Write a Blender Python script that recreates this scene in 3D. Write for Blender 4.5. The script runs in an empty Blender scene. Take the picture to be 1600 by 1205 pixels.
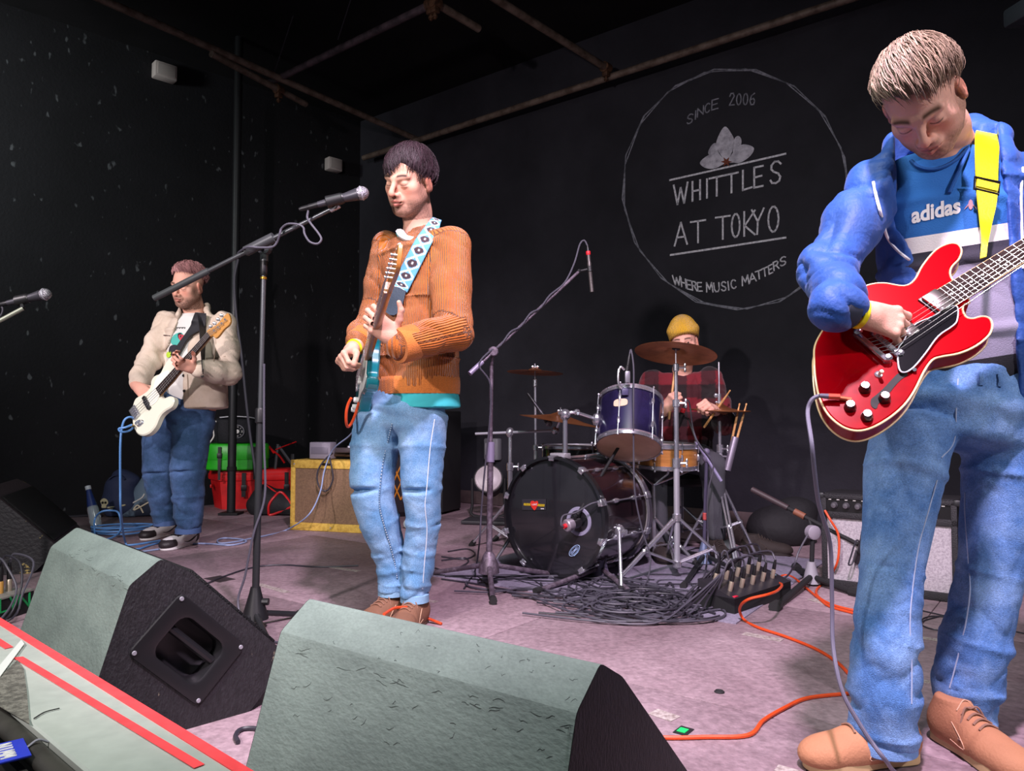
import bpy, bmesh, math, random
import numpy as np
from mathutils import Vector, Matrix, noise
from mathutils.bvhtree import BVHTree
random.seed(7); np.random.seed(7)
C = bpy.context.scene.collection
scn = bpy.context.scene

# ------------------------------------------------------------------ camera, world, lights, exposure
FPX, CX, CY = 1160.0, 800.0, 602.5
PITCH = math.radians(2.6)
EYE = Vector((0, 0, 0.79))
cd = bpy.data.cameras.new('camera'); cam = bpy.data.objects.new('camera', cd); C.objects.link(cam)
cd.sensor_width = 36; cd.lens = FPX / 1600 * 36; cd.clip_start = 0.02
cam.location = EYE; cam.rotation_euler = (math.pi / 2 + PITCH, 0, 0)
scn.camera = cam

w = bpy.data.worlds.new('world'); scn.world = w; w.use_nodes = True
w.node_tree.nodes['Background'].inputs[0].default_value = (0.75, 0.8, 0.9, 1)
w.node_tree.nodes['Background'].inputs[1].default_value = 0.20

def spot(name, loc, target, power, col, size=0.12, angle=80, blend=0.4):
    l = bpy.data.lights.new(name, 'SPOT'); l.energy = power; l.color = col
    l.shadow_soft_size = size; l.spot_size = math.radians(angle); l.spot_blend = blend
    o = bpy.data.objects.new(name, l); C.objects.link(o); o.location = loc
    o.rotation_euler = (Vector(target) - Vector(loc)).to_track_quat('-Z', 'Y').to_euler()
    return o
def area(name, loc, target, power, col, sx, sy):
    l = bpy.data.lights.new(name, 'AREA'); l.shape = 'RECTANGLE'; l.size = sx; l.size_y = sy
    l.energy = power; l.color = col
    o = bpy.data.objects.new(name, l); C.objects.link(o); o.location = loc
    o.rotation_euler = (Vector(target) - Vector(loc)).to_track_quat('-Z', 'Y').to_euler()
    return o
# stage lamps, out of frame in front of the band
spot('stage_lamp_left', (-1.9, 0.0, 2.05), (-0.6, 3.7, 0.8), 330, (1.0, 0.90, 0.92), 0.07, 85, 0.6)
spot('stage_lamp_right', (2.2, -0.6, 2.45), (1.15, 2.0, 0.95), 235, (0.97, 0.92, 1.0), 0.06, 50, 0.6)
spot('fill_lamp_far_left', (-3.3, 1.5, 2.4), (-2.0, 4.6, 1.25), 400, (1.0, 0.88, 0.94), 0.07, 42, 0.7)  # unseen extra lamp, added to brighten the bass player
spot('side_lamp', (-4.9, 3.0, 2.9), (-4.9, 5.4, 2.9), 520, (0.92, 1.0, 0.98), 0.3, 95, 1.0)
spot('stage_lamp_wash', (0.35, 0.5, 3.5), (0.35, 3.3, 0.0), 900, (1.0, 0.76, 0.98), 0.10, 62, 0.5)
area('house_light', (-0.4, 1.2, 3.5), (-0.4, 1.35, 0.2), 84, (0.90, 1.0, 0.96), 1.6, 0.8)

vs = scn.view_settings
scn.display_settings.display_device = 'sRGB'
vs.view_transform = 'Standard'; vs.look = 'None'; vs.exposure = 0.0; vs.gamma = 1.0; vs.use_curve_mapping = False

# ------------------------------------------------------------------ picture -> place
_f = Vector((0, math.cos(PITCH), math.sin(PITCH))); _u = Vector((0, -math.sin(PITCH), math.cos(PITCH))); _r = Vector((1, 0, 0))
def ray(px, py):
    return _f + _r * ((px - CX) / FPX) - _u * ((py - CY) / FPX)
def P(px, py, d):                       # point seen at a pixel, d metres ahead
    r = ray(px, py); return EYE + r * (d / r.y)
def F(px, py, z=0.0):                   # point at height z
    r = ray(px, py); return EYE + r * ((z - EYE.z) / r.z)
def PL(px, py, o, n):                   # point on a plane
    r = ray(px, py); return EYE + r * ((Vector(o) - EYE).dot(n) / r.dot(n))
U = Vector((0.793, -0.609, 0))          # along the back wall, to the right
N = Vector((-0.609, -0.793, 0))         # from the back wall towards the audience
WO = Vector((-0.49, 7.1, 0))
def W(px, py, off=0.004): return PL(px, py, WO + N * off, N)

# ------------------------------------------------------------------ materials
def lin(c):
    if isinstance(c, str):
        c = c.lstrip('#'); c = [int(c[i:i + 2], 16) / 255 for i in (0, 2, 4)]
        c = [x / 12.92 if x <= 0.04045 else ((x + 0.055) / 1.055) ** 2.4 for x in c]
    return (c[0], c[1], c[2], 1)
MATS = {}
def mat(name, col, rough=0.5, metal=0.0, col2=None, scale=8.0, mix=(0.4, 0.65), bump=0.0, bscale=60.0, coat=0.0,
        attr=None, detail=6.0, stretch=None, trans=0.0, alpha=1.0, sheen=0.0, spec=0.5, emit=0.0, fine=None):
    if name in MATS: return MATS[name]
    m = bpy.data.materials.new(name); m.use_nodes = True; nt = m.node_tree; b = nt.nodes['Principled BSDF']
    L = nt.links.new
    b.inputs['Base Color'].default_value = lin(col); b.inputs['Roughness'].default_value = rough
    b.inputs['Metallic'].default_value = metal; b.inputs['Coat Weight'].default_value = coat
    b.inputs['Coat Roughness'].default_value = 0.06
    b.inputs['Transmission Weight'].default_value = trans; b.inputs['Alpha'].default_value = alpha
    b.inputs['Sheen Weight'].default_value = sheen; b.inputs['Specular IOR Level'].default_value = spec
    if emit:
        b.inputs['Emission Color'].default_value = lin(col); b.inputs['Emission Strength'].default_value = emit
    tc = nt.nodes.new('ShaderNodeTexCoord'); vec = tc.outputs['Object']
    if stretch:
        mp = nt.nodes.new('ShaderNodeMapping'); mp.inputs['Scale'].default_value = stretch
        L(vec, mp.inputs['Vector']); vec = mp.outputs['Vector']
    cur = None
    if attr:
        a = nt.nodes.new('ShaderNodeAttribute'); a.attribute_name = attr; cur = a.outputs['Color']
    if col2 is not None:
        n = nt.nodes.new('ShaderNodeTexNoise'); n.inputs['Scale'].default_value = scale; n.inputs['Detail'].default_value = detail
        n.inputs['Roughness'].default_value = 0.62
        L(vec, n.inputs['Vector'])
        r = nt.nodes.new('ShaderNodeMapRange'); r.inputs['From Min'].default_value = mix[0]; r.inputs['From Max'].default_value = mix[1]
        L(n.outputs['Fac'], r.inputs['Value'])
        x = nt.nodes.new('ShaderNodeMix'); x.data_type = 'RGBA'
        L(r.outputs['Result'], x.inputs['Factor'])
        if cur: L(cur, x.inputs[6])
        else: x.inputs[6].default_value = lin(col)
        x.inputs[7].default_value = lin(col2)
        if attr: x.blend_type = 'MULTIPLY'
        cur = x.outputs[2]
    if fine:
        n = nt.nodes.new('ShaderNodeTexNoise'); n.inputs['Scale'].default_value = fine[0]; n.inputs['Detail'].default_value = 3
        L(vec, n.inputs['Vector'])
        r = nt.nodes.new('ShaderNodeMapRange'); r.inputs['From Min'].default_value = 0.3; r.inputs['From Max'].default_value = 0.7
        r.inputs['To Min'].default_value = 1 - fine[1]; r.inputs['To Max'].default_value = 1 + fine[1]
        L(n.outputs['Fac'], r.inputs['Value'])
        x = nt.nodes.new('ShaderNodeMix'); x.data_type = 'RGBA'; x.blend_type = 'MULTIPLY'; x.inputs['Factor'].default_value = 1
        if cur: L(cur, x.inputs[6])
        else: x.inputs[6].default_value = lin(col)
        L(r.outputs['Result'], x.inputs[7]); cur = x.outputs[2]
    if cur: L(cur, b.inputs['Base Color'])
    if bump:
        n = nt.nodes.new('ShaderNodeTexNoise'); n.inputs['Scale'].default_value = bscale; n.inputs['Detail'].default_value = 5
        L(vec, n.inputs['Vector'])
        bp = nt.nodes.new('ShaderNodeBump'); bp.inputs['Strength'].default_value = bump; bp.inputs['Distance'].default_value = 0.01
        L(n.outputs['Fac'], bp.inputs['Height']); L(bp.outputs['Normal'], b.inputs['Normal'])
    MATS[name] = m; m['nt'] = 1
    return m
def rib_bump(m, attr, freq, strength=0.5, dist=0.003):
    nt = m.node_tree; b = nt.nodes['Principled BSDF']; L = nt.links.new
    a = nt.nodes.new('ShaderNodeAttribute'); a.attribute_name = attr
    mu = nt.nodes.new('ShaderNodeMath'); mu.operation = 'MULTIPLY'; mu.inputs[1].default_value = freq
    s = nt.nodes.new('ShaderNodeMath'); s.operation = 'SINE'
    L(a.outputs['Fac'], mu.inputs[0]); L(mu.outputs[0], s.inputs[0])
    bp = nt.nodes.new('ShaderNodeBump'); bp.inputs['Strength'].default_value = strength; bp.inputs['Distance'].default_value = dist
    L(s.outputs[0], bp.inputs['Height'])
    old = b.inputs['Normal'].links
    if old: L(old[0].from_socket, bp.inputs['Normal'])
    L(bp.outputs['Normal'], b.inputs['Normal'])

# ------------------------------------------------------------------ objects
def tag(o, label=None, cat=None, group=None, kind=None):
    if label: o['label'] = label
    if cat: o['category'] = cat
    if group: o['group'] = group
    if kind: o['kind'] = kind
    return o
def thing(name, label, cat, loc=(0, 0, 0), group=None):
    o = bpy.data.objects.new(name, None); C.objects.link(o); o.location = loc; o.empty_display_size = 0.1
    return tag(o, label, cat, group)
def origin(o):
    v = Vector((0, 0, 0))
    while o is not None: v += Vector(o.location); o = o.parent
    return v
def link(name, me, m=None, parent=None, loc=None):
    o = bpy.data.objects.new(name, me); C.objects.link(o)
    if m is not None:
        for x in (m if isinstance(m, (list, tuple)) else [m]): me.materials.append(x)
    if parent is not None: o.parent = parent
    if loc is not None: o.location = loc
    return o
def cr(pts, n=8, closed=False):         # Catmull-Rom through points
    p = [Vector(q) for q in pts]
    if len(p) < 3 or n < 2: return p
    out = []; k = len(p); rng = range(k if closed else k - 1)
    for i in rng:
        a = p[(i - 1) % k] if closed or i > 0 else p[0] * 2 - p[1]
        b = p[i]; c = p[(i + 1) % k]
        d = p[(i + 2) % k] if closed or i + 2 < k else p[-1] * 2 - p[-2]
        for j in range(n):
            t = j / n
            out.append(0.5 * ((2 * b) + (c - a) * t + (2 * a - 5 * b + 4 * c - d) * t * t + (3 * b - a - 3 * c + d) * t ** 3))
    if not closed: out.append(p[-1])
    return out
def frame(axis, up=None):
    z = Vector(axis).normalized(); h = Vector(up) if up is not None else (Vector((0, 0, 1)) if abs(z.z) < 0.9 else Vector((0, 1, 0)))
    x = h.cross(z)
    if x.length < 1e-6: x = Vector((1, 0, 0)).cross(z)
    x.normalize(); y = z.cross(x)
    return x, y, z
class MB:
    def __init__(s): s.v = []; s.f = []; s.mi = []; s.c = {}
    def add(s, vs, fs, mi=0):
        o = len(s.v); s.v += [Vector(v) for v in vs]
        for f in fs: s.f.append([i + o for i in f]); s.mi.append(mi)
        return s
    def box(s, c, size, ax=None, bev=0.0, mi=0, taper=1.0):
        x, y, z = ax if ax else (Vector((1, 0, 0)), Vector((0, 1, 0)), Vector((0, 0, 1)))
        c = Vector(c); hx, hy, hz = [q / 2 for q in size]
        if bev <= 0:
            vs = [c + x * (hx * a) + y * (hy * b) + z * (hz * d) for d in (-1, 1) for b in (-1, 1) for a in (-1, 1)]
            return s.add(vs, [(0, 2, 3, 1), (4, 5, 7, 6), (0, 1, 5, 4), (2, 6, 7, 3), (0, 4, 6, 2), (1, 3, 7, 5)], mi)
        bm = bmesh.new(); bmesh.ops.create_cube(bm, size=1)
        for v in bm.verts: v.co = Vector((v.co.x * size[0], v.co.y * size[1], v.co.z * size[2]))
        bmesh.ops.bevel(bm, geom=bm.edges[:], offset=bev, segments=2, affect='EDGES', profile=0.5)
        bm.verts.index_update()
        vs = [c + x * v.co.x + y * v.co.y + z * v.co.z for v in bm.verts]; fs = [[v.index for v in f.verts] for f in bm.faces]
        bm.free(); return s.add(vs, fs, mi)
    def tube(s, path, r, n=8, closed=False, cap=True, mi=0, flat=1.0, up=None):
        p = [Vector(q) for q in path]; k = len(p)
        if k < 2: return s
        rs = list(r) if isinstance(r, (list, tuple)) else [r] * k
        if len(rs) != k:
            rs = list(np.interp(np.linspace(0, 1, k), np.linspace(0, 1, len(rs)), rs))
        t0 = (p[1] - p[0]).normalized(); x, y, _ = frame(t0, up); vs = []
        for i in range(k):
            a = p[i - 1] if i > 0 else (p[-1] if closed else p[0]); b = p[i + 1] if i + 1 < k else (p[0] if closed else p[-1])
            t = b - a
            if t.length < 1e-9: t = t0
            t = t.normalized(); x = x - t * x.dot(t)
            if x.length < 1e-6: x = frame(t)[0]
            x.normalize(); y = t.cross(x); t0 = t
            for j in range(n):
                an = 2 * math.pi * j / n
                vs.append(p[i] + x * (math.cos(an) * rs[i]) + y * (math.sin(an) * rs[i] * flat))
        fs = []
        for i in range(k if closed else k - 1):
            i2 = (i + 1) % k
            for j in range(n): fs.append((i * n + j, i * n + (j + 1) % n, i2 * n + (j + 1) % n, i2 * n + j))
        if cap and not closed:
            fs.append(tuple(range(n - 1, -1, -1))); fs.append(tuple((k - 1) * n + j for j in range(n)))
        return s.add(vs, fs, mi)
    def lathe(s, prof, c, axis=(0, 0, 1), n=24, mi=0, sx=1.0, up=None, cap=True):   # prof: (radius, height)
        x, y, z = frame(axis, up); c = Vector(c); vs = []; fs = []; k = len(prof)
        for r, h in prof:
            for j in range(n):
                a = 2 * math.pi * j / n; vs.append(c + x * (r * math.cos(a) * sx) + y * (r * math.sin(a)) + z * h)
        for i in range(k - 1):
            for j in range(n): fs.append((i * n + j, i * n + (j + 1) % n, (i + 1) * n + (j + 1) % n, (i + 1) * n + j))
        cap = cap and prof[0] != prof[-1] and abs(prof[0][1] - prof[-1][1]) > 1e-4
        if cap and prof[0][0] > 1e-5: fs.append(tuple(range(n - 1, -1, -1)))
        if cap and prof[-1][0] > 1e-5: fs.append(tuple((k - 1) * n + j for j in range(n)))
        return s.add(vs, fs, mi)
    def cyl(s, a, b, r, n=12, r2=None, mi=0):
        a = Vector(a); b = Vector(b); L = (b - a).length
        return s.lathe([(r, 0), (r if r2 is None else r2, L)], a, b - a, n, mi)
    def prism(s, pts, d, mi=0, bev=0.0):       # outline of 3-D points extruded by vector d
        d = Vector(d); k = len(pts); a = [Vector(p) for p in pts]
        if bev > 0:
            c = sum(a, Vector()) / k
            dn = d.normalized()
            def inset(q, e):
                out = []
                for i in range(k):
                    t = (q[(i + 1) % k] - q[i - 1]).normalized(); nn = t.cross(dn).normalized()
                    if i == 0: inset.s = 1
                    out.append((q[i], nn))
                ar = sum(((q[i] - c).cross(q[(i + 1) % k] - c)).dot(dn) for i in range(k)); sg = -1 if ar > 0 else 1
                return [p + nn * (sg * e) for p, nn in out]
            rings = [inset(a, bev), [p + d.normalized() * bev for p in a], [p + d - d.normalized() * bev for p in a], [p + d for p in inset(a, bev)]]
        else: rings = [a, [p + d for p in a]]
        vs = [p for r in rings for p in r]; fs = [tuple(range(k - 1, -1, -1)), tuple((len(rings) - 1) * k + i for i in range(k))]
        for j in range(len(rings) - 1):
            for i in range(k): fs.append((j * k + i, j * k + (i + 1) % k, (j + 1) * k + (i + 1) % k, (j + 1) * k + i))
        return s.add(vs, fs, mi)
    def ball(s, c, r, n=12, mi=0, ax=None):
        x, y, z = ax if ax else (Vector((1, 0, 0)), Vector((0, 1, 0)), Vector((0, 0, 1)))
        rr = r if isinstance(r, (tuple, list)) else (r, r, r); c = Vector(c); m = max(4, n // 2); vs = [c - z * rr[2]]
        for i in range(1, m):
            a = -math.pi / 2 + math.pi * i / m
            for j in range(n):
                b = 2 * math.pi * j / n
                vs.append(c + x * (rr[0] * math.cos(a) * math.cos(b)) + y * (rr[1] * math.cos(a) * math.sin(b)) + z * (rr[2] * math.sin(a)))
        vs.append(c + z * rr[2]); fs = [(0, 1 + (j + 1) % n, 1 + j) for j in range(n)]
        for i in range(m - 2):
            for j in range(n): fs.append((1 + i * n + j, 1 + i * n + (j + 1) % n, 1 + (i + 1) * n + (j + 1) % n, 1 + (i + 1) * n + j))
        T = len(vs) - 1; o = 1 + (m - 2) * n
        for j in range(n): fs.append((o + j, o + (j + 1) % n, T))
        return s.add(vs, fs, mi)
    def ribbon(s, left, right, thick, mi=0):
        k = len(left); vs = []
        for i in range(k):
            a = Vector(left[i]); b = Vector(right[i]); i2 = min(i + 1, k - 1); i1 = max(i - 1, 0)
            t = (Vector(left[i2]) - Vector(left[i1])); nn = t.cross(b - a).normalized() * thick
            vs += [a, b, b + nn, a + nn]
        fs = [(0, 1, 2, 3), ((k - 1) * 4 + 3, (k - 1) * 4 + 2, (k - 1) * 4 + 1, (k - 1) * 4)]
        for i in range(k - 1):
            for j in range(4): fs.append((i * 4 + j, (i + 1) * 4 + j, (i + 1) * 4 + (j + 1) % 4, i * 4 + (j + 1) % 4))
        return s.add(vs, fs, mi)
    def mesh(s, name, off=None, sharp=35, fix=True):
        me = bpy.data.meshes.new(name); o = off if off is not None else Vector((0, 0, 0))
        me.from_pydata([tuple(v - o) for v in s.v], [], s.f)
        if fix:
            bm = bmesh.new(); bm.from_mesh(me); bmesh.ops.recalc_face_normals(bm, faces=bm.faces[:]); bm.to_mesh(me); bm.free()
        me.polygons.foreach_set('use_smooth', [True] * len(me.polygons))
        me.polygons.foreach_set('material_index', s.mi)
        me.set_sharp_from_angle(angle=math.radians(sharp)); me.update()
        return me
    def build(s, name, m, parent=None, sharp=35, pivot=None):
        # vertices are in world space; a top-level mesh is re-centred on its base
        if parent is not None: return link(name, s.mesh(name, origin(parent), sharp), m, parent)
        if pivot is None:
            xs = [v.x for v in s.v]; ys = [v.y for v in s.v]; zs = [v.z for v in s.v]
            pivot = Vector(((min(xs) + max(xs)) / 2, (min(ys) + max(ys)) / 2, min(zs)))
        return link(name, s.mesh(name, pivot, sharp), m, None, pivot)

# ------------------------------------------------------------------ implicit surfaces for bodies, clothes and shoes
class SDF:
    def __init__(s, lo, hi, h):
        s.lo = np.array(lo, dtype=np.float64); s.h = h
        n = np.ceil((np.array(hi) - s.lo) / h).astype(int) + 1; s.n = n
        s.f = np.full(tuple(n), 10.0, dtype=np.float32)
    def reg(s, lo, hi, m):
        a = np.clip(np.floor((np.array(lo) - m - s.lo) / s.h).astype(int), 0, s.n); b = np.clip(np.ceil((np.array(hi) + m - s.lo) / s.h).astype(int) + 1, 0, s.n)
        if np.any(b <= a): return None
        g = [(s.lo[i] + s.h * np.arange(a[i], b[i])).astype(np.float32) for i in range(3)]
        return (slice(a[0], b[0]), slice(a[1], b[1]), slice(a[2], b[2])), g[0][:, None, None], g[1][None, :, None], g[2][None, None, :]
    def op(s, sl, d, k, sub=False):
        a = s.f[sl]
        if sub:
            d = -d; h = np.maximum(k - np.abs(a - d), 0) / k; s.f[sl] = np.maximum(a, d) + h * h * k * 0.25
        else:
            h = np.maximum(k - np.abs(a - d), 0) / k; s.f[sl] = np.minimum(a, d) - h * h * k * 0.25
    def cone(s, a, b, ra, rb, k=0.02, sub=False):
        a = np.array(a, float); b = np.array(b, float); R = max(ra, rb)
        q = s.reg(np.minimum(a, b), np.maximum(a, b), R + k + 3 * s.h)
        if q is None: return s
        sl, x, y, z = q; ba = b - a; L2 = max(ba.dot(ba), 1e-12)
        t = np.clip(((x - a[0]) * ba[0] + (y - a[1]) * ba[1] + (z - a[2]) * ba[2]) / L2, 0, 1)
        d = np.sqrt((x - a[0] - t * ba[0]) ** 2 + (y - a[1] - t * ba[1]) ** 2 + (z - a[2] - t * ba[2]) ** 2) - (ra + (rb - ra) * t)
        s.op(sl, d, k, sub); return s
    def chain(s, pts, rs, k=0.02, sub=False):
        for i in range(len(pts) - 1): s.cone(pts[i], pts[i + 1], rs[i], rs[i + 1], k, sub)
        return s
    def ell(s, c, r, M=None, k=0.02, sub=False):
        c = np.array(c, float); r = np.array(r, float); R = r.max()
        q = s.reg(c, c, R + k + 3 * s.h)
        if q is None: return s
        sl, x, y, z = q; x = x - c[0]; y = y - c[1]; z = z - c[2]
        if M is None: u, v, w_ = x, y, z
        else:
            m = np.array(M, float)     # columns are the local axes
            u, v, w_ = [x * m[0][i] + y * m[1][i] + z * m[2][i] for i in range(3)]
        k0 = np.sqrt((u / r[0]) ** 2 + (v / r[1]) ** 2 + (w_ / r[2]) ** 2)
        k1 = np.sqrt((u / r[0] ** 2) ** 2 + (v / r[1] ** 2) ** 2 + (w_ / r[2] ** 2) ** 2) + 1e-9
        s.op(sl, (k0 * (k0 - 1) / k1).astype(np.float32), k, sub); return s
    def loft(s, secs, wd, k=0.03, cap=0.3):   # secs: (centre, half width, half depth); wd: width axis
        for i in range(len(secs) - 1):
            a, a1, b1 = secs[i]; b, a2, b2 = secs[i + 1]; a = np.array(a, float); b = np.array(b, float)
            R = max(a1, a2, b1, b2); q = s.reg(np.minimum(a, b), np.maximum(a, b), R + k + 3 * s.h)
            if q is None: continue
            sl, x, y, z = q; ba = b - a; L = np.linalg.norm(ba); ax = ba / L
            wv = np.array(wd, float); wv = wv - ax * wv.dot(ax); wv /= np.linalg.norm(wv); dv = np.cross(ax, wv)
            x = x - a[0]; y = y - a[1]; z = z - a[2]
            tt = (x * ax[0] + y * ax[1] + z * ax[2]) / L; t = np.clip(tt, 0, 1)
            A = a1 + (a2 - a1) * t; B = b1 + (b2 - b1) * t; mn = np.minimum(A, B)
            u = x * wv[0] + y * wv[1] + z * wv[2]; v = x * dv[0] + y * dv[1] + z * dv[2]; e = (tt - t) * L / (mn * cap)
            d = (np.sqrt((u / A) ** 2 + (v / B) ** 2 + e * e) - 1) * mn
            s.op(sl, d.astype(np.float32), k, False)
        return s
    def half(s, p, n, k=0.004):          # cut away everything on the +n side of a plane
        n = np.array(n, float); n /= np.linalg.norm(n); g = [(s.lo[i] + s.h * np.arange(s.n[i])).astype(np.float32) for i in range(3)]
        d = (g[0][:, None, None] - p[0]) * n[0] + (g[1][None, :, None] - p[1]) * n[1] + (g[2][None, None, :] - p[2]) * n[2]
        s.op((slice(None),) * 3, -d.astype(np.float32), k, True); return s
    def poly(s):
        f = s.f; ins = f < 0; cs = None
        off = [(i, j, k) for i in (0, 1) for j in (0, 1) for k in (0, 1)]
        def sh(a, o): return a[o[0]:a.shape[0] - 1 + o[0], o[1]:a.shape[1] - 1 + o[1], o[2]:a.shape[2] - 1 + o[2]]
        al = sh(ins, off[0]).copy(); an = al.copy()
        for o in off[1:]: q = sh(ins, o); al &= q; an |= q
        mask = an & ~al; idx = np.argwhere(mask); ids = np.full(mask.shape, -1, dtype=np.int32); ids[mask] = np.arange(len(idx))
        acc = np.zeros((len(idx), 3)); cnt = np.zeros(len(idx))
        for o in off:
            for ax in range(3):
                if o[ax]: continue
                o2 = list(o); o2[ax] = 1
                a = f[idx[:, 0] + o[0], idx[:, 1] + o[1], idx[:, 2] + o[2]]; b = f[idx[:, 0] + o2[0], idx[:, 1] + o2[1], idx[:, 2] + o2[2]]
                m = (a < 0) != (b < 0); t = np.where(m, a / np.where(m, a - b, 1), 0)
                p = np.tile(np.array(o, float), (len(idx), 1)); p[:, ax] = t
                acc[m] += p[m]; cnt[m] += 1
        V = s.lo + s.h * (idx + acc / cnt[:, None]); Q = []
        for ax in range(3):
            a = ins; sl0 = [slice(1, -1)] * 3; sl0[ax] = slice(0, -1); sl1 = [slice(1, -1)] * 3; sl1[ax] = slice(1, None)
            A = a[tuple(sl0)]; B = a[tuple(sl1)]; e = np.argwhere(A != B)
            if not len(e): continue
            st = A[e[:, 0], e[:, 1], e[:, 2]]; base = e.copy()
            for j in range(3):
                if j != ax: base[:, j] += 1
            o1, o2 = [j for j in range(3) if j != ax]
            def cell(d1, d2):
                c = base.copy(); c[:, o1] -= d1; c[:, o2] -= d2; return ids[c[:, 0], c[:, 1], c[:, 2]]
            q = np.stack([cell(1, 1), cell(0, 1), cell(0, 0), cell(1, 0)], 1); fl = st if ax != 1 else ~st
            q[~fl] = q[~fl][:, ::-1]; Q.append(q)
        Q = np.concatenate(Q); Q = Q[(Q >= 0).all(1)]
        return V, Q
def np_mesh(name, V, Q, off=(0, 0, 0)):
    me = bpy.data.meshes.new(name); V = np.asarray(V) - np.array(off)
    me.vertices.add(len(V)); me.vertices.foreach_set('co', V.astype(np.float32).ravel())
    me.loops.add(len(Q) * 4); me.loops.foreach_set('vertex_index', Q.astype(np.int32).ravel())
    me.polygons.add(len(Q)); me.polygons.foreach_set('loop_start', np.arange(0, len(Q) * 4, 4, dtype=np.int32))
    me.polygons.foreach_set('use_smooth', np.ones(len(Q), bool)); me.update(calc_edges=True); me.validate()
    return me
def v_normals(V, Q):
    n = np.cross(V[Q[:, 2]] - V[Q[:, 0]], V[Q[:, 3]] - V[Q[:, 1]]); N_ = np.zeros_like(V)
    for i in range(4): np.add.at(N_, Q[:, i], n)
    return N_ / (np.linalg.norm(N_, axis=1)[:, None] + 1e-12)
def relax(V, Q, it=1, lam=0.5):
    for _ in range(it):
        A = np.zeros_like(V); c = np.zeros(len(V))
        for i in range(4):
            np.add.at(A, Q[:, i], V[Q[:, (i + 1) % 4]] + V[Q[:, (i - 1) % 4]]); np.add.at(c, Q[:, i], 2)
        V = V + lam * (A / c[:, None] - V)
    return V
def wob(V, seed, freq, n=5):             # smooth pseudo-noise in -1..1
    r = np.random.RandomState(seed); out = np.zeros(len(V))
    for i in range(n):
        k = r.normal(size=3); k *= freq * (0.6 + 0.8 * r.rand()) / np.linalg.norm(k); m = r.normal(size=3) * freq * 0.7
        out += np.sin(V @ k + r.rand() * 6.28 + 1.3 * np.sin(V @ m + r.rand() * 6.28))
    return out / n * 1.4
def folds(V, seed, d, freq, warp=0.8, sharp=1.0):   # creases running across direction d
    d = np.array(d, float); d /= np.linalg.norm(d)
    ph = V @ d * freq + warp * 4.5 * wob(V, seed, freq * 0.22) + 1.6 * wob(V, seed + 1, freq * 0.6)
    a = np.abs(np.sin(ph * .5)) ** .75 * 2 - 1.35     # rounded ridges, narrow creases
    return a * np.clip(0.35 + 0.9 * wob(V, seed + 2, freq * 0.33), 0, 1.15)
def set_col(me, cols, name='Col'):
    a = me.attributes.new(name, 'FLOAT_COLOR', 'POINT'); c = np.ones((len(cols), 4), np.float32); c[:, :3] = cols
    a.data.foreach_set('color', c.ravel())
def set_f(me, vals, name):
    a = me.attributes.new(name, 'FLOAT', 'POINT'); a.data.foreach_set('value', np.asarray(vals, np.float32))
def bvh(o):
    off = origin(o); me = o.data
    return BVHTree.FromPolygons([v.co + off for v in me.vertices], [p.vertices[:] for p in me.polygons])
def hit(bv, px, py, lift=0.0):           # where the line of sight meets a surface
    r = ray(px, py).normalized(); q = bv.ray_cast(EYE, r)
    if q[0] is None:
        n = bv.find_nearest(EYE + r * 2.0); return n[0] + n[1] * lift
    return q[0] + q[1] * lift

# ================================================================== materials
Z3 = Vector((0, 0, 1)); AX = (U, -N, Z3)
M_black = mat('black_plastic', '#161618', 0.45)
M_blackm = mat('black_steel', '#2b2c2e', 0.42, 0.3)
M_matte = mat('matte_black', '#131315', 0.75)
M_chrome = mat('chrome', '#d6d6de', 0.2, 0.85)
M_steel = mat('worn_steel', '#b4b4bc', 0.4, 0.5)
M_rubber = mat('rubber', '#1b1b1c', 0.8)
M_white = mat('white_plastic', '#e6e4de', 0.4)
M_tape = mat('white_tape', '#b3a9a4', 0.7, col2='#7d6f6a', scale=60)
M_cable = mat('cable_black', '#2f2d35', 0.45)
M_cableg = mat('cable_grey', '#4b4953', 0.5)
M_cableo = mat('cable_orange', '#cf481a', 0.5)
M_cableb = mat('cable_blue', '#5f92cf', 0.45)
M_cablew = mat('cable_braid', '#8fa0c4', 0.6)
M_brass = mat('bronze_cymbal', '#b5754a', 0.42, 0.75, col2='#8a5535', scale=9)
M_red = mat('red_case', '#e21f22', 0.42, col2='#b8191c', scale=5)
M_green = mat('green_case', '#2abb22', 0.38, col2='#219a1c', scale=5)
M_gold = mat('gold_ring', '#c99a3a', 0.3, 0.9)

# ================================================================== room
def wallmat(name, base, hi, fleck, thr, sc, st):
    m = mat(name, base, 0.88, col2=hi, scale=1.6, mix=(0.35, 0.75), bump=0.25, bscale=45, spec=0.25)
    nt = m.node_tree; L = nt.links.new; b = nt.nodes['Principled BSDF']; src = b.inputs['Base Color'].links[0].from_socket
    tc = nt.nodes.new('ShaderNodeTexCoord'); mp = nt.nodes.new('ShaderNodeMapping'); mp.inputs['Scale'].default_value = st; mp.inputs['Rotation'].default_value = (0.3, 0.7, 0.5)
    L(tc.outputs['Object'], mp.inputs['Vector'])
    n = nt.nodes.new('ShaderNodeTexNoise'); n.inputs['Scale'].default_value = sc; n.inputs['Detail'].default_value = 2
    L(mp.outputs['Vector'], n.inputs['Vector'])
    r = nt.nodes.new('ShaderNodeMapRange'); r.inputs['From Min'].default_value = thr; r.inputs['From Max'].default_value = thr + 0.06; r.inputs['To Max'].default_value = 0.55
    L(n.outputs['Fac'], r.inputs['Value'])
    x = nt.nodes.new('ShaderNodeMix'); x.data_type = 'RGBA'; L(r.outputs['Result'], x.inputs['Factor']); L(src, x.inputs[6]); x.inputs[7].default_value = lin(fleck)
    L(x.outputs[2], b.inputs['Base Color'])
    return m
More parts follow.
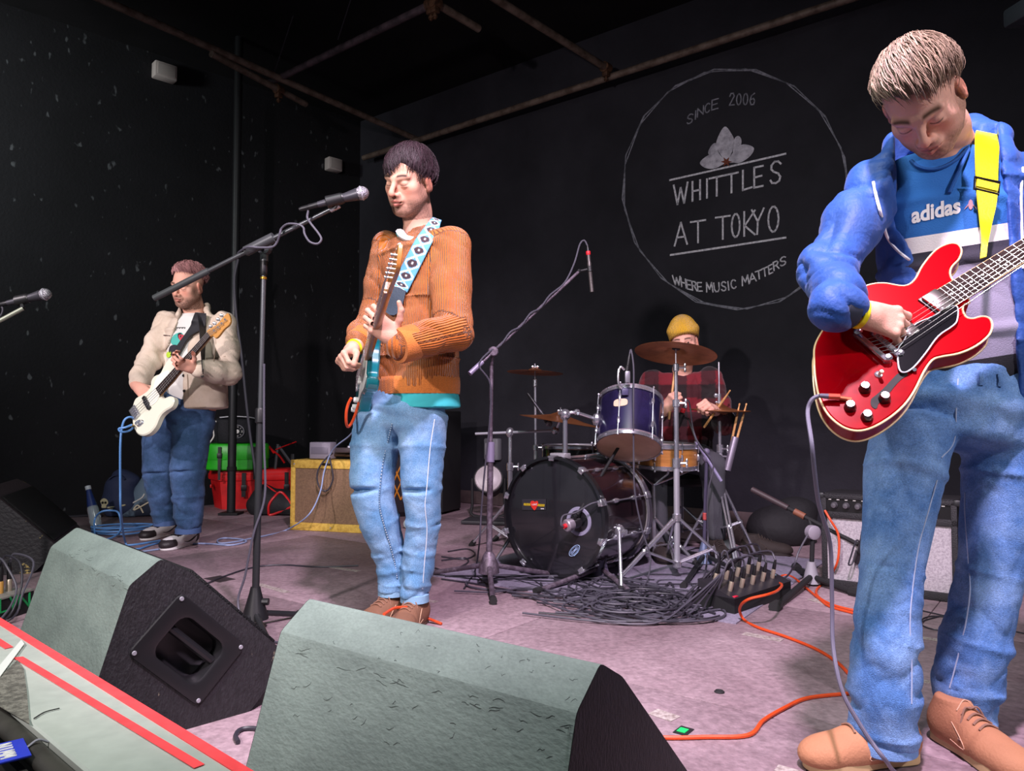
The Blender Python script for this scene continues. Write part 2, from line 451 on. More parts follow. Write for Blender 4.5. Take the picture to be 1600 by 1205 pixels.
M_wallb = wallmat('wall_black_paint', '#232228', '#302f36', '#4c4a55', 0.80, 9, (1, 1, 1))
M_walll = wallmat('wall_black_board', '#19181b', '#201f23', '#6c6e72', 0.685, 9, (1.0, 2.4, 1.0))
M_ceil = mat('ceiling_black', '#121113', 0.9, col2='#19171a', scale=2, spec=0.2)
M_floor = mat('stage_floor_board', '#9a858b', 0.6, col2='#745f65', scale=1.7, mix=(0.35, 0.72), bump=0.35, bscale=70, spec=0.35, fine=(55, 0.22))
M_base = mat('baseboard_paint', '#5a4b49', 0.7, col2='#463a3b', scale=6)
M_pit = mat('pit_floor', '#3c3a39', 0.8, col2='#2e2c2c', scale=4)

CORN = Vector((-1.66, 7.998, 0)); LD = (Vector((-3.64, 6.03, 0)) - CORN).normalized(); LN = Vector((-LD.y, LD.x, 0))
if LN.y > 0: LN = -LN
ZC = 4.05
def wall(name, a, b, n, z0, z1, m):
    mb = MB(); t = (b - a).normalized(); c = (a + b) / 2 - n * 0.06 + Z3 * ((z0 + z1) / 2)
    mb.box(c, ((b - a).length, 0.12, z1 - z0), (t, Z3.cross(t), Z3))
    return tag(mb.build(name, m), kind='structure')
wall_back = wall('wall_back', CORN - U * 0.05, CORN + U * 8.5, N, 0, ZC + 0.02, M_wallb)
wall_left = wall('wall_left', CORN - LD * 0.02, CORN + LD * 6.3, LN, 0, ZC + 0.02, M_walll)
rr = CORN + U * 8.5
wall_right = wall('wall_right', rr, rr + N * 5.8, -U, 0, ZC + 0.02, M_wallb)
# stage floor: boards laid side by side on a deck
FE = F(0, 968, 0.25); FE2 = F(390, 1205, 0.25); fdir = U
def deck():
    floor = tag(MB().box((0, 3.6, -0.06), (13, 13, 0.06)).build('floor', mat('deck_underside', '#2c2628', 0.9)), kind='structure')
    return floor
fo = FE.copy(); fo.z = 0
mb = MB()
e0 = FE.copy(); e0.z = 0; fa = e0 - U * 5.5; L_ = 13.0; D_ = 8.4
floor = tag(MB().box(fa + U * (L_ / 2) - N * (D_ / 2 + 0.02) - Z3 * 0.075, (L_, D_, 0.12), AX).build('floor', mat('deck_wood', '#2a2225', 0.9)), kind='structure')
pw, ph = 2.44, 1.22
k = 0
for i in range(6):
    for j in range(7):
        w0 = i * pw - (pw / 2 if j % 2 else 0); c = fa + U * (w0 + pw / 2) - N * (0.02 + j * ph + ph / 2) - Z3 * 0.0075
        if w0 < 0: c = c + U * 0.0
        MB().box(c, (pw - 0.0035, ph - 0.0035, 0.015), AX, bev=0.002).build('floor_board', M_floor, floor)
tag(MB().box((0, 0.2, -0.78), (13, 6, 0.1)).build('floor', M_pit), kind='structure')
tag(MB().box(Vector((0.6, 3.4, ZC + 0.05)), (14, 12, 0.1)).build('ceiling', M_ceil), kind='structure')
bb = MB().box(CORN + U * 2.4 + N * 0.010 + Z3 * 0.062, (4.6, 0.02, 0.115), AX, bev=0.004)
tag(bb.build('baseboard_back', M_base), kind='structure')

# ---- painted emblem on the back wall: strokes and petals, parts of the wall
M_chalk = mat('wall_paint_white', '#dcdae2', 0.8, col2='#a9a7b2', scale=60)
M_chalk2 = mat('wall_paint_faint', '#8f8f9b', 0.8, col2='#666670', scale=40)
M_petal = mat('wall_paint_petal', '#c4c0cc', 0.8, col2='#8f8b98', scale=20)
M_star = mat('wall_paint_brown', '#6e3423', 0.8)
def K(x, y): return (930 + x / 2.87, 80 + y / 2.87)
def strokes(mb, lines, wpx):
    for ln in lines:
        p = [W(*q) for q in ln]
        for a, b in zip(p[:-1], p[1:]):
            t = (b - a).normalized(); s_ = t.cross(N).normalized() * (wpx * 0.5 * a.y / FPX)
            a2 = a - t * s_.length * 0.8; b2 = b + t * s_.length * 0.8
            mb.add([a2 - s_, b2 - s_, b2 + s_, a2 + s_, a2 - s_ - N * .003, b2 - s_ - N * .003, b2 + s_ - N * .003, a2 + s_ - N * .003],
                   [(0, 1, 2, 3), (7, 6, 5, 4), (0, 4, 5, 1), (1, 5, 6, 2), (2, 6, 7, 3), (3, 7, 4, 0)])
def arc(cx, cy, rx, ry, a0, a1, n=8):
    return [(cx + rx * math.cos(math.radians(a0 + (a1 - a0) * i / n)), cy + ry * math.sin(math.radians(a0 + (a1 - a0) * i / n))) for i in range(n + 1)]
GL = {'W': [[(0, 1), (.27, 0), (.5, .8), (.75, 0), (1, 1)]], 'H': [[(0, 0), (0, 1)], [(1, 0), (1, 1)], [(0, .5), (1, .5)]], 'I': [[(.5, 0), (.5, 1)]],
      'T': [[(0, 1), (1, 1)], [(.5, 1), (.5, 0)]], 'L': [[(0, 1), (0, 0), (1, .05)]], 'E': [[(1, 1), (0, 1), (0, 0), (1, 0)], [(0, .5), (.85, .52)]],
      'S': [[(1, .85), (.75, .98), (.4, 1), (.1, .86), (.08, .68), (.3, .55), (.75, .42), (.95, .25), (.85, .07), (.5, 0), (.15, .04), (0, .17)]],
      'A': [[(0, 0), (.5, 1), (1, 0)], [(.18, .35), (.82, .35)]], 'O': [arc(.5, .5, .5, .5, 0, 360, 14)], 'K': [[(0, 0), (0, 1)], [(1, 1), (.05, .42), (1, 0)]],
      'Y': [[(0, 1), (.5, .5), (1, 1)], [(.5, .5), (.45, 0)]], 'N': [[(0, 0), (0, 1), (1, 0), (1, 1)]], 'C': [arc(.55, .5, .5, .5, -45, -315, 10)],
      'R': [[(0, 0), (0, 1), (.7, 1), (.95, .8), (.7, .55), (0, .5)], [(.5, .5), (1, 0)]], 'M': [[(0, 0), (.1, 1), (.5, .3), (.9, 1), (1, 0)]],
      'U': [[(0, 1), (.03, .3), (.25, .02), (.7, .02), (.97, .3), (1, 1)]], '2': [[(0, .75), (.2, 1), (.7, 1), (.9, .75), (0, 0), (1, 0)]],
      '0': [arc(.5, .5, .45, .5, 0, 360, 12)], '6': [[(.85, 1), (.3, .8), (.05, .35), (.25, 0), (.75, 0), (.95, .3), (.7, .55), (.2, .45)]], 'J': [[(1, 1), (1, .2), (.6, 0), (0, .2)]]}
def letter(mb, ch, bl, br, h, lean, wpx):
    # base-left and base-right corner pixels (crop coordinates), height, horizontal lean
    ls = []
    for ln in GL[ch]:
        ls.append([K(bl[0] + (br[0] - bl[0]) * x + lean * y, bl[1] + (br[1] - bl[1]) * x - h * y) for x, y in ln])
    strokes(mb, ls, wpx)
mb = MB()
def bly(x, a, b): return a[1] + (b[1] - a[1]) * (x - a[0]) / (b[0] - a[0])
A0, B0 = (360, 688), (835, 586)
for ch, x0, x1, hh in [('W', 352, 414, 88), ('H', 436, 470, 86), ('I', 490, 512, 84), ('T', 512, 578, 84), ('T', 582, 640, 84), ('L', 662, 702, 88), ('E', 713, 752, 90), ('S', 786, 832, 97)]:
    letter(mb, ch, (x0, bly(x0, A0, B0)), (x1, bly(x1, A0, B0)), hh, 0, 3.0)
A0, B0 = (355, 873), (830, 806)
for ch, x0, x1, hh in [('A', 356, 412, 100), ('T', 428, 494, 96), ('T', 540, 604, 100), ('O', 612, 648, 105), ('K', 668, 716, 108), ('Y', 702, 756, 112), ('O', 776, 822, 114)]:
    letter(mb, ch, (x0, bly(x0, A0, B0)), (x1, bly(x1, A0, B0)), hh, 0, 2.8)
mb.build('painted_lettering', M_chalk, wall_back)
mb = MB()
for ch, x0, y0, x1, y1, hh in [('W', 350, 1046, 384, 1050, 40), ('H', 388, 1056, 408, 1062, 40), ('E', 413, 1066, 432, 1070, 40), ('R', 437, 1072, 456, 1075, 40), ('E', 461, 1076, 480, 1076, 38),
                              ('M', 500, 1080, 528, 1080, 42), ('U', 535, 1080, 558, 1078, 40), ('S', 568, 1076, 588, 1073, 40), ('I', 594, 1072, 604, 1070, 38), ('C', 610, 1066, 634, 1062, 38),
                              ('M', 660, 1052, 690, 1043, 40), ('A', 692, 1040, 722, 1030, 38), ('T', 722, 1026, 750, 1016, 36), ('T', 750, 1014, 774, 1004, 36), ('E', 780, 1000, 796, 992, 36), ('R', 802, 984, 824, 974, 36), ('S', 832, 966, 856, 954, 36)]:
    letter(mb, ch, (x0, y0), (x1, y1), hh, -4, 2.0)
mb.build('painted_motto', M_chalk, wall_back)
mb = MB()
for ch, x0, y0, x1, y1, hh in [('S', 412, 328, 436, 318, 40), ('I', 442, 308, 456, 302, 38), ('N', 458, 296, 484, 282, 38), ('C', 490, 280, 514, 270, 40), ('E', 522, 264, 550, 256, 44),
                              ('2', 602, 242, 624, 240, 52), ('0', 632, 242, 654, 240, 50), ('0', 662, 241, 684, 239, 50), ('6', 692, 240, 716, 238, 50)]:
    letter(mb, ch, (x0, y0), (x1, y1), hh, 2, 1.9)
mb.build('painted_date', M_chalk2, wall_back)
mb = MB(); strokes(mb, [[K(335, 578), K(500, 541), K(853, 460)]], 2.9); strokes(mb, [[K(338, 914), K(600, 875), K(853, 836)]], 3.0)
mb.build('painted_rule', M_chalk, wall_back)
mb = MB(); rg = random.Random(3)
for q in range(3):
    n = 17; ph0 = rg.random() * 6.28; pts = []
    for i in range(n + 1):
        a = ph0 + 2 * math.pi * i / n; sc = 1 + 0.006 * math.sin(i * 5 + q * 2) + 0.004 * q
        x = 1150 + 176.5 * sc * math.cos(a) + 4 * math.sin(a); y = 295.5 + 188 * sc * math.sin(a)
        pts.append((x, y))
    pts[-1] = pts[0]; strokes(mb, [pts], 1.5)
mb.build('painted_ring', M_chalk2, wall_back)
def petal(pts, name, m, off):
    p = [W(*K(*q), off) for q in pts]; p = cr(p, 5, True)
    mb = MB().prism(p, -N * 0.004); return mb.build(name, m, wall_back)
petal([(508, 462), (520, 425), (540, 412), (548, 440), (560, 466), (590, 495), (560, 478)], 'painted_petal', M_petal, .006)
petal([(617, 470), (622, 400), (640, 380), (655, 395), (652, 425), (630, 455)], 'painted_petal', M_petal, .006)
petal([(587, 492), (548, 440), (545, 400), (580, 338), (612, 372), (622, 405), (610, 460)], 'painted_petal', M_petal, .009)
petal([(584, 494), (548, 462), (510, 465), (470, 498), (490, 522), (530, 527), (565, 512)], 'painted_petal', M_petal, .009)
petal([(594, 494), (630, 440), (665, 418), (711, 433), (695, 470), (650, 500), (620, 500)], 'painted_petal', M_petal, .009)
MB().prism([W(*K(588 + (26 if i % 2 == 0 else 11) * math.cos(i * math.pi / 6), 496 + (24 if i % 2 == 0 else 10) * math.sin(i * math.pi / 6)), .011) for i in range(12)], -N * .003).build('painted_star', M_star, wall_back)

# ---- scaffold pipes under the ceiling
M_pipe = mat('rusty_pipe', '#75655b', 0.55, 0.2, col2='#4d3d34', scale=14, bump=0.3, bscale=40)
M_pipe2 = mat('dark_pipe', '#57484f', 0.55, 0.2, col2='#282126', scale=12)
ZP = 3.55
def pipe(label, a, b, r=0.028, clamps=(), m=M_pipe, name='scaffold_pipe'):
    a = Vector(a); b = Vector(b); t = thing(name, label, 'pipe', (a + b) / 2)
    MB().tube([a, b], r, 14).build('pipe_tube', m, t)
    for q in clamps:
        c = a.lerp(b, q); d = (b - a).normalized(); x, y, z = frame(d)
        mb = MB().lathe([(r + .004, -.035), (r + .014, -.033), (r + .014, .033), (r + .004, .035)], c, d, 14)
        mb.box(c - Z3 * (r + .02), (.05, .05, .05), (x, y, z), bev=.006); mb.cyl(c - Z3 * (r + .03), c - Z3 * (r + .085), .009, 8)
        mb.cyl(c - Z3 * (r + .06), c - Z3 * (r + .075), .018, 6)
        mb.build('pipe_clamp', mat('rusty_clamp', '#6a4a36', 0.6, 0.5, col2='#3d2a20', scale=30), t)
    return t
def Fz(x, y): return F(x, y, ZP)
pb0, pb1 = Fz(568, 247), Fz(1330, -3)
pipe('long rusty pipe running along the top of the back wall above the emblem', pb0, pb1 + (pb1 - pb0) * 0.4, 0.028, (0.09,))
pipe('long rusty pipe running from the top left to the wall corner', F(652, 218, ZP + .05), F(60, -45, ZP + .05), 0.028, ())
pipe('short rusty pipe clamped alongside the long left pipe, its free end hanging', F(330, 84, ZP + .0), F(478, 163, ZP + .0), 0.026, (0.68, ))
pipe('dark purple diagonal pipe crossing the ceiling at the upper left', F(418, 131, ZP + .07), F(680, 4, ZP + .07), 0.027, (0.98,), M_pipe2)
pipe('rusty pipe reaching from the top edge to the back wall pipe', F(950, 108, ZP + .06), F(765, -8, ZP + .06), 0.028, (0.02,))
pipe('stub of pipe with a cut end near the top centre', F(748, 45, ZP + .03), F(676, 2, ZP + .03), 0.027, (0.95,))
tag(MB().tube([F(458, 25, ZP + .12), F(425, 125, ZP + .08)], .004, 6).build('hanging_wire', M_cable), 'thin wire hanging beside the dark diagonal pipe, lower of two', 'wire')
tag(MB().tube([F(548, 0, ZP + .12), F(528, 62, ZP + .08)], .004, 6).build('hanging_wire', M_cable), 'thin wire hanging above the dark diagonal pipe, upper of two', 'wire')

def LWp(px, py, off=0.0):  return PL(px, py, CORN + LN * off, LN)
def wall_box(px, py, wpx, hpx, label):
    c = LWp(px, py, .05); s_ = c.y / FPX
    t = thing('junction_box', label, 'box', c)
    MB().box(c, (wpx * s_, .10, hpx * s_), (LD * -1, LN, Z3), bev=.012).build('box_body', mat('grey_box', '#b8aca8', 0.5), t)
    MB().box(c + LN * .052, (wpx * s_ * .8, .012, hpx * s_ * .72), (LD * -1, LN, Z3), bev=.004).build('box_lid', mat('grey_box2', '#aaa09c', 0.5), t)
wall_box(257, 113, 34, 25, 'small grey junction box high on the left wall, larger and higher one')
wall_box(521, 258, 24, 20, 'small white junction box on the left wall beside the singer, smaller one')
# fixture in the top right corner
t = thing('stage_lamp', 'corner of a lamp housing peeking in at the top right', 'lamp', P(1600, 20, 2.6))
c = P(1606, 18, 2.6)
MB().box(c, (.10, .12, .07), (Vector((.97, .2, .1)).normalized(), Vector((-.2, .97, 0)).normalized(), Z3), bev=.012).build('lamp_housing', mat('lamp_grey', '#3c4047', 0.3, 0.5), t)
MB().tube([c + Z3 * .03, c + Z3 * 1.1], .012, 8).build('lamp_bracket', M_blackm, t)

# pole standing before the left wall, with its cable
pf = F(361, 804); pt = P(373, 150, pf.y); pt.z = ZC
t = thing('support_pole', 'black steel pole from floor to ceiling behind the bass player', 'pole', pf)
MB().tube([pf, pf + Z3 * ZC], .034, 14).build('pole_tube', M_blackm, t)
MB().box(pf + Z3 * .01, (.16, .16, .02), bev=.004).build('foot_plate', M_matte, t)
MB().lathe([(.036, 0), (.04, .005), (.04, .03), (.036, .035)], pf + Z3 * .36, Z3, 14).build('cable_tie', M_matte, t)
pts = [(372, 405), (366, 440), (370, 500), (378, 560), (384, 620), (391, 680), (399, 735), (404, 780), (399, 800)]
tag(MB().tube(cr([P(x, y, pf.y - .12) for x, y in pts[:-1]] + [F(399, 806, .01)], 6), .011, 8).build('hanging_cable', M_cableg), 'grey cable hanging down beside the black pole', 'cable')

# ================================================================== stage monitors
M_wtop = mat('wedge_paint_green_grey', '#728279', 0.7, col2='#5d6b64', scale=4, mix=(.40, .72), bump=0.2, bscale=60, fine=(150, .10), stretch=(1, 1, 2.2))
M_wside = mat('wedge_paint_black', '#232225', 0.6, col2='#77705f', scale=42, mix=(.665, .70), bump=0.4, bscale=210, fine=(90, .3), stretch=(1, 1, .45))
M_wscr = mat('wedge_paint_scraped', '#1d1b1f', 0.6, col2='#b29a5c', scale=9, mix=(.62, .65), bump=0.5, bscale=60)
PROF = [(-.19, 0), (-.072, .385), (0, .44), (.07, .40), (.33, .145), (.345, .11), (.24, 0)]
def wedge(label, A, B, perp, prof, side_m, top_m, handles=True, dz=0.0):
    A = Vector((A[0], A[1], 0)); B = Vector((B[0], B[1], 0)); perp = Vector((perp[0], perp[1], 0)).normalized(); t_ = (B - A); Lg = t_.length; t_.normalize()
    o = (A + B) / 2 + perp * .07; th = thing('stage_monitor', label, 'speaker', o)
    def at(e, s_, z): return (A if e == 0 else B) + perp * s_ + Z3 * z
    # rounded profile
    pr = []; k = len(prof)
    for i in range(k):
        p0, p1, p2 = Vector(prof[i - 1]), Vector(prof[i]), Vector(prof[(i + 1) % k]); e = 0.009
        a = p1 + (p0 - p1).normalized() * e; b = p1 + (p2 - p1).normalized() * e
        pr += [tuple(a), tuple((a + b) / 4 + p1 / 2), tuple(b)]
    k = len(pr); edge = .010
    mb = MB(); n = 2
    vs = [at(e, s_, z) for e in (0, 1) for s_, z in pr]
    fs = [(i, (i + 1) % k, k + (i + 1) % k, k + i) for i in range(k)]
    mb.add(vs, fs)
    # open shell: top and back carry one paint, baffle and bottom another
    mb.mi = [0 if i in range(2, 6) or i in (1,) else 0 for i in range(k)]
    shell = mb.build('cabinet_shell', [top_m], th, sharp=12)
    # side panels, each with a moulded cup handle
    cs = Vector((.075, .20)); hw, hh = .10, .062; ang = math.atan2(-.255, .26)
    def rr(w_, h_, r, n=4):
        out = []
        for sx, sy, a0 in ((1, 1, 0), (-1, 1, 90), (-1, -1, 180), (1, -1, 270)):
            for i in range(n + 1):
                a = math.radians(a0 + 90 * i / n); out.append(Vector((sx * (w_ - r) + r * math.cos(a), sy * (h_ - r) + r * math.sin(a))))
        return out
    def rot(v): return Vector((v.x * math.cos(ang) - v.y * math.sin(ang), v.x * math.sin(ang) + v.y * math.cos(ang)))
    for e in (0, 1):
        sg = -1 if e == 0 else 1; out = t_ * sg
        bm = bmesh.new(); ov = [bm.verts.new(at(e, s_, z) + out * .001 - origin(th)) for s_, z in pr]
        es = [bm.edges.new((ov[i], ov[(i + 1) % k])) for i in range(k)]
        hole = [cs + rot(v) for v in rr(hw * .78, hh * .95, .03)]
        if handles:
            iv = [bm.verts.new(at(e, v.x, v.y) + out * .001 - origin(th)) for v in hole]; es += [bm.edges.new((iv[i], iv[(i + 1) % len(iv)])) for i in range(len(iv))]
        bmesh.ops.triangle_fill(bm, edges=es, use_beauty=True); bmesh.ops.recalc_face_normals(bm, faces=bm.faces[:])
        for f in bm.faces:
            if f.normal.dot(out) < 0: f.normal_flip()
        me = bpy.data.meshes.new('side_panel'); bm.to_mesh(me); bm.free()
        sp = link('side_panel', me, side_m, th)
        if not handles: continue
        m2 = MB(); rings = []
        for w_, h_, r, d in ((1.22, 1.45, .018, .001), (1.2, 1.43, .018, .006), (.84, 1.03, .03, .008), (.78, .95, .03, .004), (.74, .9, .03, -.045), (.6, .7, .03, -.055)):
            rings.append([at(e, *(cs + rot(v))) + out * d for v in rr(hw * w_, hh * h_, r)])
        kk = len(rings[0]); vs = [p for r in rings for p in r]; fs = []
        for i in range(len(rings) - 1):
            for j in range(kk): fs.append((i * kk + j, i * kk + (j + 1) % kk, (i + 1) * kk + (j + 1) % kk, (i + 1) * kk + j))
        fs.append(tuple((len(rings) - 1) * kk + j for j in range(kk))); m2.add(vs, fs)
        hp = m2.build('cup_handle', mat('handle_plastic', '#1c1c1e', 0.38), th, sharp=40)
        a = at(e, *(cs + rot(Vector((-hw * .76, 0.012))))) - out * .012; b = at(e, *(cs + rot(Vector((hw * .76, 0.012))))) - out * .012
        MB().tube([a, b], .011, 10).build('grip_bar', mat('handle_plastic', '#1c1c1e', 0.38), hp)
        for sx in (-1, 1):
            for sy in (-1, 1):
                q = at(e, *(cs + rot(Vector((sx * hw * 1.1, sy * hh * 1.27))))) + out * .006
                MB().lathe([(.006, 0), (.005, .003), (0, .003)], q, out, 10).build('screw', M_steel, hp)
    # grille over the sloping baffle, facing the band
    s0, z0 = prof[3]; s1, z1 = prof[4]
    c = (A + B) / 2 + perp * ((s0 + s1) / 2) + Z3 * ((z0 + z1) / 2); d = (perp * (s1 - s0) + Z3 * (z1 - z0)); nn = t_.cross(d).normalized()
    if nn.z < 0: nn = -nn
    MB().box(c + nn * .006, (Lg - .06, d.length - .03, .012), (t_, d.normalized(), nn), bev=.004).build('grille', mat('wedge_grille', '#101012', 0.6, 0.4, bump=.8, bscale=220), th)
    return th
A = P(120, 822, 2.43); B = P(251, 871, 1.88)
left_wedge = wedge('left of the two big green-grey floor monitors, with cup handle on its black side', A, B, (.72, .70), PROF, M_wside, M_wtop)
A = P(489, 929, 1.566); B = P(936, 1027, 1.15)
A = P(484, 931, 1160 * .37 / 276); B = P(938, 1030, 1160 * .37 / 375)
PR2 = [(s_ * .97, z * .955) for s_, z in PROF]
pp = Vector((-(B - A).y, (B - A).x)); big_wedge = wedge('green-grey floor monitor filling the bottom centre, largest of the wedges', A, B, pp, PR2, M_wside, M_wtop, handles=False)
c0 = F(52, 896); tdir = Vector((.36, -.93, 0)).normalized(); pd = Vector((.93, .36, 0)).normalized()
B3 = c0 - pd * .24; A3 = B3 - tdir * .7
wedge('black floor monitor with scraped yellow edges at the far left', A3, B3, pd, PROF, M_wscr, mat('wedge_maroon', '#2b2126', 0.65, bump=.4, bscale=60), handles=False)
# black mark on the big wedge's ridge
M_crack = mat('paint_crack', '#454f4a', .8); rgw = random.Random(5)
def cracks(th, paths, r):
    sh = [c for c in th.children if c.name.startswith('cabinet_shell')][0]; bv = bvh(sh); mb = MB()
    for p in paths: mb.tube(cr([hit(bv, x, y, .0002) for x, y in p], 3), [r * .4, r, r * .8, r * .3], 5, flat=.6)
    o = mb.build('paint_crack', M_crack, th); o['kind'] = 'stuff'
ps = [[(519, 938), (526, 943), (531, 940), (524, 946)], [(522, 944), (530, 938), (536, 940)]]
for i in range(26):
    f = rgw.random(); x = 460 + 440 * f; y = 1016 + 122 * f + rgw.uniform(-9, 12); q = [(x, y)]
    for k in range(3): x += rgw.uniform(3, 9); y += rgw.uniform(-3, 4.5); q.append((x, y))
    ps.append(q)
for i in range(22):
    f = rgw.random(); x = 500 + 400 * f; y = 955 + 85 * f + rgw.uniform(0, 60); q = [(x, y)]
    for k in range(3): x += rgw.uniform(-3, 6); y += rgw.uniform(-4, 4); q.append((x, y))
    ps.append(q)
for i in range(20):
    f = rgw.random(); x = 430 + 460 * f; y = 1060 + 90 * f + rgw.uniform(0, 70); q = [(x, y)]
    for k in range(3): x += rgw.uniform(1, 6); y += rgw.uniform(-4, 3); q.append((x, y))
    ps.append(q)
cracks(big_wedge, ps, .0006)
ps = []
for i in range(16):
    f = rgw.random(); x = 95 + 110 * f; y = 866 + 46 * f + rgw.uniform(-22, 30); q = [(x, y)]
    for k in range(3): x += rgw.uniform(1, 4); y += rgw.uniform(-2, 3); q.append((x, y))
    ps.append(q)
cracks(left_wedge, ps, .0007)

# ---- ledge in front of the stage: grey boards edged with red tape, rail and blue sign
M_ledge = mat('ledge_grey', '#b3bab0', 0.42, col2='#a0a8a0', scale=3, mix=(.3, .7), fine=(30, .06))
M_redt = mat('red_tape', '#ff5054', 0.5, col2='#ee474b', scale=20)
def Lz(x, y, z=.25): return F(x, y, z)
th = thing('stage_ledge', 'grey ledge with two strips of red tape along the stage front', 'ledge', Lz(150, 1090) - Z3 * .25)
a = Lz(-160, 870); b = Lz(430, 1230); d = (b - a).normalized(); b = b + d * 0.6; nrm = Vector((d.y, -d.x, 0)).normalized()
if nrm.y > 0: nrm = -nrm
W1 = .165
MB().prism([a, b, b + nrm * W1, a + nrm * W1], -Z3 * .022, bev=.004).build('ledge_board', M_ledge, th)
MB().box((a + b) / 2 + nrm * .02 - Z3 * .16, ((b - a).length, .02, .27), (d, nrm, Z3)).build('ledge_skirt', mat('skirt_black', '#232326', 0.7), th)
MB().prism([a + Z3 * .002 - nrm * .003, b + Z3 * .002 - nrm * .003, b + nrm * .018 + Z3 * .002, a + nrm * .018 + Z3 * .002], -Z3 * .028).build('tape_strip', M_redt, th)
def onl(px, py): return Lz(px, py, .2525)
s0 = onl(27, 1026); s1 = onl(310, 1196); dd = (s1 - s0).normalized(); qn = Vector((dd.y, -dd.x, 0)).normalized() * .0085
s1 = s1 + dd * .003
e_ = 0.004
MB().ribbon([s0 - qn + dd * .01, s1 - qn], [s0 + qn, s1 + qn], .0012).build('tape_strip', M_redt, th)
s2 = onl(-120, 925); s3 = onl(14, 1012)
MB().ribbon([s2 - qn, s3 - qn], [s2 + qn, s3 + qn], .0012).build('tape_strip', M_redt, th)
cl = [onl(33, 1002), onl(38, 1008), onl(0, 1060), onl(-9, 1052)]
MB().prism([p + Z3 * .002 for p in cl], Z3 * .0015).build('clear_tape', mat('clear_tape', '#dfe3dc', 0.25), th)
cp = [onl(27, 1032), onl(37, 1046), onl(42, 1080), onl(47, 1130), onl(-40, 1090), onl(-40, 1100), onl(0, 1058)]
cp = [onl(27, 1032), onl(37, 1046), onl(42, 1080), onl(46, 1132), onl(-12, 1098), onl(0, 1058)]
MB().prism(cp, Z3 * .0012).build('bare_patch', mat('bare_concrete', '#77756b', 0.9, col2='#4f4d46', scale=60, mix=(.4, .6), bump=.6, bscale=150), th)
hr = [onl(53, 1123), onl(70, 1113), onl(93, 1107)]
MB().tube(cr(hr, 5), .0012, 5).build('scratch', M_black, th)
ra = a + nrm * (W1 + .018) - Z3 * .02; rb = b + nrm * (W1 + .018) - Z3 * .02
t = thing('barrier_rail', 'dark grey metal rail running below the grey ledge', 'rail', (ra + rb) / 2)
MB().tube([ra, rb], .017, 16).build('rail_tube', mat('rail_grey', '#4c4a44', 0.5, 0.4, col2='#3a3833', scale=8), t)
MB().box((ra + rb) / 2 + nrm * .03 - Z3 * .13, ((rb - ra).length, .012, .25), (d, nrm, Z3)).build('rail_panel', mat('rail_dark', '#33322f', 0.5, 0.3), t)
# rail support legs stand on the pit floor
for q in (.3, .7):
    MB().tube([ra.lerp(rb, q) + nrm * .03 - Z3 * .22, ra.lerp(rb, q) + nrm * .03 - Z3 * (.70 + .23 - .02)], .02, 10).build('rail_leg', M_blackm, t)
sc = F(14, 1172, .245)
px_ = d; th2 = thing('blue_sign', 'small blue card with white lettering hooked on the rail at bottom left', 'sign', sc)
vx = Vector(F(24, 1196, .245) - F(4, 1150, .245)).normalized(); vy = Z3.cross(vx).normalized(); vn = Z3
sx, sy = .085, .06
cc = F(9, 1176, .245)
MB().box(cc, (sx, sy, .004), (vx, vy, vn), bev=.001).build('card', mat('sign_blue', '#2f3fc4', 0.45), th2)
mb = MB()
for i, ch in enumerate('NIMM'):
    for ln in GL[ch]:
        p = [cc + vx * (-.03 + i * .0165 + x * .012) + vy * (-.011 + y * .022) + Z3 * .0025 for x, y in ln]
        for u_, v_ in zip(p[:-1], p[1:]): mb.tube([u_, v_], .0016, 6)
mb.build('card_lettering', M_white, th2)
MB().tube(cr([cc + vy * .03, cc + vy * .045 + Z3 * .008, cc + vy * .06 + Z3 * .0], 4), .002, 6).build('card_hook', M_steel, th2)

# ================================================================== drum mat, tape, small things on the floor
M_mat = mat('drum_mat', '#8a8496', 0.9, col2='#6d6878', scale=3, bump=.4, bscale=120, fine=(80, .2))
m0 = F(672, 900); m1 = F(1150, 976); mu = (m1 - m0).normalized(); mn = Vector((-mu.y, mu.x, 0))
drum_mat = tag(MB().prism([m0, m1, m1 + mn * 1.55, m0 + mn * 1.55], Z3 * .005).build('drum_mat', M_mat), 'thin grey mat under the whole drum kit', 'mat')
tp = [((515, 886), (560, 893), 5, 'beside the tall mic stand, short strip nearest the singer'), ((404, 913), (449, 926), 6, 'strip just right of the mic stand pole'), ((662, 938), (682, 941), 6, 'tiny strip at the right of the brown shoes'),
      ((1162, 990), (1222, 1001), 9, 'strip in front of the connector box'), ((1435, 996), (1456, 999), 6, 'short strip left of the gap between the legs'), ((1457, 999), (1482, 1004), 7, 'strip seen between the blue jean legs'),
      ((1433, 1062), (1454, 1067), 7, 'lower strip between the blue jean legs'), ((1268, 936), (1298, 946), 9, 'square scrap by the short stand near the orange cable'), ((1020, 1112), (1056, 1124), 14, 'pale strip beside the right end of the big wedge'),
      ((1213, 1200), (1250, 1210), 12, 'strip cut by the bottom edge left of the tan shoe')]
for a, b, wpx, lab in tp:
    a = F(*a, .0005); b = F(*b, .0005); q = Z3.cross(b - a).normalized() * (wpx * .5 * a.y / FPX * 1.9)
    tag(MB().prism([a - q, b - q, b + q, a + q], Z3 * .0012).build('floor_tape', M_tape), 'worn white tape, ' + lab, 'tape')
a = F(1068, 1143); tag(MB().box(a + Z3 * .0014, (.036, .05, .0014), AX).build('floor_tape', M_matte), 'black square of tape under the bright green square', 'tape')
tag(MB().box(a + Z3 * .003 - Vector((.002, 0, 0)), (.022, .026, .0015), AX).build('floor_tape', mat('green_tape', '#1fd166', 0.5)), 'small bright green tape square by the orange cable', 'tape')
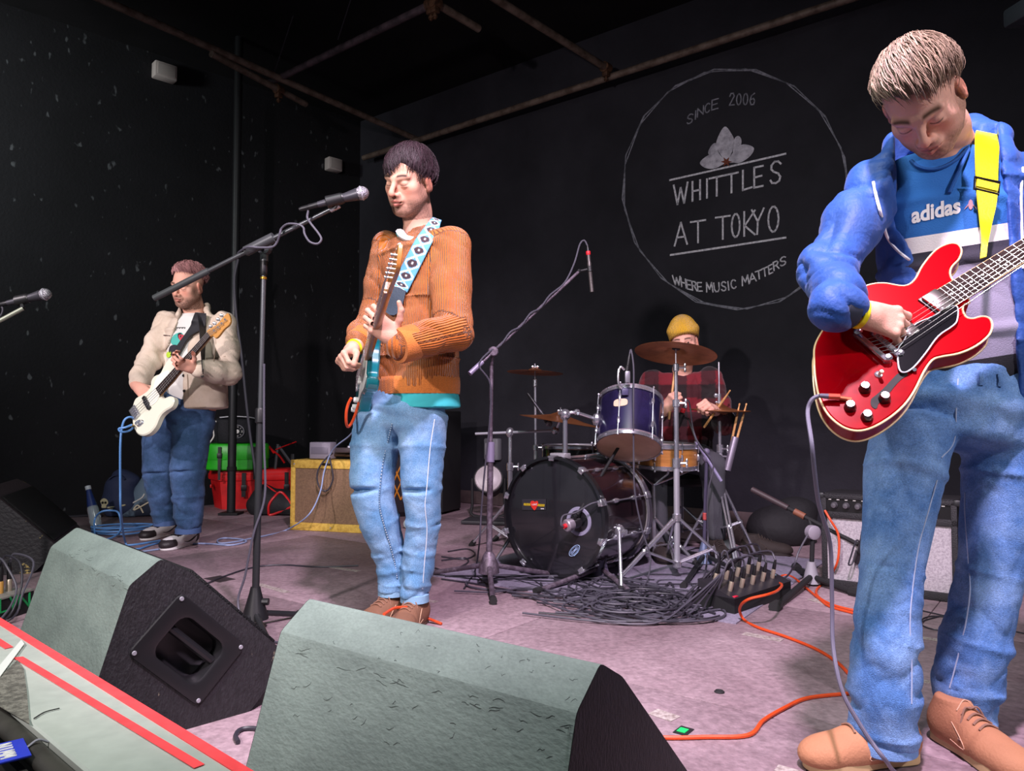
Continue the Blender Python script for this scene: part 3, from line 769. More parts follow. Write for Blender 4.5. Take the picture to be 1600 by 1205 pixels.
a = F(399, 985); tag(MB().box(a + Z3 * .0014, (.03, .03, .0014), AX).build('floor_tape', mat('green_tape', '#1fd166', 0.5)), 'small green tape scrap behind the left wedge', 'tape')
a = F(343, 905); tag(MB().box(a + Z3 * .001, (.14, .09, .001), AX).build('floor_tape', mat('dark_tape', '#3a3033', 0.6)), 'dark patch of tape left of the mic stand', 'tape')
a = F(1124, 1082); tag(MB().lathe([(.011, 0), (.015, .002), (.011, .006), (.008, .003)], a, Z3, 14).build('rubber_ring', M_rubber), 'small dark ring lying on the bare stage floor', 'ring')

# ================================================================== amplifiers, cases, bags at the back
M_tweed = mat('tweed_cover', '#d6b24f', 0.75, col2='#b8933a', scale=40, bump=.3, bscale=200)
M_cloth = mat('brown_grille_cloth', '#84694f', 0.85, col2='#6d5541', scale=90, bump=.4, bscale=300)
def axes(u): 
    u = Vector(u).normalized(); return (u, Z3.cross(u), Z3)
bl = F(453, 828); ax = axes((.955, -.296, 0)); ux, dy, _ = ax
Wd, Hd, Dd = .66, .50, .25
t = thing('guitar_amplifier', 'yellow tweed guitar amplifier with brown grille cloth behind the singer', 'amplifier', bl + ux * Wd / 2 + dy * Dd / 2)
def inb(x, y, z): return bl + ux * x + dy * y + Z3 * z
MB().box(inb(Wd / 2, Dd / 2 + .012, Hd / 2), (Wd, Dd - .024, Hd), ax, bev=.016).build('cabinet', M_tweed, t)
fr = MB(); 
for c, s_ in ((inb(Wd / 2, .008, Hd - .03), (Wd, .022, .06)), (inb(Wd / 2, .008, .028), (Wd, .022, .056)), (inb(.018, .008, Hd / 2), (.036, .022, Hd)), (inb(Wd - .018, .008, Hd / 2), (.036, .022, Hd))): fr.box(c, s_, ax, bev=.006)
fr.build('front_frame', M_tweed, t)
MB().box(inb(Wd / 2, .012, Hd / 2), (Wd - .06, .012, Hd - .10), ax).build('grille_cloth', M_cloth, t)
MB().box(inb(.29, -.005, Hd - .028), (.065, .006, .018), ax, bev=.002).build('name_plate', mat('plate_dark', '#3a3026', 0.4, .5), t)
MB().tube(cr([inb(.2, .12, Hd), inb(.22, .12, Hd + .03), inb(.42, .12, Hd + .03), inb(.44, .12, Hd)], 6), .012, 8).build('handle', mat('leather_dark', '#3c2a1c', 0.6), t)
for x in (.03, Wd / 2, Wd - .03):
    for z in (.028, Hd - .03): MB().lathe([(.006, 0), (.004, .003), (0, .004)], inb(x, -.004, z), -dy, 8).build('screw', M_steel, t)
cx = inb(.20, .10, Hd + .003)
t2 = thing('effects_box', 'plain grey box standing on the yellow tweed amplifier', 'box', cx)
MB().box(cx + Z3 * .062, (.17, .09, .12), ax, bev=.008).build('box_case', mat('grey_card', '#8d8794', 0.6), t2)
MB().box(cx + Z3 * .062 - dy * .046, (.14, .004, .05), ax, bev=.001).build('front_plate', mat('grey_card2', '#77727f', 0.5), t2)
cx = inb(.37, .12, Hd + .05)
t2 = thing('effects_pedal', 'small dark pedal with a loop of lead on the tweed amplifier', 'pedal', cx)
MB().box(cx + Z3 * .018, (.12, .08, .035), ax, bev=.006).build('pedal_case', mat('pedal_dark', '#4b4144', 0.5), t2)
MB().lathe([(.014, 0), (.012, .012), (0, .014)], cx + Z3 * .036 + ux * .03, Z3, 12).build('knob', M_steel, t2)
lp = [P(x, y, bl.y - .13) for x, y in ((520, 708), (508, 718), (497, 735), (496, 752), (502, 765), (512, 766), (520, 750), (519, 735), (515, 715))]
tag(MB().tube(cr(lp, 6), .006, 8).build('hanging_cable', M_cable), 'thin black lead looped over the front of the tweed amplifier', 'cable')

# grey silver amplifier, right
M_sgr = mat('silver_grille', '#b4adb2', 0.7, col2='#918a90', scale=120, bump=.3, bscale=300)
bl = F(1285, 916); ax = AX; ux, dy = U, -N; Wd, Hd, Dd = .56, .44, .26
t = thing('guitar_amplifier', 'black guitar amplifier with silver grille behind the man in blue jeans', 'amplifier', bl + ux * Wd / 2 + dy * Dd / 2)
MB().box(inb(Wd / 2, Dd / 2 + .02, Hd / 2 + .008), (Wd, Dd - .04, Hd - .016), ax, bev=.01).build('cabinet', mat('tolex_black', '#1d1c1f', 0.6, bump=.5, bscale=250), t)
fr = MB()
for c, s_ in ((inb(Wd / 2, .01, .02), (Wd, .024, .036)), (inb(.012, .01, Hd / 2), (.024, .024, Hd - .016)), (inb(Wd - .012, .01, Hd / 2), (.024, .024, Hd - .016)), (inb(Wd / 2, .01, Hd - .014), (Wd, .024, .022)), (inb(Wd / 2, .01, Hd - .10), (Wd, .024, .03))): fr.box(c, s_, ax, bev=.003)
fr.build('front_frame', mat('tolex_black', '#1d1c1f', 0.6), t)
MB().box(inb(Wd / 2, .014, .18), (Wd - .04, .01, .31), ax).build('grille_cloth', M_sgr, t)
cp = MB().box(inb(Wd / 2, .012, Hd - .055), (Wd - .03, .012, .062), ax).build('control_panel', mat('panel_black', '#121214', 0.3), t)
for i in range(9):
    q = inb(.06 + i * .052, .004, Hd - .055)
    MB().lathe([(.016, 0), (.0155, .006), (.012, .010), (.011, .02), (0, .021)], q, -dy, 14).build('knob', mat('knob_grey', '#6d6a70', 0.3, .6), t)
for i in range(14):
    MB().box(inb(.04 + i * .036, .004, Hd - .028), (.012, .002, .004), ax).build('panel_mark', M_white, t)
MB().box(inb(Wd / 2, Dd / 2, Hd + .012), (.2, .03, .014), ax, bev=.005).build('handle', M_rubber, t)
for x in (.04, Wd - .04):
    for y in (.05, Dd - .03): MB().lathe([(.016, 0), (.02, .008)], inb(x, y, 0), Z3, 10).build('foot', M_rubber, t)
for x in (.0, Wd): 
    for z in (.02, Hd - .012): MB().box(inb(x, .01, z), (.03, .03, .03), ax, bev=.008).build('corner_guard', M_blackm, t)

# tall black cabinet seen between and beside the singer's legs
bl = F(590, 800); ax = axes((.93, -.37, 0)); ux, dy, _ = ax; Wd, Hd, Dd = .62, .86, .35
t = thing('bass_cabinet', 'tall black speaker cabinet half hidden behind the singer', 'speaker', bl + ux * Wd / 2 + dy * Dd / 2)
MB().box(inb(Wd / 2, Dd / 2, Hd / 2 + .01), (Wd, Dd, Hd - .02), ax, bev=.012).build('cabinet', mat('cab_black', '#131215', 0.7), t)
MB().box(inb(Wd / 2, -.004, Hd / 2 + .01), (Wd - .06, .012, Hd - .08), ax, bev=.004).build('grille', mat('cab_grille', '#0d0d0f', 0.6, .3), t)
for x in (.05, Wd - .05): MB().lathe([(.02, 0), (.025, .012)], inb(x, .06, 0), Z3, 10).build('foot', M_rubber, t)
# woven orange bag before it
M_or = mat('orange_weave', '#d0821f', 0.7)
oc = P(624, 800, bl.y - .22); oc.z = 0.22
t = thing('woven_bag', 'dark bag with an orange lattice pattern between the singer\'s legs', 'bag', Vector((oc.x, oc.y, 0)))
MB().lathe([(.10, .0), (.13, .04), (.135, .4), (.12, .48), (.05, .52), (0, .53)], Vector((oc.x, oc.y, .0)), Z3, 20).build('bag_body', mat('bag_dark', '#221c22', 0.85), t)
for i in range(14):
    for sg in (1, -1):
        p = [];
        for k in range(9):
            a = i * math.pi / 7 + sg * k * .11; z = .14 + k * .034
            p.append(Vector((oc.x + .137 * math.cos(a), oc.y + .137 * math.sin(a), z)))
        MB().tube(p, .006, 5).build('lattice_cord', M_or, t)
# cable reel disc
q = F(638, 826); t = thing('foot_pedal', 'pale round end of a foot pedal between the brown shoes and cabinet', 'pedal', q)
MB().tube([q + Z3 * .03 + Vector((-.05, .5, .14)), q + Z3 * .035], .022, 10).build('pedal_bar', M_matte, t)
MB().lathe([(.03, 0), (.034, .004), (.034, .018), (.02, .024), (0, .024)], q + Z3 * .035, (0, -1, .1), 18).build('disc', mat('disc_grey', '#7d8a88', 0.4), t)

# red trunk, green drum case, round black bag
bl = F(343, 797); ax = axes((.96, -.04, 0)); ux = Vector((.975, .22, 0)).normalized(); dy = Vector((-.6, .8, 0)).normalized()
Wd, Dd, Hd = .72, .30, .345
t = thing('hardware_case', 'large red plastic trunk on the floor under the green case', 'case', bl + ux * .36 + dy * .15)
def quad(z, e): return [bl + ux * (0 - e) - dy * e + Z3 * z, bl + ux * (Wd + e) - dy * e + Z3 * z, bl + ux * (Wd + e) + dy * (Dd + e) + Z3 * z, bl - ux * e + dy * (Dd + e) + Z3 * z]
def hull(mb, rings):
    vs = [p for r in rings for p in r]; k = len(rings[0]); fs = [tuple(range(k - 1, -1, -1)), tuple((len(rings) - 1) * k + i for i in range(k))]
    for j in range(len(rings) - 1):
        for i in range(k): fs.append((j * k + i, j * k + (i + 1) % k, (j + 1) * k + (i + 1) % k, (j + 1) * k + i))
    return mb.add(vs, fs)
hull(MB(), [quad(0, -.03), quad(.25, .0)]).build('case_body', M_red, t)
hull(MB(), [quad(.25, .012), quad(.262, .016), quad(.30, .016), quad(.31, .008), quad(.333, .008), quad(Hd, -.004)]).build('lid', M_red, t)
for x in (.19, .55):
    q = bl + ux * x - dy * .022
    mb = MB(); mb.box(q + Z3 * .215, (.034, .012, .21), axes(ux)); mb.box(q + Z3 * .19 - dy * .006, (.05, .016, .05), axes(ux), bev=.005)
    mb.build('strap', M_black, t)
for x in (-.0,):
    q = bl + dy * .15 - ux * .03; MB().box(q + Z3 * .2, (.012, .09, .03), axes(ux), bev=.004).build('handle', M_red, t)
gc = bl + ux * .165 + dy * .1 + Z3 * Hd
def sup(c, rx, ry, z, n=32, e=2.6):
    out = []
    for i in range(n):
        a = 2 * math.pi * i / n; ca, sa = math.cos(a), math.sin(a)
        out.append(c + ux * (rx * math.copysign(abs(ca) ** (2 / e), ca)) + Vector((-ux.y, ux.x, 0)) * (ry * math.copysign(abs(sa) ** (2 / e), sa)) + Z3 * z)
    return out
t = thing('drum_case', 'bright green plastic drum case with black straps on the red trunk', 'case', gc)
hull(MB(), [sup(gc, .255, .155, .001), sup(gc, .27, .165, .012), sup(gc, .268, .163, .095)]).build('case_body', M_green, t)
hull(MB(), [sup(gc, .274, .169, .093), sup(gc, .276, .171, .10), sup(gc, .272, .168, .21), sup(gc, .262, .158, .226), sup(gc, .24, .138, .232)]).build('lid', M_green, t)
for x in (-.12, .17):
    q = gc + ux * x - Vector((-ux.y, ux.x, 0)) * .172
    mb = MB(); mb.box(q + Z3 * .11, (.026, .010, .19), axes(ux)); mb.box(q + Z3 * .13, (.04, .018, .045), axes(ux), bev=.004); mb.box(q - Z3 * .02, (.02, .006, .12), axes(ux))
    mb.build('strap', M_black, t)
q = gc - ux * .262 - Vector((-ux.y, ux.x, 0)) * .09; MB().tube(cr([q + Z3 * .13, q - ux * .03 + Z3 * .12, q - ux * .04 + Z3 * .06, q - ux * .02 + Z3 * .02], 5), .008, 6).build('handle', M_black, t)
bc = gc + Z3 * .238 - ux * .01
t = thing('cymbal_bag', 'round black padded drum bag with a white ring badge on top of the green case', 'bag', bc)
mb = MB(); hull(mb, [sup(bc, .17, .13, 0, e=2.2), sup(bc, .195, .145, .03, e=2.2), sup(bc, .2, .148, .12, e=2.2), sup(bc, .185, .14, .2, e=2.2), sup(bc, .14, .1, .225, e=2.2)]); mb.build('bag_body', mat('bag_navy', '#16171d', 0.8, bump=.4, bscale=50), t)
fn = -Vector((-ux.y, ux.x, 0)); q = bc + fn * .149 + Z3 * .1 + ux * .03
mb = MB(); mb.lathe([(.052, 0), (.058, .004), (.052, .007)], q, fn, 28, cap=False); 
mb.build('badge_ring', mat('badge_grey', '#8b8b92', 0.6), t)
mb = MB()
for i, ch in enumerate('TOKRTOKR'):
    a = -i * math.pi / 4 + math.pi / 2; rd = ux * math.cos(a) + Z3 * math.sin(a); td = ux * math.sin(a) - Z3 * math.cos(a)
    for ln in GL['I' if i % 2 else 'H']:
        p = [q + fn * .006 + rd * (.032 + y * .014) + td * ((x - .5) * .012) for x, y in ln]
        for u_, v_ in zip(p[:-1], p[1:]): mb.tube([u_, v_], .0016, 5)
mb.lathe([(.014, .002), (.017, .006), (.010, .008)], q, fn, 14)
mb.build('badge_print', M_white, t)
MB().tube(cr([bc + fn * .13 - ux * .15 + Z3 * .19, bc + fn * .17 - ux * .165 + Z3 * .13, bc + fn * .17 - ux * .16 + Z3 * .06, bc + fn * .18 - ux * .19 + Z3 * .005], 6), .006, 6).build('zip_pull', M_white, t)
MB().tube(cr([bc + fn * .13 - ux * .12 + Z3 * .222, bc + fn * .15 + Z3 * .232, bc + fn * .12 + ux * .14 + Z3 * .222, bc + fn * .05 + ux * .19 + Z3 * .2], 6), .005, 6).build('piping', mat('piping_white', '#c9c9cf', .6), t)
# red strap bundle on the far end of the trunk
rc = bl + ux * .50 + dy * .12 + Z3 * Hd
t = thing('folding_stool', 'folded black stool with red straps standing on the red trunk', 'stool', rc)
mb = MB(); mb.tube(cr([rc + Z3 * .18 - ux * .05, rc + Z3 * .12 + ux * .03, rc + Z3 * .05 + ux * .08], 4), .03, 8, flat=.3); mb.tube(cr([rc + Z3 * .17, rc + Z3 * .21 + ux * .1, rc + Z3 * .24 + ux * .18], 4), .022, 8, flat=.3); mb.tube([rc + Z3 * .2 - ux * .06, rc + Z3 * .14 - ux * .01], .03, 8, flat=.4)
mb.build('strap', M_red, t)
mb = MB(); mb.tube([rc, rc + Z3 * .22 + ux * .02], .014, 8); mb.tube([rc + ux * .17 + Z3 * .0, rc + ux * .03 + Z3 * .2], .014, 8); mb.tube([rc + ux * .15, rc + ux * .15 + Z3 * .13], .018, 8); mb.build('stool_leg', mat('stool_grey', '#4a4a4e', .5, .5), t)

def blob(name, label, cat, pts_rad, h, m, k=.04, seed=1, amp=.01, freq=25, cut=True):
    lo = np.min([np.array(p) - np.array(r) for p, r, *_ in pts_rad], 0) - .06; hi = np.max([np.array(p) + np.array(r) for p, r, *_ in pts_rad], 0) + .06
    s = SDF(lo, hi, h)
    for p, r, *M in pts_rad: s.ell(p, r, M[0] if M else None, k)
    if cut: s.half((0, 0, 0.003), (0, 0, -1))
    V, Q = s.poly(); n = v_normals(V, Q); V = V + n * (folds(V, seed, (.4, .3, 1), freq) * amp)[:, None]; V[:, 2] = np.maximum(V[:, 2], .002)
    c = Vector(((V[:, 0].min() + V[:, 0].max()) / 2, (V[:, 1].min() + V[:, 1].max()) / 2, V[:, 2].min()))
    if label:
        t = thing(name, label, cat, c); o = link('bag_body', np_mesh('bag_body', V, Q, c), m, t); return t, o
    return V, Q
# black holdall with red piping in front of the trunk
q = F(424, 806)
t, o = blob('holdall', 'black holdall with curved red piping beside the yellow amplifier', 'bag', [((q.x, q.y + .1, .08), (.24, .13, .13)), ((q.x - .1, q.y + .1, .16), (.09, .1, .09)), ((q.x + .14, q.y + .08, .06), (.12, .12, .10))], .012, mat('holdall_black', '#17171a', .75, bump=.3, bscale=40), seed=3, amp=.012)
b = bvh(o)
MB().tube(cr([hit(b, x, y, .004) for x, y in ((453, 765), (440, 770), (428, 778), (421, 788), (420, 798), (424, 804), (430, 805))], 5), .010, 7).build('piping', M_red, t)
MB().tube(cr([hit(b, x, y, .004) for x, y in ((400, 763), (412, 757), (425, 753), (431, 752))], 5), .007, 7).build('piping', M_red, t)
# two backpacks
q = F(180, 809)
t, o = blob('backpack', 'navy backpack with a pale skull patch slumped against the left wall', 'backpack', [((q.x - .02, q.y + .12, .17), (.13, .11, .21)), ((q.x, q.y + .07, .10), (.15, .1, .13)), ((q.x + .03, q.y + .12, .29), (.10, .08, .06))], .011, mat('pack_navy', '#2d3655', .75, bump=.3, bscale=50), seed=5, amp=.010)
b = bvh(o)
M_skull = mat('skull_print', '#d8cfa8', .7)
def decal(name, px, m, parent, bv, lift=.003, thick=.002, sub=4):
    p = cr([hit(bv, x, y, lift) for x, y in px], sub, True); c = sum(p, Vector()) / len(p)
    n = (c - EYE).normalized() * -1
    vs = p + [c]; k = len(p); mb = MB(); mb.add(vs + [v - n * thick for v in vs], [(i, (i + 1) % k, k) for i in range(k)] + [(k + 1 + (i + 1) % k, k + 1 + i, 2 * k + 1) for i in range(k)] + [(i, k + 1 + i, k + 1 + (i + 1) % k, (i + 1) % k) for i in range(k)])
    return mb.build(name, m, parent)
decal('skull_patch', [(158, 783), (163, 779), (168, 781), (170, 786), (167, 790), (167, 793), (160, 793), (160, 789)], M_skull, t, b, .006)
for x, y in ((161.5, 785.5), (166, 785.5)): MB().ball(hit(b, x, y, .0075), .010, 8).build('skull_eye', M_matte, t)
MB().tube([hit(b, 157, 793, .006), hit(b, 169, 797, .006)], .006, 6).build('skull_bone', M_skull, t); MB().tube([hit(b, 169, 793, .006), hit(b, 158, 797, .006)], .006, 6).build('skull_bone', M_skull, t)
MB().tube(cr([hit(b, x, y, .012) for x, y in ((172, 750), (180, 744), (190, 744), (196, 750))], 5), .012, 7, flat=.5).build('grab_handle', mat('pack_navy', '#2d3655', .75), t)
q = F(217, 808)
t, o = blob('backpack', 'grey-blue backpack with white piping leaning beside the navy one', 'backpack', [((q.x + .02, q.y + .1, .12), (.16, .12, .15)), ((q.x + .05, q.y + .12, .24), (.11, .09, .11)), ((q.x - .08, q.y + .06, .05), (.1, .1, .09))], .011, mat('pack_blue', '#6a8093', .7, col2='#2a3346', scale=5, mix=(.45, .55)), seed=8, amp=.008)
b = bvh(o)
MB().tube(cr([hit(b, x, y, .004) for x, y in ((190, 795), (200, 790), (212, 784), (222, 778), (226, 772))], 4), .006, 6).build('piping', M_white, t)
MB().tube(cr([hit(b, x, y, .004) for x, y in ((207, 809), (210, 797), (214, 790), (219, 792), (224, 801))], 4), .006, 6).build('piping', mat('piping_cream', '#e8dcc0', .6), t)
# drinks bottle
q = F(152, 827)
t = thing('water_bottle', 'clear plastic bottle with dark blue upper part leaning near the blue cable', 'bottle', q)
up = (P(139, 768, q.y + .05) - q); up.normalize()
MB().lathe([(.0, 0), (.036, .002), (.038, .02), (.038, .15), (.034, .17)], q, up, 18).build('bottle_base', mat('bottle_clear', '#b7c6cf', .15, trans=.6), t)
MB().lathe([(.034, .168), (.03, .2), (.02, .27), (.016, .3)], q, up, 18).build('bottle_neck', mat('bottle_blue', '#1f2f63', .3), t)
MB().lathe([(.018, .298), (.02, .302), (.02, .326), (0, .328)], q, up, 14).build('cap', mat('bottle_cap', '#aeb6bd', .5), t)

# wall socket, round floor lamp, flat mat by the back wall
q = W(770, 702, .035); t = thing('wall_socket', 'grey weatherproof socket box on the back wall left of the drums', 'socket', q)
MB().box(q, (.165, .07, .2), AX, bev=.015).build('socket_body', mat('socket_grey', '#76757b', .5), t)
MB().box(q + N * .037 - Z3 * .0, (.11, .012, .12), AX, bev=.01).build('socket_lid', mat('socket_white', '#b3b1b6', .4), t)
MB().box(q + N * .044 - Z3 * .085, (.05, .02, .03), AX, bev=.004).build('latch', mat('socket_grey', '#76757b', .5), t)
MB().tube([q - Z3 * .1 + N * .0, q - Z3 * .16, q - Z3 * .17 - N * .02], .012, 8).build('gland', M_black, t)
q = P(763, 748, 6.0); t = thing('floor_lamp', 'black lamp housing with a round ribbed lens lying left of the kick drum', 'lamp', Vector((q.x, q.y, 0)))
nd = Vector((-.05, -1, .35)).normalized()
MB().lathe([(.04, -.30), (.09, -.27), (.115, -.05), (.12, .0), (.112, .004)], q, nd, 28).build('lamp_housing', M_matte, t)
lens = MB().lathe([(.112, .0), (.105, .012), (.06, .024), (0, .028)], q, nd, 28).build('lens', mat('lens_grey', '#a39a9d', .35), t)
for i in range(5): MB().lathe([(.018 + i * .02, .026 - i * .0035), (.022 + i * .02, .030 - i * .0035), (.026 + i * .02, .0245 - i * .0035)], q, nd, 28, cap=False).build('lens_ring', mat('lens_grey2', '#c2b9bb', .3), t)
mb = MB(); mb.tube(cr([q + Vector((-.13, .02, .0)), q + Vector((-.13, .04, -.2)), Vector((q.x - .12, q.y + .04, .012)), Vector((q.x + .12, q.y + .04, .012)), q + Vector((.13, .04, -.2)), q + Vector((.13, .02, 0))], 5), .012, 6); mb.build('yoke', M_matte, t)
q = F(768, 818); tag(MB().box(q + Z3 * .018, (.42, .24, .03), axes((.97, -.22, 0)), bev=.012).build('foot_mat', mat('foot_mat', '#2d2b30', .6)), 'flat black slab on the floor behind the overhead mic stand', 'slab')

# ================================================================== microphones and stands
M_grille = mat('mic_grille', '#a9a6ab', .4, .7, col2='#77747c', scale=180, mix=(.45, .55), bump=.6, bscale=260)
M_micb = mat('mic_body', '#3f3e44', .4, .4)
def mic(label, ball, d, group=None, k=1.0):
    ball = Vector(ball); d = Vector(d).normalized(); t = thing('microphone', label, 'microphone', ball - d * .09)
    MB().ball(ball, (.0255 * k, .0255 * k, .027 * k), 18, ax=frame(d)).build('grille', M_grille, t)
    MB().lathe([(.0262 * k, -.003), (.0275 * k, 0), (.0262 * k, .003)], ball, d, 20).build('grille_band', M_steel, t)
    MB().lathe([(.011 * k, -.165), (.0115 * k, -.16), (.017 * k, -.06), (.022 * k, -.024), (.024 * k, -.015)], ball, d, 18).build('body', M_micb, t)
    MB().lathe([(.0165 * k, -.08), (.019 * k, -.076), (.0195 * k, -.072), (.018 * k, -.068)], ball, d, 18).build('body_ring', M_black, t)
    MB().lathe([(.006, -.235), (.009, -.225), (.0095, -.20), (.0105, -.198), (.0105, -.163)], ball, d, 12).build('connector', M_black, t)
    return t
def clip(parent, a, d, r=.019):
    MB().lathe([(r + .003, -.03), (r + .005, -.028), (r + .005, .028), (r + .003, .03)], a, d, 14).build('mic_clip', M_black, parent)
# tall stand in front of the singer
base = F(398, 982); top = P(413, 392, base.y - .03)
t = thing('microphone_stand', 'tall black boom mic stand in front of the singer', 'stand', Vector((base.x, base.y, 0)))
def lp(z): return base.lerp(top, (z - 0) / top.z)
MB().tube([lp(.10), lp(.79)], .0135, 14).build('lower_pole', M_blackm, t)
MB().tube([lp(.8), lp(top.z - .02)], .0095, 12).build('upper_pole', mat('pole_grey', '#55585a', .35, .6), t)
MB().lathe([(.014, 0), (.019, .004), (.019, .05), (.016, .058)], lp(.775), top - base, 14).build('clutch', M_black, t)
MB().lathe([(.011, 0), (.0125, .002), (.0125, .008), (.011, .010)], lp(top.z - .11), top - base, 14).build('brass_ring', M_gold, t)
MB().lathe([(.012, 0), (.014, .004), (.014, .06), (.012, .064)], lp(top.z - .095), top - base, 14).build('neck_sleeve', M_black, t)
mb = MB().lathe([(.05, 0), (.045, .02), (.022, .10), (.018, .12)], lp(.035), Z3, 18); mb.cyl(lp(.10) + Vector((.02, 0, 0)), lp(.10) + Vector((.05, 0, 0)), .013, 10); mb.build('hub', M_black, t)
for fx, fy in ((465, 960), (350, 1000), (432, 1032)):
    ft = F(fx, fy, .012); lg = MB().tube([lp(.06), ft], .011, 10).build('leg', M_blackm, t)
    MB().tube([ft, ft + (ft - lp(.06)).normalized() * .05], .016, 10).build('rubber_foot', M_rubber, lg)
bm0 = P(241, 466, 2.80); bm1 = P(523, 324, 2.71); bd = (bm1 - bm0).normalized()
MB().tube([bm0 + bd * .2, bm1], .0085, 12).build('boom', mat('pole_grey', '#55585a', .35, .6), t)
MB().tube([bm0, bm0 + bd * .24], .0125, 12).build('counterweight', mat('weight_grey', '#4b4e4f', .45, .3), t)
pv = P(413, 386, 2.76)
mb = MB().lathe([(.026, -.016), (.028, -.012), (.028, .012), (.026, .016)], top + Z3 * .012, Vector((0, -1, 0)), 18); mb.cyl(lp(top.z - .04), top + Z3 * .0, .016, 12); mb.build('pivot', mat('pivot_grey', '#4a4c4e', .4, .3), t)
MB().tube([P(384, 393, 2.755), P(428, 371, 2.74)], .0195, 12).build('boom_clamp', mat('pivot_grey', '#4a4c4e', .4, .3), t)
mb = MB()
for i in range(4): a = i * math.pi / 2 + .4; mb.box(top + Z3 * .012 + Vector((math.cos(a) * .009, -.022, math.sin(a) * .009)), (.007, .012, .007), bev=.002)
mb.cyl(top + Z3 * .012 - Vector((0, .014, 0)), top + Z3 * .012 - Vector((0, .026, 0)), .008, 10); mb.build('wing_nut', M_black, t)
MB().lathe([(.011, -.02), (.012, -.018), (.012, .018), (.011, .02)], bm1, bd, 12).build('thread_ring', M_steel, t)
ball = P(565, 302, 2.70); tail = P(500, 319, 2.69); md = (ball - tail).normalized()
m_main = mic('microphone with silver ball grille in front of the singer\'s face', ball, md)
mb = MB(); cc = ball - md * .105; mb.lathe([(.019, -.028), (.023, -.026), (.021, .03), (.019, .032)], cc, md, 14); mb.tube([cc - Z3 * .02, bm1 + bd * .005], .010, 8); mb.build('mic_clip', M_black, t)
cab = [ball - md * .235, P(481, 327, 2.69), P(480, 340, 2.69), P(486, 350, 2.68), P(497, 364, 2.68), P(502, 374, 2.68), P(496, 381, 2.68), P(484, 378, 2.68), P(476, 366, 2.69), P(474, 356, 2.69), P(466, 351, 2.69), P(450, 350, 2.70), P(440, 357, 2.71), P(437, 366, 2.71), P(433, 378, 2.72), P(425, 386, 2.72), P(405, 387, 2.72), P(388, 386, 2.72), P(378, 391, 2.74), P(372, 396, 2.78), P(371, 402, 2.86)]
tag(MB().tube(cr(cab, 6), .0042, 8).build('microphone_cable', M_cableg), 'grey mic cable curling round the boom before the singer', 'cable')
cab = [lp(1.0) + Vector((.015, -.015, 0)), lp(.9) + Vector((.016, -.012, 0)), lp(.7) + Vector((.022, -.014, 0)), lp(.5) + Vector((.03, -.014, 0)), lp(.36) + Vector((-.005, -.024, 0)), lp(.2) + Vector((-.035, -.02, 0)), lp(.1) + Vector((-.055, -.03, 0)), F(390, 990, .006), F(440, 1004, .006), F(460, 985, .006)]
tag(MB().tube(cr(cab, 7), .0045, 8).build('microphone_cable', M_cableg), 'grey cable running down the tall mic stand to its feet', 'cable')
# microphone entering at the left edge
ball = P(70, 460, 3.2); md = (ball - P(10, 474, 3.2)).normalized(); mic('microphone with dull grille entering at the left edge', ball, md)
b0 = P(36, 482, 3.19); b1 = P(-60, 533, 3.1); bs = Vector((b1.x, b1.y, 0))
t = thing('microphone_stand', 'mic stand mostly outside the left edge, its boom tip showing', 'stand', bs)
MB().tube([b0, b1 + (b1 - b0) * .2], .009, 10).build('boom', mat('boom_pale', '#8d9282', .4, .5), t)
MB().tube([bs + Z3 * .02, b1], .012, 10).build('pole', M_blackm, t)
MB().lathe([(.14, 0), (.14, .012), (.03, .03), (.016, .05)], bs, Z3, 24).build('round_base', M_blackm, t)
mb = MB(); cc = ball - md * .1; mb.lathe([(.019, -.026), (.023, -.024), (.021, .026), (.019, .028)], cc, md, 14); mb.tube([cc - Z3 * .018, b0], .009, 8); mb.build('mic_clip', M_black, t)
tag(MB().tube(cr([ball - md * .23, P(3, 480, 3.2), P(2, 492, 3.18), P(-12, 506, 3.15)], 6), .004, 6).build('microphone_cable', M_cable), 'black cable leaving the mic at the left edge', 'cable')

def legs3(parent, hub, low, feet, r=.010, m=None, double=True, foot=.016):
    # braced folding legs: hub = upper collar, low = lower collar
    m = m or M_chrome
    for f in feet:
        f = Vector(f); lg = MB(); dirv = (f - hub).normalized(); side = dirv.cross(Z3).normalized() * (.011 if double else 0)
        mid = hub.lerp(f, .55)
        if double:
            for sg in (-1, 1): lg.tube([hub + side * sg, f + side * sg * .6], r * .62, 8)
            for sg in (-1, 1): lg.tube([low + side * sg, mid + side * sg], r * .55, 8)
        else:
            lg.tube([hub, f], r, 10); lg.tube([low, mid], r * .7, 8)
        lg.ball(mid, r * 1.3, 8)
        o = lg.build('leg', m, parent)
        MB().tube([f - dirv * .02, f + dirv * .02 + Z3 * .0], foot, 10).build('rubber_foot', M_rubber, o)
def collar(parent, c, ax_, r, h=.035, m=None, wing=None):
    mb = MB().lathe([(r * 1.0, -h / 2), (r * 1.35, -h / 2 + .004), (r * 1.35, h / 2 - .004), (r, h / 2)], c, ax_, 14)
    if wing is not None:
        wv = Vector(wing).normalized(); mb.cyl(Vector(c) + wv * r, Vector(c) + wv * (r + .03), .006, 8); q = Vector(c) + wv * (r + .034)
        mb.ball(q + Z3 * .012, (.007, .007, .014), 8); mb.ball(q - Z3 * .012, (.007, .007, .014), 8)
    mb.build('clamp', m or M_chrome, parent)
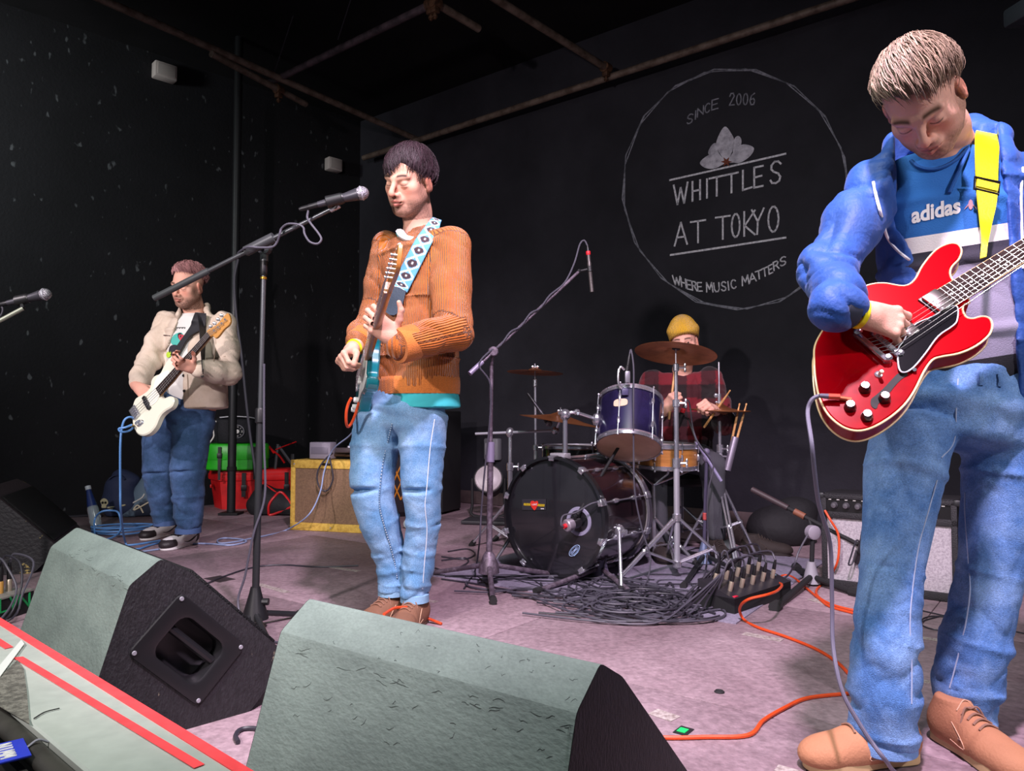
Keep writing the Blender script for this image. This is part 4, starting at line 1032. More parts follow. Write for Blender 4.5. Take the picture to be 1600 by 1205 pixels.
def cymbal(label, c, r, nrm, parent_stand=None, bell=.055, group=None, drop=.09):
    t = thing('cymbal', label, 'cymbal', c); h = r * drop
    pr = [(.006, h + .02), (.02, h + .021), (bell * .7, h + .012), (bell, h + .002), (bell * 1.25, h - .002), (r * .6, h * .45), (r * .93, h * .06), (r, 0), (r - .002, -.0016), (r * .92, h * .06 - .003), (r * .6, h * .45 - .003), (bell * 1.2, h - .006), (bell * .95, h - .002), (bell * .65, h + .009), (.006, h + .016)]
    MB().lathe(pr, Vector(c) - Vector(nrm).normalized() * h, nrm, 48).build('cymbal_plate', M_brass, t)
    MB().lathe([(.019, .006), (.02, .008), (.02, .018), (.012, .02)], Vector(c), nrm, 14).build('felt', mat('felt', '#2c2a2c', .95), t)
    n = Vector(nrm).normalized(); mb = MB().lathe([(.008, .02), (.009, .022), (.009, .034), (.005, .04)], Vector(c), nrm, 10); mb.ball(Vector(c) + n * .03 + Vector((.016, 0, 0)), (.011, .005, .007), 8); mb.ball(Vector(c) + n * .03 - Vector((.016, 0, 0)), (.011, .005, .007), 8)
    mb.build('wing_nut', M_chrome, t)
    return t
# ---- crash stand, chrome, right of the tom
bs = Vector((F(1058, 888, .05).x, F(1058, 888, .05).y, 0)); topc = P(1056, 548, bs.y)
t = thing('cymbal_stand', 'chrome double-braced cymbal stand in front of the drummer', 'stand', bs)
def vz(z): return bs.lerp(Vector((topc.x, topc.y, topc.z)), z / topc.z)
MB().tube([vz(.05), vz(.58)], .0155, 14).build('lower_tube', M_steel, t); MB().tube([vz(.55), vz(.88)], .0125, 14).build('middle_tube', M_chrome, t)
MB().tube([vz(.86), vz(1.05)], .0095, 12).build('upper_tube', M_chrome, t); MB().tube([vz(1.05), vz(topc.z + .02)], .004, 8).build('threaded_rod', M_steel, t)
collar(t, vz(.57), Z3, .016, .05, wing=(1, -.2, 0)); collar(t, vz(.87), Z3, .0135, .04, wing=(1, -.3, 0)); collar(t, vz(1.05), Z3, .012, .04, wing=(1, 0, 0)); collar(t, vz(.30), Z3, .017, .04); collar(t, vz(.07), Z3, .017, .035)
legs3(t, vz(.305), vz(.075), [F(965, 907, .014), F(1158, 899, .014), Vector((bs.x + .03, bs.y + .40, .014))], .012)
cymbal('large bronze crash cymbal hiding the drummer\'s chin', topc, .205, (.14, .18, 1), drop=.085)
# ---- hi-hat
bs = Vector((F(1127, 872).x, F(1127, 872).y, 0)); topc = P(1125, 640, bs.y)
t = thing('hi_hat_stand', 'chrome hi-hat stand with foot pedal right of the drummer', 'stand', bs)
rt = P(1123, 566, bs.y)
MB().tube([bs + Z3 * .06, bs + Z3 * .62], .0145, 14).build('lower_tube', M_steel, t); MB().tube([bs + Z3 * .6, bs + Z3 * (topc.z - .05)], .010, 12).build('upper_tube', M_chrome, t)
MB().tube([bs + Z3 * (topc.z - .06), Vector((bs.x, bs.y, rt.z))], .0042, 8).build('pull_rod', M_steel, t)
collar(t, bs + Z3 * .62, Z3, .015, .05, wing=(.6, -.6, 0)); collar(t, bs + Z3 * .43, Z3, .016, .04); collar(t, bs + Z3 * .16, Z3, .016, .04)
MB().lathe([(.03, -.03), (.034, -.026), (.034, -.018), (.012, -.012), (.012, .0)], Vector((bs.x, bs.y, topc.z - .012)), Z3, 18).build('seat_cup', M_black, t)
legs3(t, bs + Z3 * .435, bs + Z3 * .165, [F(1152, 886, .014), F(1182, 868, .014), Vector((bs.x - .2, bs.y + .12, .014))], .0115)
mb = MB(); pdl = Vector((-.2, -.95, 0)).normalized(); mb.box(bs + pdl * .13 + Z3 * .06, (.09, .28, .012), (Vector((.95, -.2, 0)).normalized(), (pdl + Z3 * -.3).normalized(), Vector((0, .3, .95)).normalized()), bev=.003); mb.box(bs + pdl * .14 + Z3 * .012, (.1, .3, .016), (Vector((.95, -.2, 0)).normalized(), pdl, Z3), bev=.003); mb.build('foot_pedal', M_steel, t)
tilt = Vector((.03, -.05, 1))
cymbal('bronze hi-hat upper cymbal at the drummer\'s right-hand edge', Vector((bs.x, bs.y, topc.z + .012)), .172, tilt, bell=.05, drop=.10)
q = Vector((bs.x, bs.y, topc.z - .004)); cy = thing('cymbal', 'bronze hi-hat lower cymbal, facing up under its twin', 'cymbal', q)
MB().lathe([(.006, -.030), (.03, -.03), (.05, -.014), (.10, -.007), (.172, 0), (.172, .002), (.10, -.004), (.05, -.011), (.03, -.027), (.006, -.027)], q, tilt, 44).build('cymbal_plate', M_brass, cy)
mb = MB().cyl(Vector((bs.x, bs.y, topc.z + .035)), Vector((bs.x, bs.y, topc.z + .09)), .011, 12); mb.ball(Vector((bs.x - .022, bs.y - .01, topc.z + .08)), (.012, .006, .014), 8); mb.build('clutch', M_chrome, t)
# stick holder with two sticks
a = P(1136, 735, bs.y - .07); b = P(1149, 683, bs.y - .07); d = (b - a).normalized()
t = thing('stick_holder', 'silver drumstick holder clamped to the hi-hat stand', 'holder', a)
MB().tube([a, b], .021, 14).build('holder_tube', mat('holder_silver', '#a59cae', .4, .7), t); MB().tube([a.lerp(b, .4), Vector((bs.x, bs.y, a.lerp(b, .4).z))], .006, 8).build('holder_clamp', M_steel, t)
M_wood = mat('stick_wood', '#c99a63', .55, col2='#a5733f', scale=30)
def stick(label, p0, p1, grp=None):
    p0 = Vector(p0); p1 = Vector(p1); d = (p1 - p0).normalized(); L = (p1 - p0).length
    MBs = MB().lathe([(0, 0), (.0055, .002), (.007, .01), (.007, L * .7), (.0045, L - .03), (.0032, L - .016), (.0052, L - .01), (.0048, L - .003), (0, L)], p0, d, 12)
    return tag(MBs.build('drumstick', M_wood), label, 'drumstick', grp)
stick('left of two drumsticks standing in the silver holder', a.lerp(b, .55) + Vector((-.012, 0, 0)), P(1158, 630, bs.y - .07) + Vector((-.008, 0, 0)))
stick('right of two drumsticks standing in the silver holder', a.lerp(b, .6) + Vector((.010, 0, 0)), P(1165, 630, bs.y - .07) + Vector((.006, 0, 0)))

# ---- kick drum
BK = -N
M_kick = mat('kick_shell', '#1a0f14', .16, coat=.6, col2='#2a161c', scale=5)
M_hoopb = mat('hoop_black', '#1a1a1d', .3, coat=.5)
kz = .305; kc = P(866, 655 + (.79 - kz) * 1160 / 3.7 - 0, 3.7); kc.z = kz
t = thing('bass_drum', 'large black bass drum with a mic in the port of its front head', 'drum', Vector((kc.x, kc.y, 0)))
def shell_(c, axd, r, L, m, name='shell', par=None):
    return MB().lathe([(r - .006, .0), (r, .002), (r, L - .002), (r - .006, L)], c, axd, 56).build(name, m, par)
shell_(kc, BK, .282, .44, M_kick, par=t)
def hoop(c, axd, r, w_, th_, m, par, name='hoop'):
    return MB().lathe([(r, 0), (r + th_, .002), (r + th_, w_ - .002), (r, w_), (r - .002, w_ / 2), (r, 0)], c, axd, 56).build(name, m, par)
hoop(kc - BK * .022, BK, .288, .036, .014, M_hoopb, t); hoop(kc + BK * .43, BK, .288, .036, .014, mat('hoop_pale', '#8e8b96', .25, .8), t)
M_head = mat('kick_head', '#222226', .2, coat=.6, col2='#2b2b2e', scale=3)
MB().lathe([(0, -.004), (.27, -.004), (.288, .0), (.288, .004)], kc, BK, 56).build('front_head', M_head, t)
MB().lathe([(0, .444), (.288, .444), (.288, .440)], kc, BK, 48).build('back_head', mat('head_white', '#cfcac6', .5), t)
fx, fy, _ = frame(BK)
if fy.z < 0: fx, fy = -fx, -fy
fx = U.copy(); fy = Z3.copy()
def kp(px, py, off=.007): return PL(px, py, kc + N * off, N)
for i in range(10):
    a = math.radians(18 + 36 * i); rd = fx * math.cos(a) + fy * math.sin(a)
    for e, off in ((0, -.026), (1, .43)):
        mb = MB(); q = kc + BK * off + rd * .299; tdv = rd.cross(BK)
        mb.box(q + BK * .018, (.036, .012, .05), (tdv, rd, BK), bev=.004); mb.box(q + BK * (.0 if e == 0 else .04) - rd * .008, (.03, .024, .008), (tdv, rd, BK), bev=.003)
        mb.build('hoop_claw', M_chrome, t)
    q = kc + rd * .294; MB().tube([q + BK * .02, q + BK * .42], .0035, 6).build('tension_rod', M_chrome, t)
    mb = MB()
    for s_ in (.13, .31): mb.ball(kc + rd * .288 + BK * s_, (.013, .013, .03), 10, ax=(rd.cross(BK), rd, BK))
    mb.tube([kc + rd * .288 + BK * .13, kc + rd * .288 + BK * .31], .004, 6)
    mb.build('lug', M_chrome, t)
pc = kp(904, 815); mb = MB(); rr0 = .068
MB().lathe([(.050, .0), (.054, .006), (.068, .006), (.071, .0)], pc + BK * .004, N, 32).build('port_ring', mat('port_ring', '#8d8aa0', .45), t)
MB().lathe([(.05, .001), (0, .001)], pc + BK * .004, N, 32).build('port_hole', mat('port_dark', '#060607', .9), t)
sw = [kp(816, 780), kp(853, 780), kp(853, 797), kp(816, 797)]
stc = MB().prism(sw, N * .001).build('sticker', mat('sticker_dark', '#37373b', .5), t)
mb = MB(); y0 = kp(818, 788, .0085); y1 = kp(851, 790, .0085); dv = (y1 - y0).normalized(); pv_ = Vector((0, 0, 1))
for i in range(15):
    q = y0.lerp(y1, (i + .5) / 15); mb.prism([q - dv * .003 - pv_ * .006, q + dv * .002 - pv_ * .006, q + dv * .004 + pv_ * .006, q - dv * .001 + pv_ * .006], N * .0008)
mb.build('sticker_stripe', mat('sticker_yellow', '#f0d31c', .5), stc)
hp = [(835, 800), (829, 792), (828.5, 786), (831, 783.5), (834, 784), (836, 785.5), (838.5, 783.8), (841, 785), (841.5, 789), (839, 795)]
MB().prism(cr([kp(835 + (x - 835) * .9, 788.5 + (y - 790) * .9, .0095) for x, y in hp], 3, True), N * .001).build('sticker_heart', mat('sticker_red', '#ee3a2c', .5), stc)
mb = MB()
for i, ch in enumerate('LOVE'.replace('V', 'U')):
    for ln in GL[ch]:
        p = [kp(831.2 + i * 2.1 + x * 1.6, 789.6 - y * 2.6, .0112) for x, y in ln]
        for u_, v_ in zip(p[:-1], p[1:]): mb.tube([u_, v_], .0009, 4)
mb.build('sticker_lettering', M_white, stc)
MB().prism([kp(845, 794.2, .0085), kp(850, 794.4, .0085), kp(850, 796, .0085), kp(845, 795.8, .0085)], N * .0006).build('sticker_label', M_white, stc)
mb = MB(); ov = []
lc = (897.5, 860.5)
def ovp(a, s_): x = 11.5 * s_ * math.cos(a); y = 5.8 * s_ * math.sin(a); r_ = math.radians(-40); return (lc[0] + (x * math.cos(r_) - y * math.sin(r_)) * .85, lc[1] + x * math.sin(r_) + y * math.cos(r_))
mb.tube([kp(*ovp(i * 2 * math.pi / 28, 1), .0075) for i in range(28)], .0016, 6, closed=True); mb.tube([kp(*ovp(i * 2 * math.pi / 28, .72), .0075) for i in range(28)], .0009, 6, closed=True)
for i, ch in enumerate('EUANS'):
    for ln in GL[ch]:
        p = []
        for x, y in ln:
            u_ = -6.2 + i * 2.6 + x * 1.9; v_ = 1.7 - y * 3.4; r_ = math.radians(-40)
            p.append(kp(lc[0] + (u_ * math.cos(r_) - v_ * math.sin(r_)) * .85, lc[1] + u_ * math.sin(r_) + v_ * math.cos(r_), .0078))
        for u_, v_ in zip(p[:-1], p[1:]): mb.tube([u_, v_], .0010, 4)
mb.tube([kp(903, 863, .0078), kp(897, 869, .0078)], .0016, 5); mb.build('head_print', mat('print_blue', '#a9c6ea', .5), t)
for sx in (1, -1):
    hp_ = kc + U * sx * .285 + BK * .14 - Z3 * .06; ft = hp_ + U * sx * .10 - BK * .16; ft.z = .02
    lg = MB().tube([hp_ + Z3 * .03, ft], .009, 10).build('spur', M_chrome, t); MB().tube([ft, ft + (ft - hp_).normalized() * .025], .015, 10).build('rubber_foot', M_rubber, lg)
    mb = MB().ball(hp_, (.03, .03, .035), 12); mb.cyl(hp_, hp_ + U * sx * .04, .014, 10); mb.build('spur_bracket', M_chrome, t)
# tom post on the kick
tb = kc + BK * .10 + Z3 * .284
mb = MB().box(tb + Z3 * .014 - U * .03, (.09, .06, .03), AX, bev=.005); mb.build('mount_plate', mat('mount_white', '#d2d0d4', .3, .5), t)
tp0 = tb + Z3 * .01; tp1 = P(903, 648, tp0.y); tp1.x = tp0.x
MB().tube([tp0, tp1], .0125, 12).build('tom_post', M_chrome, t)
mb = MB().ball(tp1, .030, 12); mb.cyl(tp1, tp1 + Vector((-.03, -.02, .01)), .012, 8); mb.build('tom_joint', M_chrome, t)
t_kick = t
# ---- hardware drum function
def drum(name, label, c, axd, r, L, m, headm, lugs=6, hoopm=None, group=None, two=False):
    axd = Vector(axd).normalized(); c = Vector(c); t = thing(name, label, 'drum', c - axd * L / 2)
    a = c - axd * L / 2; x, y, z = frame(axd)
    MB().lathe([(r - .005, 0), (r, .001), (r, L - .001), (r - .005, L)], a, axd, 48).build('shell', m, t)
    hm = hoopm or M_chrome
    for o, dr in ((-.008, 1), (L - .016, 1)):
        MB().lathe([(r + .001, o), (r + .008, o), (r + .004, o + .005), (r + .004, o + .019), (r + .009, o + .024), (r + .001, o + .024), (r + .001, o)], a, axd, 48).build('hoop', hm, t)
    MB().lathe([(0, -.002), (r - .004, -.002), (r + .002, .001)], a, axd, 48).build('bottom_head', headm, t)
    MB().lathe([(r + .002, L - .001), (r - .004, L + .002), (0, L + .002)], a, axd, 48).build('top_head', mat('head_white', '#cfcac6', .5), t)
    for i in range(lugs):
        an = 2 * math.pi * i / lugs + .3; rd = x * math.cos(an) + y * math.sin(an); td = axd.cross(rd)
        mb = MB()
        if not two: mb.tube([a + rd * (r + .009) + axd * (L * .2), a + rd * (r + .009) + axd * (L * .8)], .004, 6)
        for zz in ((.25, .75) if not two else (.5,)): mb.ball(a + rd * (r + .008) + axd * (L * zz), (.009, .010, .022), 8, ax=(td, rd, axd))
        mb.tube([a + rd * (r + .011) - axd * .012, a + rd * (r + .011) + axd * L * .3], .003, 6); mb.tube([a + rd * (r + .011) + axd * L * .7, a + rd * (r + .011) + axd * (L + .014)], .003, 6)
        mb.ball(a + rd * (r + .011) - axd * .012, .006, 6); mb.ball(a + rd * (r + .011) + axd * (L + .014), .006, 6)
        mb.build('lug', M_chrome, t)
    return t
tc_ = P(984, 662, 3.82); tax = Vector((.12, .46, .88)).normalized()
M_tom = mat('tom_shell', '#262045', .25, coat=.5, col2='#18152c', scale=4)
M_brnh = mat('tom_head', '#d8ac90', .4, col2='#c09378', scale=4)
t_tom = drum('rack_tom', 'dark blue rack tom tilted above the bass drum, tan lower head showing', tc_, tax, .160, .265, M_tom, M_brnh, 6)
# badge on the tom
bx = (EYE - tc_); bx = (bx - tax * bx.dot(tax)).normalized(); bx = (bx + Vector((-.35, 0, 0))).normalized(); bx = (bx - tax * bx.dot(tax)).normalized(); by = tax.cross(bx)
mb = MB(); g = [];
for i in range(20):
    a = 2 * math.pi * i / 20; u_ = .037 * math.copysign(abs(math.cos(a)) ** .6, math.cos(a)); v_ = .021 * math.copysign(abs(math.sin(a)) ** .6, math.sin(a))
    an = u_ / .161; g.append(tc_ + tax * (.035 + v_) + (bx * math.cos(an) + by * math.sin(an)) * .1615)
mb.prism(g, bx * .002).build('badge', mat('badge_cream', '#e3c9ae', .35, .3), t_tom)
mb = MB().tube(cr([tp1, tp1 + Vector((.05, .0, .01)), tc_ - by * -.0 + Vector((-.168, -.01, .02))], 5), .010, 10); mb.ball(tc_ + Vector((-.172, -.01, .02)), (.025, .03, .035), 10); mb.ball(tp1 + Vector((.06, 0, .012)), .018, 8); mb.build('tom_arm', M_chrome, t_tom)
tc2 = P(1039, 712, 4.16); drum('snare_drum', 'natural wood snare drum with chrome hoops in front of the drummer', tc2, (0.02, -.03, 1), .176, .125, mat('snare_wood', '#c08443', .35, col2='#a56c32', scale=6, stretch=(1, 1, 8), coat=.4), M_brnh, 8, two=True)
ss = Vector((tc2.x - .06, tc2.y + .02, 0)); t = thing('snare_stand', 'low chrome stand carrying the wooden snare drum', 'stand', ss)
MB().tube([ss + Z3 * .04, ss + Z3 * .42], .011, 10).build('stand_tube', M_chrome, t); legs3(t, ss + Z3 * .24, ss + Z3 * .08, [ss + Vector((.2, -.14, .012)), ss + Vector((-.22, -.12, .012)), ss + Vector((.02, .26, .012))], .009, double=False)
for i in range(3):
    a = 2.1 * i + .4; dv = Vector((math.cos(a), math.sin(a), 0)); q = Vector((tc2.x, tc2.y, tc2.z - .078)); MB().tube([ss + Z3 * .42, q + dv * .17 - Z3 * .01, q + dv * .197 + Z3 * .012], .006, 8).build('basket_arm', M_chrome, t)
fc = P(903, 700, 4.72); fc.z = .42; r_ = .235
t = drum('floor_tom', 'black floor tom standing behind the bass drum, mostly hidden', fc, (0, 0, 1), .225, .40, mat('floor_tom_shell', '#191c1c', .2, coat=.6), M_brnh, 8)
for i in range(3):
    a = 2.09 * i + .5; rd = Vector((math.cos(a), math.sin(a), 0)); q = fc + rd * .237
    lg = MB().tube([Vector((q.x, q.y, fc.z + .08)), Vector((q.x, q.y, .02))], .007, 8).build('leg', M_chrome, t); MB().lathe([(.016, 0), (.016, .03), (.008, .04)], Vector((q.x, q.y, .001)), Z3, 10).build('rubber_foot', M_rubber, lg)
# ---- left crash on tall straight stand behind
bs = Vector((P(838, 700, 5.0).x, 5.0, 0)); topc = P(836, 580, 5.0)
t = thing('cymbal_stand', 'thin straight cymbal stand behind the bass drum', 'stand', bs)
def vz2(z): return bs.lerp(Vector((topc.x, topc.y, topc.z)), z / topc.z)
MB().tube([vz2(.05), vz2(.6)], .013, 12).build('lower_tube', M_steel, t); MB().tube([vz2(.58), vz2(topc.z - .06)], .0085, 10).build('upper_tube', M_chrome, t); MB().tube([vz2(topc.z - .06), vz2(topc.z + .05)], .004, 8).build('threaded_rod', M_steel, t)
collar(t, vz2(.6), Z3, .014, .04, wing=(1, 0, 0)); collar(t, vz2(topc.z - .08), Z3, .012, .05)
legs3(t, vz2(.3), vz2(.07), [bs + Vector((.26, -.16, .014)), bs + Vector((-.27, -.14, .014)), bs + Vector((0, .3, .014))], .010)
cymbal('thin dark cymbal edge-on, highest one left of the tom', topc, .19, (.05, .03, 1), drop=.06)
# ---- ride on the boom stand with horizontal arm
bs = Vector((P(797, 800, 4.55).x, 4.55, 0)); hz = P(795, 676, 4.55)
t = thing('cymbal_stand', 'chrome boom cymbal stand with a level arm left of the bass drum', 'stand', bs)
MB().tube([bs + Z3 * .06, bs + Z3 * .5], .016, 14).build('lower_tube', M_chrome, t); MB().tube([bs + Z3 * .48, Vector((bs.x, bs.y, hz.z))], .012, 12).build('upper_tube', M_chrome, t)
collar(t, bs + Z3 * .5, Z3, .016, .05, wing=(1, 0, 0)); 
MB().ball(Vector((bs.x, bs.y, hz.z)), (.028, .026, .032), 12).build('tilter', M_chrome, t)
ae = P(868, 673, 4.45); MB().tube([P(743, 678, 4.62), ae], .0085, 10).build('boom_arm', M_steel, t)
rc_ = P(876, 650, 4.42); mb = MB().ball(ae, .024, 10); mb.tube([ae, rc_ + Vector((0, 0, -.02))], .007, 8); mb.tube([rc_ - Z3 * .02, rc_ + Z3 * .05], .004, 8); mb.build('arm_tilter', M_chrome, t)
legs3(t, bs + Z3 * .30, bs + Z3 * .07, [F(738, 850, .014), F(838, 866, .014), Vector((bs.x + .05, bs.y + .33, .014))], .012)
cymbal('wide bronze ride cymbal left of the dark blue tom', rc_, .245, (.16, -.03, 1), bell=.06, drop=.13)
# clip-on mic under it
mic('small drum mic clipped under the ride cymbal', P(858, 662, 4.6), (.35, -.1, -.5), k=.8)

# ---- overhead stand with pencil mic
bs = Vector((F(764, 882, .10).x, F(764, 882, .10).y, 0)); topc = P(768, 572, bs.y + .05)
M_worn = mat('worn_stand', '#5d525c', .5, .4, col2='#7f7380', scale=40, mix=(.45, .6))
t = thing('microphone_stand', 'worn overhead mic stand with a long boom left of the bass drum', 'stand', bs)
MB().tube([bs + Z3 * .1, bs.lerp(topc, .6)], .0145, 12).build('lower_pole', M_worn, t); MB().tube([bs.lerp(topc, .58), topc], .0095, 10).build('upper_pole', M_worn, t)
MB().lathe([(.015, -.05), (.02, -.046), (.02, .046), (.014, .05)], bs.lerp(topc, .6), topc - bs, 12).build('clutch', mat('clutch_lilac', '#9a91ad', .45, .3), t)
MB().lathe([(.05, -.04), (.045, 0), (.03, .04), (.018, .06)], bs + Z3 * .10, Z3, 14).build('hub', M_worn, t)
for f in ((F(676, 895, .014)), F(770, 936, .014), Vector((bs.x + .33, bs.y + .18, .014))):
    lg = MB().tube([bs + Z3 * .10, f], .012, 10).build('leg', M_worn, t); MB().tube([f, f + (f - bs).normalized() * .05], .017, 10).build('rubber_foot', M_rubber, lg)
b0 = P(734, 584, bs.y - .05); b1 = P(905, 424, bs.y + .28); bd = (b1 - b0).normalized()
MB().tube([b0, b1], .0078, 10).build('boom', M_worn, t); MB().tube([b0 - bd * .0, b0 + bd * .09], .0125, 12).build('counterweight', mat('clutch_lilac', '#9a91ad', .45, .3), t)
MB().lathe([(.02, -.02), (.024, -.016), (.024, .016), (.02, .02)], b0 + bd * .17, (0, -1, 0), 14).build('pivot', M_worn, t)
MB().tube([b0 + bd * .17, topc], .008, 8).build('pivot_neck', M_worn, t)
ma = P(925, 457, b1.y); mb_ = P(918, 384, b1.y); dd = (mb_ - ma).normalized(); L = (mb_ - ma).length
t2 = thing('microphone', 'pencil microphone with a red ring hanging from the overhead boom', 'microphone', (ma + mb_) / 2)
MB().lathe([(.0, 0), (.0105, .002), (.0105, L * .42), (.011, L * .43), (.011, L * .62), (.0095, L * .64), (.0095, L * .8)], ma, dd, 14).build('body', mat('pencil_grey', '#55504f', .4, .5), t2)
MB().lathe([(.0105, L * .8), (.012, L * .81), (.012, L * .87), (.0105, L * .88)], ma, dd, 14).build('red_ring', mat('ring_red', '#d21f2c', .5), t2); MB().lathe([(.009, L * .88), (.007, L * .95), (.004, L)], ma, dd, 12).build('connector', M_black, t2)
mb = MB().lathe([(.013, -.015), (.015, -.013), (.015, .013), (.013, .015)], ma + dd * L * .5, dd, 14); mb.tube([b1, ma + dd * L * .5], .007, 8); mb.ball(b1, .013, 8); mb.build('mic_clip', M_black, t)
oc_ = [mb_, P(913, 376, b1.y), P(906, 382, b1.y), P(897, 412, b1.y - .01), P(882, 442, b1.y - .05)]
for i in range(1, 9): oc_.append(b1.lerp(b0, .2 + i * .09) + Z3 * (.016 * (1 if i % 2 else -.2)) + Vector((0, -.016, 0)))
oc_ += [P(766, 600, bs.y - .03), P(765, 660, bs.y - .03), P(757, 740, bs.y - .03), P(752, 800, bs.y - .03), P(749, 850, bs.y - .03), F(742, 893, .008), F(730, 915, .008), F(800, 925, .008), F(900, 935, .008)]
tag(MB().tube(cr(oc_, 6), .0045, 7).build('microphone_cable', M_cableg), 'grey cable winding down the overhead boom and pole', 'cable')
# ---- kick mic and its short stand
bs = Vector((F(938, 903).x, F(938, 903).y, 0)); tp_ = P(940, 742, bs.y)
t = thing('microphone_stand', 'short black mic stand right of the bass drum port', 'stand', bs)
MB().tube([bs + Z3 * .06, tp_], .010, 10).build('pole', M_blackm, t); MB().lathe([(.012, -.09), (.018, -.085), (.018, .085), (.012, .09)], bs.lerp(tp_, .62), Z3, 12).build('clutch', mat('clutch_dark', '#56525e', .5), t)
MB().lathe([(.05, 0), (.04, .03), (.016, .13)], bs + Z3 * .012, Z3, 14).build('hub', mat('hub_lilac', '#7d7690', .5, .3), t)
for f in (F(845, 922, .012), F(985, 925, .012), bs + Vector((.1, .25, .012))):
    lg = MB().tube([bs + Z3 * .05, f], .012, 10).build('leg', M_worn, t); MB().tube([f, f + (f - bs).normalized() * .04], .015, 10).build('rubber_foot', M_rubber, lg)
b0 = P(985, 668, bs.y + .12); b1 = P(902, 805, bs.y - .18); MB().tube([b0, b1], .008, 10).build('boom', M_matte, t); bd = (b1 - b0).normalized()
MB().tube([P(973, 690, bs.y + .09), P(985, 668, bs.y + .12)], .0165, 12).build('counterweight', M_matte, t)
MB().ball(P(926, 770, bs.y - .05), .034, 14).build('joint_ball', mat('joint_lilac', '#6e687f', .5), t); mb = MB().tube([P(935, 765, bs.y - .05), P(958, 771, bs.y - .05)], .010, 8); mb.ball(P(958, 771, bs.y - .05), (.014, .01, .018), 8); mb.build('tee_handle', M_chrome, t)
MB().tube([tp_ - Z3 * .03, P(926, 770, bs.y - .05)], .009, 8).build('pivot_neck', M_blackm, t)
f0 = kp(884, 820, .20); f1 = kp(912, 812, -.05)
f0 = kp(904, 815, .0) + N * .17 + Vector((-.01, 0, .0)); f1 = kp(904, 815, 0) + N * .02
q0 = P(884, 822, kc.y - .17); f1 = kp(906, 815, .02); dd = (f1 - q0).normalized()
t2 = thing('microphone', 'stubby kick drum mic pointing into the port hole', 'microphone', (q0 + f1) / 2)
L = (f1 - q0).length
MB().lathe([(.0, 0), (.026, .001), (.030, .006), (.030, .035), (.027, .04)], q0, dd, 22).build('rear_cap', mat('mic_cap', '#a99fa9', .4, .5), t2)
MB().lathe([(.027, .038), (.026, .04), (.026, L - .02), (.022, L - .005), (0, L)], q0, dd, 22).build('body', mat('mic_black', '#1d1a1c', .45), t2)
MB().lathe([(.0, -.014), (.010, -.014), (.012, 0)], q0, dd, 14).build('red_socket', mat('ring_red', '#d21f2c', .5), t2); 
MB().tube([b1, q0 + dd * .06 + Z3 * .028], .010, 8).build('mic_clip', M_blackm, t)
cb = [q0 - dd * .014, q0 - dd * .03 + Z3 * .012, P(880, 806, q0.y), P(900, 801, q0.y - .02), P(922, 788, q0.y - .02), P(937, 785, q0.y), P(950, 790, bs.y - .04), P(953, 810, bs.y - .04), P(951, 850, bs.y - .04), P(943, 890, bs.y - .04), F(940, 912, .008), F(920, 930, .008), F(870, 938, .008), F(800, 930, .008)]
tag(MB().tube(cr(cb, 6), .0042, 7).build('microphone_cable', M_cableg), 'grey cable leaving the kick drum mic', 'cable')
cb = [P(929, 744, bs.y - .06), P(921, 757, bs.y - .08), P(919, 775, bs.y - .08), P(924, 795, bs.y - .08), P(930, 806, bs.y - .06)]
tag(MB().tube(cr(cb, 6), .004, 7).build('microphone_cable', M_cableg), 'short cable loop round the kick mic stand joint', 'cable')
# ---- tom mic on the rim
q = P(976, 600, 3.72); t = thing('microphone', 'boxy drum mic clipped on the rim of the dark blue tom', 'microphone', q)
mb = MB().box(q + Z3 * .035 + Vector((.014, 0, 0)), (.026, .03, .06), bev=.006); mb.build('body', mat('mic_grey', '#8d8c95', .4, .5), t)
MB().box(q - Z3 * .04 + Vector((.0, 0, 0)), (.034, .04, .036), bev=.006).build('rim_clamp', mat('clamp_blue', '#4a4768', .45), t)
MB().tube(cr([q - Z3 * .03 + Vector((-.008, 0, 0)), q + Vector((-.03, 0, 0)), q + Vector((-.03, 0, .06)), q + Vector((-.018, 0, .085)), q + Vector((.0, 0, .07))], 5), .006, 8).build('bracket', M_chrome, t)
MB().lathe([(.012, 0), (.012, .03), (.009, .034), (.009, .07), (.005, .09)], q + Z3 * .06 + Vector((.012, 0, 0)), (.15, 0, 1), 12).build('connector', M_black, t)
cb = [q + Vector((.026, 0, .15)), q + Vector((.034, 0, .17)), P(990, 575, 3.70), P(990, 620, 3.63), P(990, 700, 3.62), P(992, 770, 3.62), P(1004, 830, 3.62), P(1016, 870, 3.6), P(1012, 905, 3.55), F(1000, 930, .01), F(1040, 950, .01)]
tag(MB().tube(cr(cb, 6), .0042, 7).build('microphone_cable', M_cableg), 'grey cable dropping from the tom mic in front of the kit', 'cable')
# ---- snare mic on low boom stand
bs = Vector((F(1100, 882).x, F(1100, 882).y, 0)); tp_ = P(1104, 716, bs.y)
t = thing('microphone_stand', 'short boom stand beside the hi-hat holding the snare mic', 'stand', bs)
MB().tube([bs + Z3 * .05, tp_], .010, 10).build('pole', mat('pole_lilac', '#4f4a60', .45, .3), t); MB().lathe([(.011, -.02), (.014, -.016), (.014, .016), (.011, .02)], bs.lerp(tp_, .45), Z3, 12).build('red_ring', mat('ring_pale', '#b04a48', .5), t)
MB().lathe([(.045, 0), (.036, .03), (.014, .11)], bs + Z3 * .01, Z3, 14).build('hub', mat('hub_blue', '#6f7d9a', .5, .3), t)
for f in (F(1070, 913, .014), F(1160, 895, .014), bs + Vector((-.05, .3, .014))):
    lg = MB().tube([bs + Z3 * .05, f], .012, 10).build('leg', M_blackm, t); MB().tube([f, f + (f - bs).normalized() * .05], .016, 10).build('rubber_foot', M_rubber, lg)
